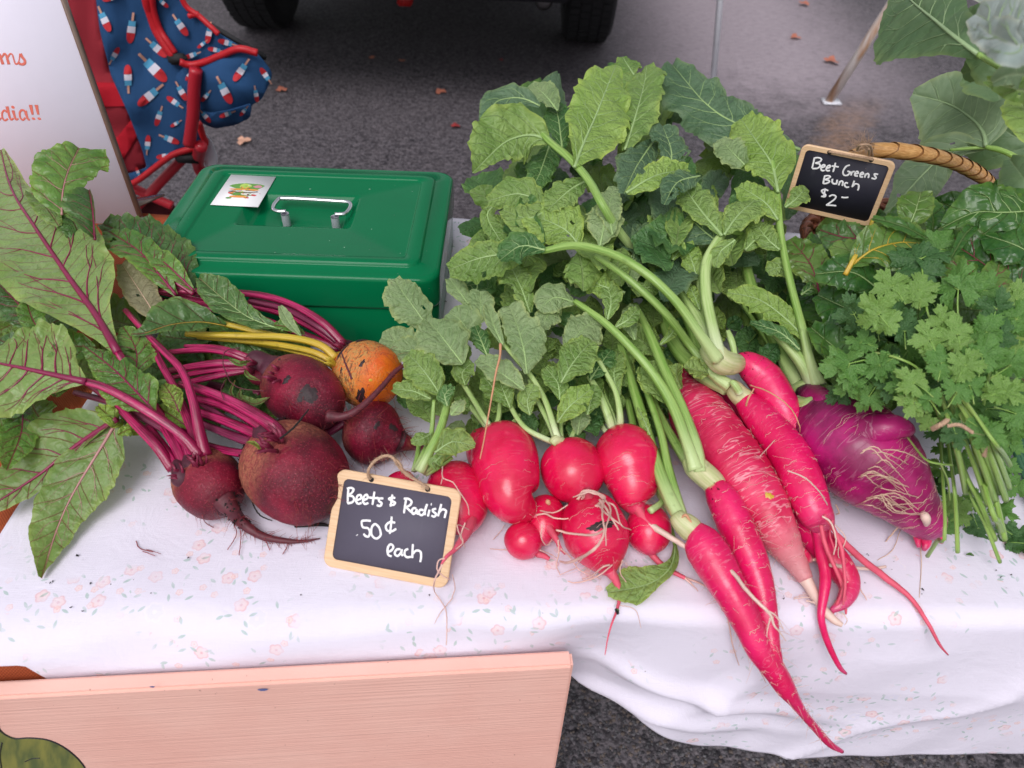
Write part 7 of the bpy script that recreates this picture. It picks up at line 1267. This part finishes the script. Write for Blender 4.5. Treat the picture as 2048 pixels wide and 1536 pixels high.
L_(pr_, [(1556, 440, .160), (1530, 405, .168), (1478, 372, .170)], [4, 22, 26, 8], [4, 22, 26, 10], 'rad_bright', seed=122, rib=3); L_(pr_, [(1500, 340, .168), (1470, 310, .176), (1440, 278, .178)], [4, 22, 28, 12], [4, 22, 26, 12], 'rad_pale', seed=123, tilt=R(20)); L_(pr_, [(1560, 500, .145), (1535, 478, .150), (1505, 440, .152)], [4, 20, 22, 8], [4, 20, 22, 8], 'rad_mid', seed=1231)
L_(G, [(1448, 470, .158), (1475, 432, .166), (1512, 398, .168)], [4, 26, 34, 14], [4, 24, 28, 12], 'rad_mid', seed=124, rib=3); L_(G, [(1445, 472, .156), (1405, 425, .162), (1365, 370, .164)], [4, 26, 34, 14], [4, 22, 28, 12], 'rad_mid', seed=125, rib=4); L_(G, [(1440, 488, .146), (1392, 448, .150), (1352, 402, .152)], [4, 30, 32, 10], [4, 32, 36, 12], 'rad_blue', seed=126)
L_(G, [(1470, 480, .158), (1440, 505, .150), (1432, 535, .14)], [4, 14, 16, 5], [4, 14, 16, 5], 'rad_mid'); L_(G, [(1490, 500, .14), (1520, 470, .148), (1540, 540, .13)][:2] + [(1545, 450, .148)], [4, 20, 24, 8], [4, 20, 24, 8], 'rad_mid')
L_(G, [(1395, 560, .122), (1385, 525, .132), (1370, 485, .138)], [3, 18, 20, 10], [3, 18, 18, 10], 'rad_bright', seed=127, ruf=.2); L_(G, [(1400, 620, .115), (1388, 590, .120), (1375, 565, .122)], [3, 9, 10, 4], [3, 9, 10, 4], 'rad_bright', ruf=.3)
L_(pr_, [(1622, 690, .10), (1570, 636, .11), (1515, 598, .118), (1455, 585, .118)], [4, 12, 22, 22, 6], [4, 14, 24, 20, 6], 'rad_bright', seed=128, rib=3, lob=.22, rfreq=4); L_(pr_, [(1582, 555, .125), (1560, 535, .132), (1535, 545, .13)], [3, 16, 18, 6], [3, 14, 16, 6], 'rad_mid')
L_(pr_, [(1600, 700, .1), (1560, 665, .106), (1500, 645, .104)], [3, 10, 12, 4], [3, 10, 12, 4], 'rad_dark'); L_(pr_, [(1602, 590, .12), (1625, 575, .124), (1640, 580, .12)], [3, 12, 12, 4], [3, 10, 12, 4], 'chard')
L_(q5, [(1120, 600, .108), (1090, 640, .106), (1092, 660, .1)], [3, 20, 22, 6], [3, 20, 22, 6], 'rad_pale', seed=129); L_(q5, [(1150, 605, .11), (1110, 595, .116), (1078, 620, .112)], [4, 28, 30, 8], [4, 24, 28, 8], 'rad_pale', seed=130, rib=3)
L_(q5, [(1215, 640, .11), (1222, 600, .12), (1210, 562, .124)], [3, 18, 20, 8], [3, 16, 18, 8], 'rad_mid', seed=131, lob=.2); L_(q5, [(1230, 655, .108), (1255, 640, .114), (1270, 665, .11)][:2] + [(1275, 618, .116)], [3, 12, 14, 5], [3, 12, 14, 5], 'rad_mid'); L_(q3, [(1250, 585, .12), (1200, 570, .124), (1160, 545, .122)], [3, 20, 24, 8], [3, 20, 22, 8], 'rad_bright', seed=132)
L_(q3, [(1260, 560, .116), (1285, 575, .12), (1325, 570, .118)], [3, 14, 16, 5], [3, 12, 14, 5], 'rad_mid'); L_(q3, [(1290, 500, .135), (1265, 530, .128), (1262, 575, .118)], [3, 14, 18, 5], [3, 16, 18, 5], 'rad_pale', seed=133); L_(q6, [(1240, 790, .07), (1228, 755, .078), (1236, 705, .082)], [3, 16, 20, 8], [3, 16, 18, 8], 'rad_mid', seed=134); L_(q5, [(1270, 680, .094), (1258, 640, .1), (1268, 610, .1)], [3, 14, 18, 6], [3, 14, 16, 6], 'rad_pale')
L_(q3, [(1320, 690, .084), (1345, 665, .09), (1352, 640, .09)], [3, 8, 10, 4], [3, 8, 10, 4], 'rad_bright'); L_(q6, [(1300, 870, .064), (1288, 840, .068), (1275, 815, .07)], [3, 6, 8, 3], [3, 6, 8, 3], 'rad_bright', lob=.3)
fill(q4, [(985, 330), (1100, 180), (1300, 150), (1560, 260), (1600, 400), (1560, 520), (1350, 560), (1100, 560), (960, 520), (960, 400)], 90, 92, (.085, .150), ['rad_dark', 'rad_blue', 'rad_dark', 'rad_mid', 'rad_mid', 'rad_dark'], dirv=(-.3, -1), sp=.012)
fill(q5, [(980, 500), (1300, 480), (1440, 600), (1420, 740), (1340, 800), (1180, 690), (1000, 620)], 70, 72, (.03, .085), ['rad_mid', 'rad_dark', 'rad_mid', 'rad_bright', 'rad_pale'], dirv=(-.5, -1), sp=.009)
fill(pr_, [(1440, 430), (1600, 420), (1640, 620), (1640, 760), (1560, 760), (1440, 600)], 44, 66, (.015, .085), ['rad_mid', 'rad_dark', 'rad_mid', 'rad_dark'], dirv=(-.3, -1), sp=.009)
fill(q4, [(1210, 330), (1340, 330), (1350, 520), (1230, 500)], 22, 84, (.09, .14), ['rad_dark', 'rad_blue', 'rad_mid', 'rad_dark'], dirv=(-.2, -1), sp=.011)
fill(pr_, [(1440, 600), (1520, 600), (1560, 720), (1490, 700)], 16, 56, (.03, .07), ['rad_dark', 'rad_mid', 'rad_dark'], dirv=(-.2, -1), sp=.008)
fill(q6, [(1190, 640), (1400, 700), (1420, 800), (1350, 860), (1270, 860), (1220, 780)], 34, 56, (.006, .045), ['rad_mid', 'rad_dark', 'rad_dark'], dirv=(-.3, -1), sp=.008)
fill(pr_, [(1540, 640), (1680, 660), (1680, 800), (1600, 800)], 20, 56, (.006, .05), ['rad_dark', 'rad_mid', 'chard'], dirv=(-.3, -1), sp=.008)
fill(q4, [(900, 440), (1100, 420), (1100, 620), (950, 600)], 16, 74, (.03, .09), ['rad_mid', 'rad_dark'], dirv=(-1, -.4), sp=.010)
# ================================================================== kale and chard
ka = empty('kale_bunch', P(1990, 300), 'bunch of broad blue green kale leaves standing behind the basket handle', 'kale')
KV = 'kale_vein'; K = dict(twist=0, ribmat=KV, facing=1.0, lob=.05, teeth=.02, tooth_n=22, sp=.022, ruf=.05, pucker=.8, vr=.0006)
K2 = dict(K); K2.update(ruf=.22)
leaf(ka, [(1960, 112, .33), (1915, 78, .335), (1874, 44, .335), (1830, 8, .33), (1796, -24, .32)], [10, 44, 60, 62, 40, 10], [8, 50, 92, 122, 78, 34, 8], 'kale_deep', rib=6, nv=6, seed=201, fold=.05, curl=-.1, sweep=0.0, **K)
leaf(ka, [(1972, 294, .185), (1963, 258, .195), (1926, 224, .20), (1888, 205, .20), (1825, 188, .20)], [8, 58, 78, 72, 50, 10], [8, 82, 106, 84, 56, 10], 'kale', rib=5, nv=6, seed=202, fold=.03, curl=-.06, **K)
leaf(ka, [(1968, 296, .180), (1905, 300, .175), (1850, 345, .150), (1790, 410, .125), (1770, 426, .12)], [4, 34, 46, 40, 20, 5], [4, 20, 42, 46, 22, 5], 'kale', rib=4, nv=5, seed=203, fold=.06, curl=-.06, **K)
leaf(ka, [(2075, 95, .37), (2020, 66, .378), (1952, 28, .375)], [8, 56, 60, 20], [8, 44, 46, 20], 'kale_pale', rib=4, nv=5, seed=204, **K); leaf(ka, [(2090, 30, .36), (2030, -10, .37), (1950, -30, .37)], [8, 56, 60, 20], [8, 44, 36, 20], 'kale_pale', rib=4, nv=5, seed=205, **K)
leaf(ka, [(2070, 150, .345), (2020, 150, .35), (1985, 165, .345)], [6, 34, 34, 8], [6, 26, 26, 8], 'kale', seed=206, **K2); leaf(ka, [(2075, 190, .33), (2030, 178, .34), (1975, 160, .335)], [6, 24, 24, 6], [6, 22, 20, 6], 'rad_mid', seed=207, **K2)
leaf(ka, [(1980, 125, .30), (1950, 140, .29), (1925, 148, .28)], [5, 26, 24, 6], [5, 20, 20, 6], 'kale_deep', seed=208, **K); leaf(ka, [(2000, 60, .33), (1960, 40, .33), (1935, 20, .33)], [5, 34, 34, 8], [5, 30, 30, 8], 'kale_deep', seed=209, **K)
leaf(ka, [(2085, 300, .27), (2055, 240, .28), (2040, 190, .28)], [10, 46, 50, 20], [10, 34, 36, 16], 'rad_mid', seed=210, **K); leaf(ka, [(2090, 420, .2), (2050, 360, .22), (2020, 320, .22)], [10, 40, 36, 8], [10, 40, 38, 10], 'kale_deep', seed=211, **K)
leaf(ka, [(2000, 200, .24), (1990, 150, .25), (1970, 110, .26)], [10, 60, 60, 20], [10, 60, 60, 20], 'kale_deep', seed=212, **K)
leaf(ka, [(2090, 300, .17), (2010, 260, .18), (1960, 200, .19)], [10, 80, 80, 20], [10, 80, 80, 20], 'kale_deep', seed=213, **K); leaf(ka, [(2090, 120, .30), (2010, 110, .31), (1950, 80, .31)], [10, 60, 60, 20], [10, 60, 60, 20], 'kale_deep', seed=214, **K)
leaf(ka, [(2090, 70, .385), (2040, 90, .39), (1985, 70, .388), (1955, 45, .385)], [6, 40, 46, 30, 8], [6, 34, 40, 24, 6], 'kale_pale', rib=2, nv=4, seed=215, **K2)
for pp in ([(2110, 385, .17, 7), (2060, 335, .185, 6.5), (2015, 306, .190, 6), (1972, 294, .188, 5)], [(2040, 320, .185, 4), (2000, 298, .185, 4), (1968, 295, .183, 4), (1900, 300, .178, 3)], [(2100, 230, .28, 8), (2020, 150, .31, 7), (1958, 110, .335, 6)], [(2120, 150, .34, 7), (2075, 95, .375, 5)]): stalk(ka, pp, RS)
gb = empty('beet_greens_bunch', P(1850, 500), 'glossy dark crinkled beet greens spilling from the basket over the cilantro', 'beet greens')
Cc = dict(ruf=.17, lob=.05, rfreq=5, sp=.018, fold=.12, curl=-.2, vr=.0005)
leaf(gb, [(2085, 420, .205), (2010, 425, .212), (1950, 425, .208), (1885, 455, .195)], [8, 48, 62, 42, 8], [8, 34, 40, 30, 6], 'chard', rib=2.5, nv=5, seed=301, **Cc)
leaf(gb, [(1812, 465, .175), (1830, 425, .190), (1842, 384, .196)], [4, 28, 30, 20], [4, 34, 38, 22], 'chard_mid', rib=2, nv=3, seed=302, **Cc); leaf(gb, [(1865, 470, .17), (1865, 430, .18), (1850, 395, .185)], [4, 20, 22, 8], [4, 20, 22, 8], 'chard', seed=303, **Cc)
leaf(gb, [(1856, 478, .190), (1805, 452, .200), (1745, 436, .198)], [3, 10, 12, 4], [3, 12, 12, 4], 'chard', seed=304, **Cc)
leaf(gb, [(1702, 532, .170), (1745, 500, .184), (1800, 485, .188), (1850, 488, .184)], [5, 40, 60, 54, 16], [5, 40, 44, 36, 10], 'chard_mid', rib=3, ribmat='gold_stalk', nv=4, seed=305, **Cc); leaf(gb, [(1745, 470, .185), (1790, 455, .192), (1850, 470, .186)], [4, 26, 30, 8], [4, 22, 24, 8], 'chard_mid', seed=306, **Cc)
leaf(gb, [(1765, 585, .150), (1705, 545, .166), (1630, 548, .158)], [4, 34, 36, 12], [4, 32, 34, 12], 'chard', seed=307, rib=2, **Cc); leaf(gb, [(1720, 535, .165), (1705, 505, .172), (1665, 490, .17)], [4, 22, 24, 8], [4, 24, 28, 10], 'chard_mid', seed=308, **Cc)
leaf(gb, [(1780, 660, .115), (1710, 625, .13), (1635, 590, .13)], [6, 46, 46, 14], [6, 46, 44, 14], 'chard', seed=309, rib=2, **Cc); leaf(gb, [(1745, 720, .10), (1680, 700, .115), (1622, 655, .115)], [5, 34, 36, 12], [5, 30, 30, 10], 'chard', seed=310, ruf=.12, lob=.04, sp=.018, rib=2)
leaf(gb, [(1640, 590, .120), (1622, 530, .132), (1580, 478, .136)], [5, 34, 36, 12], [5, 34, 36, 10], 'chard_mid', rib=2, ribmat='beet_vein', nv=4, seed=311, **Cc); leaf(gb, [(1760, 480, .150), (1690, 475, .152), (1640, 460, .15)], [5, 30, 32, 10], [5, 28, 30, 10], 'beet_dark', rib=2, ribmat='beet_vein', nv=3, seed=312, **Cc)
leaf(gb, [(2060, 610, .165), (1990, 545, .180), (1910, 490, .185), (1870, 475, .18)], [6, 48, 52, 30, 8], [6, 42, 50, 34, 8], 'chard', rib=2, ribmat='beet_vein', nv=5, seed=313, **Cc); leaf(gb, [(2010, 640, .165), (1990, 580, .182), (2000, 520, .188)], [4, 24, 28, 10], [4, 26, 28, 10], 'chard_mid', rib=1.6, ribmat='beet_vein', nv=3, seed=314, **Cc)
leaf(gb, [(1990, 560, .17), (1930, 545, .18), (1870, 530, .178)], [4, 26, 32, 10], [4, 26, 28, 10], 'chard_mid', rib=1.4, ribmat='beet_vein', nv=3, seed=315, **Cc); leaf(gb, [(2085, 520, .19), (2030, 490, .2), (1970, 470, .198)], [5, 38, 40, 14], [5, 34, 36, 12], 'chard', rib=2, seed=316, **Cc)
leaf(gb, [(2080, 660, .15), (2040, 640, .16), (2010, 600, .165)], [5, 34, 36, 12], [5, 34, 36, 12], 'chard_mid', seed=317, **Cc); leaf(gb, [(1900, 520, .19), (1930, 470, .2), (1960, 440, .2)], [3, 10, 12, 4], [3, 10, 12, 4], 'chard', seed=318, **Cc)
leaf(gb, [(2075, 455, .20), (2045, 420, .21), (2020, 372, .212)], [5, 34, 36, 12], [5, 34, 36, 12], 'chard', seed=319, **Cc)
stalk(gb, [(1690, 550, .165, 5), (1712, 510, .178, 5), (1735, 470, .186, 4.5), (1745, 440, .186, 4)], 'gold_stalk'); stalk(gb, [(1745, 640, .12, 5), (1765, 600, .15, 5), (1850, 560, .15, 4)], 'beet_stalk')
fill(gb, [(1620, 480), (1880, 430), (2060, 440), (2060, 760), (1800, 800), (1640, 760)], 60, 120, (.045, .12), ['chard', 'chard', 'chard_mid', 'beet_dark'], dirv=(-.7, -.6), sp=.016)
fill(gb, [(1700, 440), (2060, 400), (2060, 560), (1900, 600), (1720, 600)], 22, 110, (.11, .155), ['chard', 'chard_mid', 'chard'], dirv=(-.7, -.6), sp=.016)

# ================================================================== cilantro
ci = empty('cilantro_bunch', P(1900, 850), 'bunch of fresh cilantro tied with brown twine, cut stems pointing down right', 'cilantro')
def cil_leaflet(mb, o, ax, sx, nz, s, seed, curl=.2):
    """one fan of three toothed lobes; o base, ax forward, sx sideways, nz up"""
    r_ = random.Random(seed); pts = []; m = 60; ph0 = r_.random()
    for i in range(m + 1):
        f = i / m; a = R(-118 + 236 * f); lobe = .70 + .30 * abs(math.cos(a * 1.52)) ** .8; cut = 1 - .55 * max(0, 1 - abs(abs(a) - R(46)) / R(11)); tooth = 1 + .10 * (1 if i % 3 else -1.0) * (.4 + .6 * r_.random())
        lobe = .66 + .34 * abs(math.cos(a * 1.55)) ** .7; cut = 1 - .46 * max(0, 1 - abs(abs(a) - R(50)) / R(13)) - .20 * max(0, 1 - abs(abs(a) - R(17)) / R(7)) - .22 * max(0, 1 - abs(abs(a) - R(86)) / R(8)); tooth = 1 + .17 * (abs((f * 17 + ph0) % 1 - .5) * 2 - .5) + r_.uniform(-.02, .02); rr = s * lobe * cut * tooth * (1 - .18 * abs(math.sin(a))); pts.append((rr * math.sin(a), rr * math.cos(a) + s * .15))
    V = [o]; UV = [(0, 0)]
    ph = r_.uniform(0, 6)
    for k in (.5, 1.0):
        for x, y in pts:
            x *= k; y *= k; z = curl * (x * x + y * y * .6) / s * -1 + .10 * s * math.sin(x / s * 6 + ph) * k + .10 * s * math.sin(y / s * 5 + ph) * k
            V.append(o + ax * y + sx * x + nz * z); UV.append((y / .006, x / .006))
    n = m + 1; Fc = [(0, 1 + i, 2 + i) for i in range(m)] + [(1 + i, 1 + n + i, 2 + n + i, 2 + i) for i in range(m)]
    mb.add(V, Fc, UV)
cvar = []
def cil_leaf_mesh(seed, mat):
    """a compound leaf in its own frame: x side, y forward, z up; about 1 unit long"""
    r_ = random.Random(seed); mb = MB(); X, Y, Z = Vector((1, 0, 0)), Vector((0, 1, 0)), Vector((0, 0, 1))
    def one(px, py, ang, s):
        a = R(ang); ax = Vector((math.sin(a), math.cos(a), r_.uniform(-.25, .15))).normalized(); sx = Vector((math.cos(a), -math.sin(a), r_.uniform(-.3, .3))).normalized(); cil_leaflet(mb, Vector((px, py, -py * py * .25)), ax, sx, ax.cross(sx) * -1, s, r_.randrange(9999), r_.uniform(-.1, .45))
    one(0, .46, r_.uniform(-8, 8), .60); one(-.05, .36, -66 + r_.uniform(-10, 10), .56); one(.05, .36, 66 + r_.uniform(-10, 10), .56)
    if r_.random() < .75: one(-.03, .02, -78, .42); one(.03, .02, 78, .42)
    mb.uv = [(a * .032 / .032, b) for a, b in mb.uv]
    n0 = len(mb.f); tube(mb, [(0, -.35, -.06), (0, 0, 0), (0, .25, -.01), (0, .5, -.06)], [.022, .020, .017, .012], 6, n=8, mi=1)
    for sx_ in (-1, 1): tube(mb, [(0, .38, -.03), (.1 * sx_, .45, -.05)], [.014, .01], 5, n=4, mi=1)
    me = mb.build('leaf', [mat, 'cil_stem']).data
    for o_ in list(bpy.data.objects):
        if o_.data is me: bpy.data.objects.remove(o_)
    # uv spacing is in true metres once scaled by 1/30
    uvl = me.uv_layers[0].data; A = np.empty(len(uvl) * 2, np.float32); uvl.foreach_get('uv', A); A *= .030; uvl.foreach_set('uv', A)
    return me
CM = {m: [cil_leaf_mesh(500 + i * 7 + j, m) for i in range(4)] for j, m in enumerate(('cil', 'cil_light', 'cil_dark'))}
def cil_put(u, v, h, ang, spx, mat, tilt=(0, 0)):
    """ang: direction of the tip in the picture, degrees, 0 = right, 90 = up"""
    p = P(u, v, h); a = R(ang); Vc = (CAM - p).normalized(); nz = (Vc * .75 + Vector((0, 0, .25))).normalized()
    fy = (rt * math.cos(a) + up * math.sin(a)); fy = (fy - nz * fy.dot(nz)).normalized(); fx = fy.cross(nz)
    m = Matrix((fx, fy, nz)).transposed().to_4x4(); m = m @ Matrix.Rotation(R(tilt[0]), 4, 'X') @ Matrix.Rotation(R(tilt[1]), 4, 'Y') @ Matrix.Scale(spx * pxm(p), 4)
    o = bpy.data.objects.new('leaf', rng.choice(CM[mat])); COL.objects.link(o); o.parent = ci; o.matrix_parent_inverse = pinv(ci); o.matrix_basis = Matrix.Translation(p) @ m; return o
heads = [(1845, 545, .185, 92, 78, 'cil_dark'), (1870, 520, .18, 60, 60, 'cil'), (1800, 590, .178, 120, 52, 'cil_light'), (1775, 650, .176, 128, 58, 'cil_light'), (1815, 640, .170, 150, 44, 'cil_dark'), (1840, 600, .176, 90, 50, 'cil_light'), (1915, 610, .182, 88, 72, 'cil'), (1955, 600, .18, 55, 50, 'cil'), (1892, 660, .175, 100, 40, 'cil_light'), (1985, 640, .178, 70, 50, 'cil_dark'), (1810, 680, .168, 90, 46, 'cil_dark'), (1780, 720, .160, 200, 46, 'cil'),
         (1730, 720, .150, 190, 66, 'cil'), (1740, 690, .154, 150, 40, 'cil'), (1720, 650, .146, 120, 52, 'cil_dark'), (1750, 640, .152, 90, 44, 'cil_dark'), (1870, 700, .172, 110, 50, 'cil_light'), (1920, 690, .174, 100, 48, 'cil_light'), (1955, 680, .176, 40, 48, 'cil'), (1990, 690, .174, 60, 50, 'cil_dark'), (2020, 660, .176, 60, 52, 'cil'), (2030, 620, .172, 80, 46, 'cil_light'), (1722, 752, .140, 210, 46, 'cil'), (1790, 750, .150, 250, 42, 'cil_dark'), (1750, 775, .135, 235, 46, 'cil'),
         (1825, 760, .158, 190, 40, 'cil'), (1850, 780, .158, 140, 50, 'cil_light'), (1880, 745, .165, 80, 46, 'cil'), (1920, 750, .168, 60, 48, 'cil_light'), (1960, 740, .170, 80, 56, 'cil'), (2000, 745, .168, 30, 50, 'cil'), (2030, 720, .168, 40, 50, 'cil_light'), (1700, 775, .110, 215, 40, 'cil_dark'), (1848, 812, .148, 160, 42, 'cil_light'), (1870, 815, .152, 120, 40, 'cil'), (1905, 800, .158, 60, 44, 'cil'), (1945, 790, .160, 100, 46, 'cil'), (1985, 790, .158, 20, 54, 'cil_light'), (2010, 820, .150, 340, 48, 'cil'),
         (1868, 850, .130, 150, 32, 'cil_light'), (1890, 880, .125, 270, 40, 'cil'), (1905, 850, .14, 290, 46, 'cil_dark'), (1950, 850, .145, 320, 56, 'cil'), (1920, 900, .125, 260, 44, 'cil'), (1868, 925, .09, 240, 30, 'cil_light'), (1880, 930, .09, 280, 36, 'cil'), (1900, 1000, .05, 300, 50, 'cil_light'), (1880, 960, .06, 240, 38, 'cil_dark'), (1935, 980, .05, 300, 44, 'cil'), (1905, 1040, .03, 230, 44, 'cil'), (1950, 1040, .025, 290, 44, 'cil_dark'), (1980, 1010, .03, 330, 48, 'cil'), (2010, 1060, .02, 320, 54, 'cil_dark'), (2030, 1085, .02, 350, 44, 'cil_dark'), (1995, 930, .07, 340, 40, 'cil'), (2020, 960, .06, 310, 40, 'cil'), (2000, 880, .1, 330, 44, 'cil'), (1975, 905, .09, 280, 36, 'cil_light')]
for h in heads: cil_put(h[0], h[1], h[2] * (1 if h[1] < 860 else .45), h[3], h[4] * (1.18 if h[1] < 840 else 1.0), h[5], tilt=(rng.uniform(-22, 18), rng.uniform(-25, 25)))
cpoly = [(1690, 640), (1790, 560), (1960, 560), (2050, 620), (2050, 800), (2020, 880), (1920, 900), (1880, 820), (1820, 760), (1710, 735)]
c = 0
while c < 175:
    u, v = rng.uniform(1680, 2050), rng.uniform(560, 1060)
    ins = False; j = len(cpoly) - 1
    for i in range(len(cpoly)):
        (xi, yi), (xj, yj) = cpoly[i], cpoly[j]
        if (yi > v) != (yj > v) and u < (xj - xi) * (v - yi) / (yj - yi) + xi: ins = not ins
        j = i
    if not ins: continue
    c += 1; cil_put(u, v, rng.uniform(.05, .135), rng.gauss(120, 55), rng.uniform(42, 64), rng.choice(('cil_dark', 'cil', 'cil_dark', 'cil')), (rng.uniform(-35, 25), rng.uniform(-40, 40)))
for pp in ([(1850, 560, .18, 2.2), (1854, 620, .172, 2.4), (1870, 660, .16, 2.5), (1900, 760, .12, 3)], [(1920, 640, .18, 2.2), (1908, 690, .165, 2.5), (1895, 740, .14, 3)], [(1965, 610, .18, 2), (1945, 680, .17, 3), (1925, 740, .165, 3.4), (1918, 800, .145, 3.6), (1925, 850, .11, 4)], [(1750, 705, .155, 2.6), (1800, 718, .164, 3), (1840, 742, .155, 3), (1860, 790, .14, 3), (1885, 850, .11, 3)], [(1815, 875, .10, 2), (1850, 918, .11, 2.6), (1880, 928, .11, 2.6), (1905, 930, .10, 2.4)], [(1882, 930, .1, 2.2), (1895, 960, .08, 2.2), (1900, 1000, .055, 2)], [(1800, 640, .17, 2), (1840, 700, .15, 2.6), (1890, 800, .11, 3)], [(2000, 660, .17, 2), (1980, 740, .15, 3), (1960, 850, .11, 3.5)]): stalk(ci, pp, 'cil_stem', name='stem', sides=8, ribn=3)
for (a, b, t, r_) in (((1905, 870), (1932, 985), .085, 6), ((1925, 870), (1975, 1010), .080, 5), ((1940, 868), (1990, 1000), .088, 6.5), ((1950, 860), (1998, 985), .094, 6.5), ((1960, 865), (2012, 1000), .09, 6), ((1970, 860), (2018, 975), .092, 6), ((1948, 880), (1982, 1005), .07, 6), ((1965, 900), (2010, 1080), .045, 5), ((1925, 930), (1990, 1080), .04, 5), ((1905, 950), (1915, 1105), .02, 4), ((1935, 970), (2000, 1125), .02, 3.5), ((1890, 1050), (1855, 1112), .018, 4), ((1980, 1010), (2008, 1075), .035, 6), ((1985, 880), (2020, 930), .10, 5)):
    stalk(ci, [(1880 + (a[0] - 1905) * .45, 780, t + .05, r_ * .6), (a[0], a[1], t + .045, r_ * .9), ((a[0] + b[0]) / 2 + 2, (a[1] + b[1]) / 2, t * .9 + .025, r_ * 1.1), (b[0], b[1], max(.010, t * .7), r_ * 1.15)], 'cil_stem', name='stem', sides=10, ribn=5)
mb = MB(); twine(mb, [P(1865, 858, .148), P(1880, 850, .155), P(1895, 840, .156)], .0016, fz=12); mb.build('twine', 'twine', ci); mb = MB(); twine(mb, [P(1895, 852, .156), P(1920, 850, .158), P(1945, 865, .15)], .0012, fz=8); mb.build('twine', 'twine', ci); mb = MB(); twine(mb, [P(1966, 880, .132), P(1970, 895, .126), P(1968, 912, .118)], .0016, fz=8); mb.build('twine', 'twine', ci)
on = empty('green_onions', P(2030, 900), 'dark green onion tops lying at the right edge beyond the cilantro', 'green onions')
for i in range(9): stalk(on, [(1985 + i * 9, 780 + i * 6, .03 + rng.uniform(0, .02), 5), (2010 + i * 8, 850 + i * 4, .028, 6), (2040 + i * 8, 930, .02, 6), (2080 + i * 8, 1030, .012, 6)], 'onion', name='onion_leaf', rib=.02)
# loose bits of leaf and soil on the cloth
for (u, v, s, a, lab) in ((1940, 1109, 8, 10, 'small green leaf scrap on cloth below the cilantro stems'), (1235, 1222, 3, 60, 'tiny dark crumb on cloth below the scarred radish')):
    lf_ = leaf(None, [(u - s, v, .004), (u, v - 1, .006), (u + s, v + 2, .004)], [1, 3, 1], [1, 3, 1], 'rad_dark', name='leaf_scrap'); tag(lf_, lab, 'leaf scrap')
mb = MB()
for i in range(46):
    u, v = rng.uniform(60, 2040), rng.uniform(1100, 1230); p = P(u, v, .003); s = rng.choice((.0006, .0009, .0013)); V = [p + Vector((rng.uniform(-1, 1) * s, rng.uniform(-1, 1) * s, rng.uniform(0, 1) * s)) for _ in range(5)]; mb.add(V, [(0, 1, 2), (0, 2, 3), (0, 3, 4), (1, 2, 4)])
for i in range(40):
    u, v = rng.gauss(886, 6), rng.uniform(480, 620); p = P(u, v, .003); s = .0012; V = [p + Vector((rng.uniform(-1, 1) * s, rng.uniform(-1, 1) * s, rng.uniform(0, 1) * s)) for _ in range(5)]; mb.add(V, [(0, 1, 2), (0, 2, 3), (0, 3, 4), (1, 2, 4)])
stuff(mb.build('crumbs', 'soil'))
mb = MB(); strand(mb, [(272, 1082, .004, 1), (280, 1096, .004, 1), (305, 1104, .004, .8)]); strand(mb, [(285, 1102, .004, .8), (310, 1112, .004, .6)]); strand(mb, [(292, 1098, .004, .6), (322, 1108, .004, .5)]); tag(mb.build('root_scrap', 'hair_red'), 'wispy red rootlet lying alone on cloth left of the tail', 'root scrap')

# beads of water on the lid
mb = MB()
for i in range(26):
    a, b = rng.uniform(-.46, .46) * bw, rng.uniform(-.46, .46) * bd
    if abs(a - hx) < hw * .6 and abs(b - hy) < hd * .6: continue
    ins_ = abs(a) < bw / 2 - .034 and abs(b) < bd / 2 - .032
    if not ins_: continue
    q = CB_C + X0_ * a + Y0_ * b + Vector((0, 0, .0024 if abs(a) > bw / 2 - .04 or abs(b) > bd / 2 - .037 else .0016)); r_ = rng.choice((.0005, .0007, .0011)); V = [q + Vector((0, 0, r_ * .6))] + [q + Vector((r_ * .7 * math.cos(t), r_ * .7 * math.sin(t), r_ * .45)) for t in np.linspace(0, 6.283, 9)[:-1]] + [q + Vector((r_ * math.cos(t), r_ * math.sin(t), -.0001)) for t in np.linspace(0, 6.283, 9)[:-1]]
    mb.add(V, [(0, 1 + j, 1 + (j + 1) % 8) for j in range(8)] + [(1 + j, 9 + j, 9 + (j + 1) % 8, 1 + (j + 1) % 8) for j in range(8)])
MATS['water'] = plain((0.06, 0.22, 0.12), 0.03, nz=0.0, spec=0.8)
stuff(mb.build('water_beads', 'water', cb))
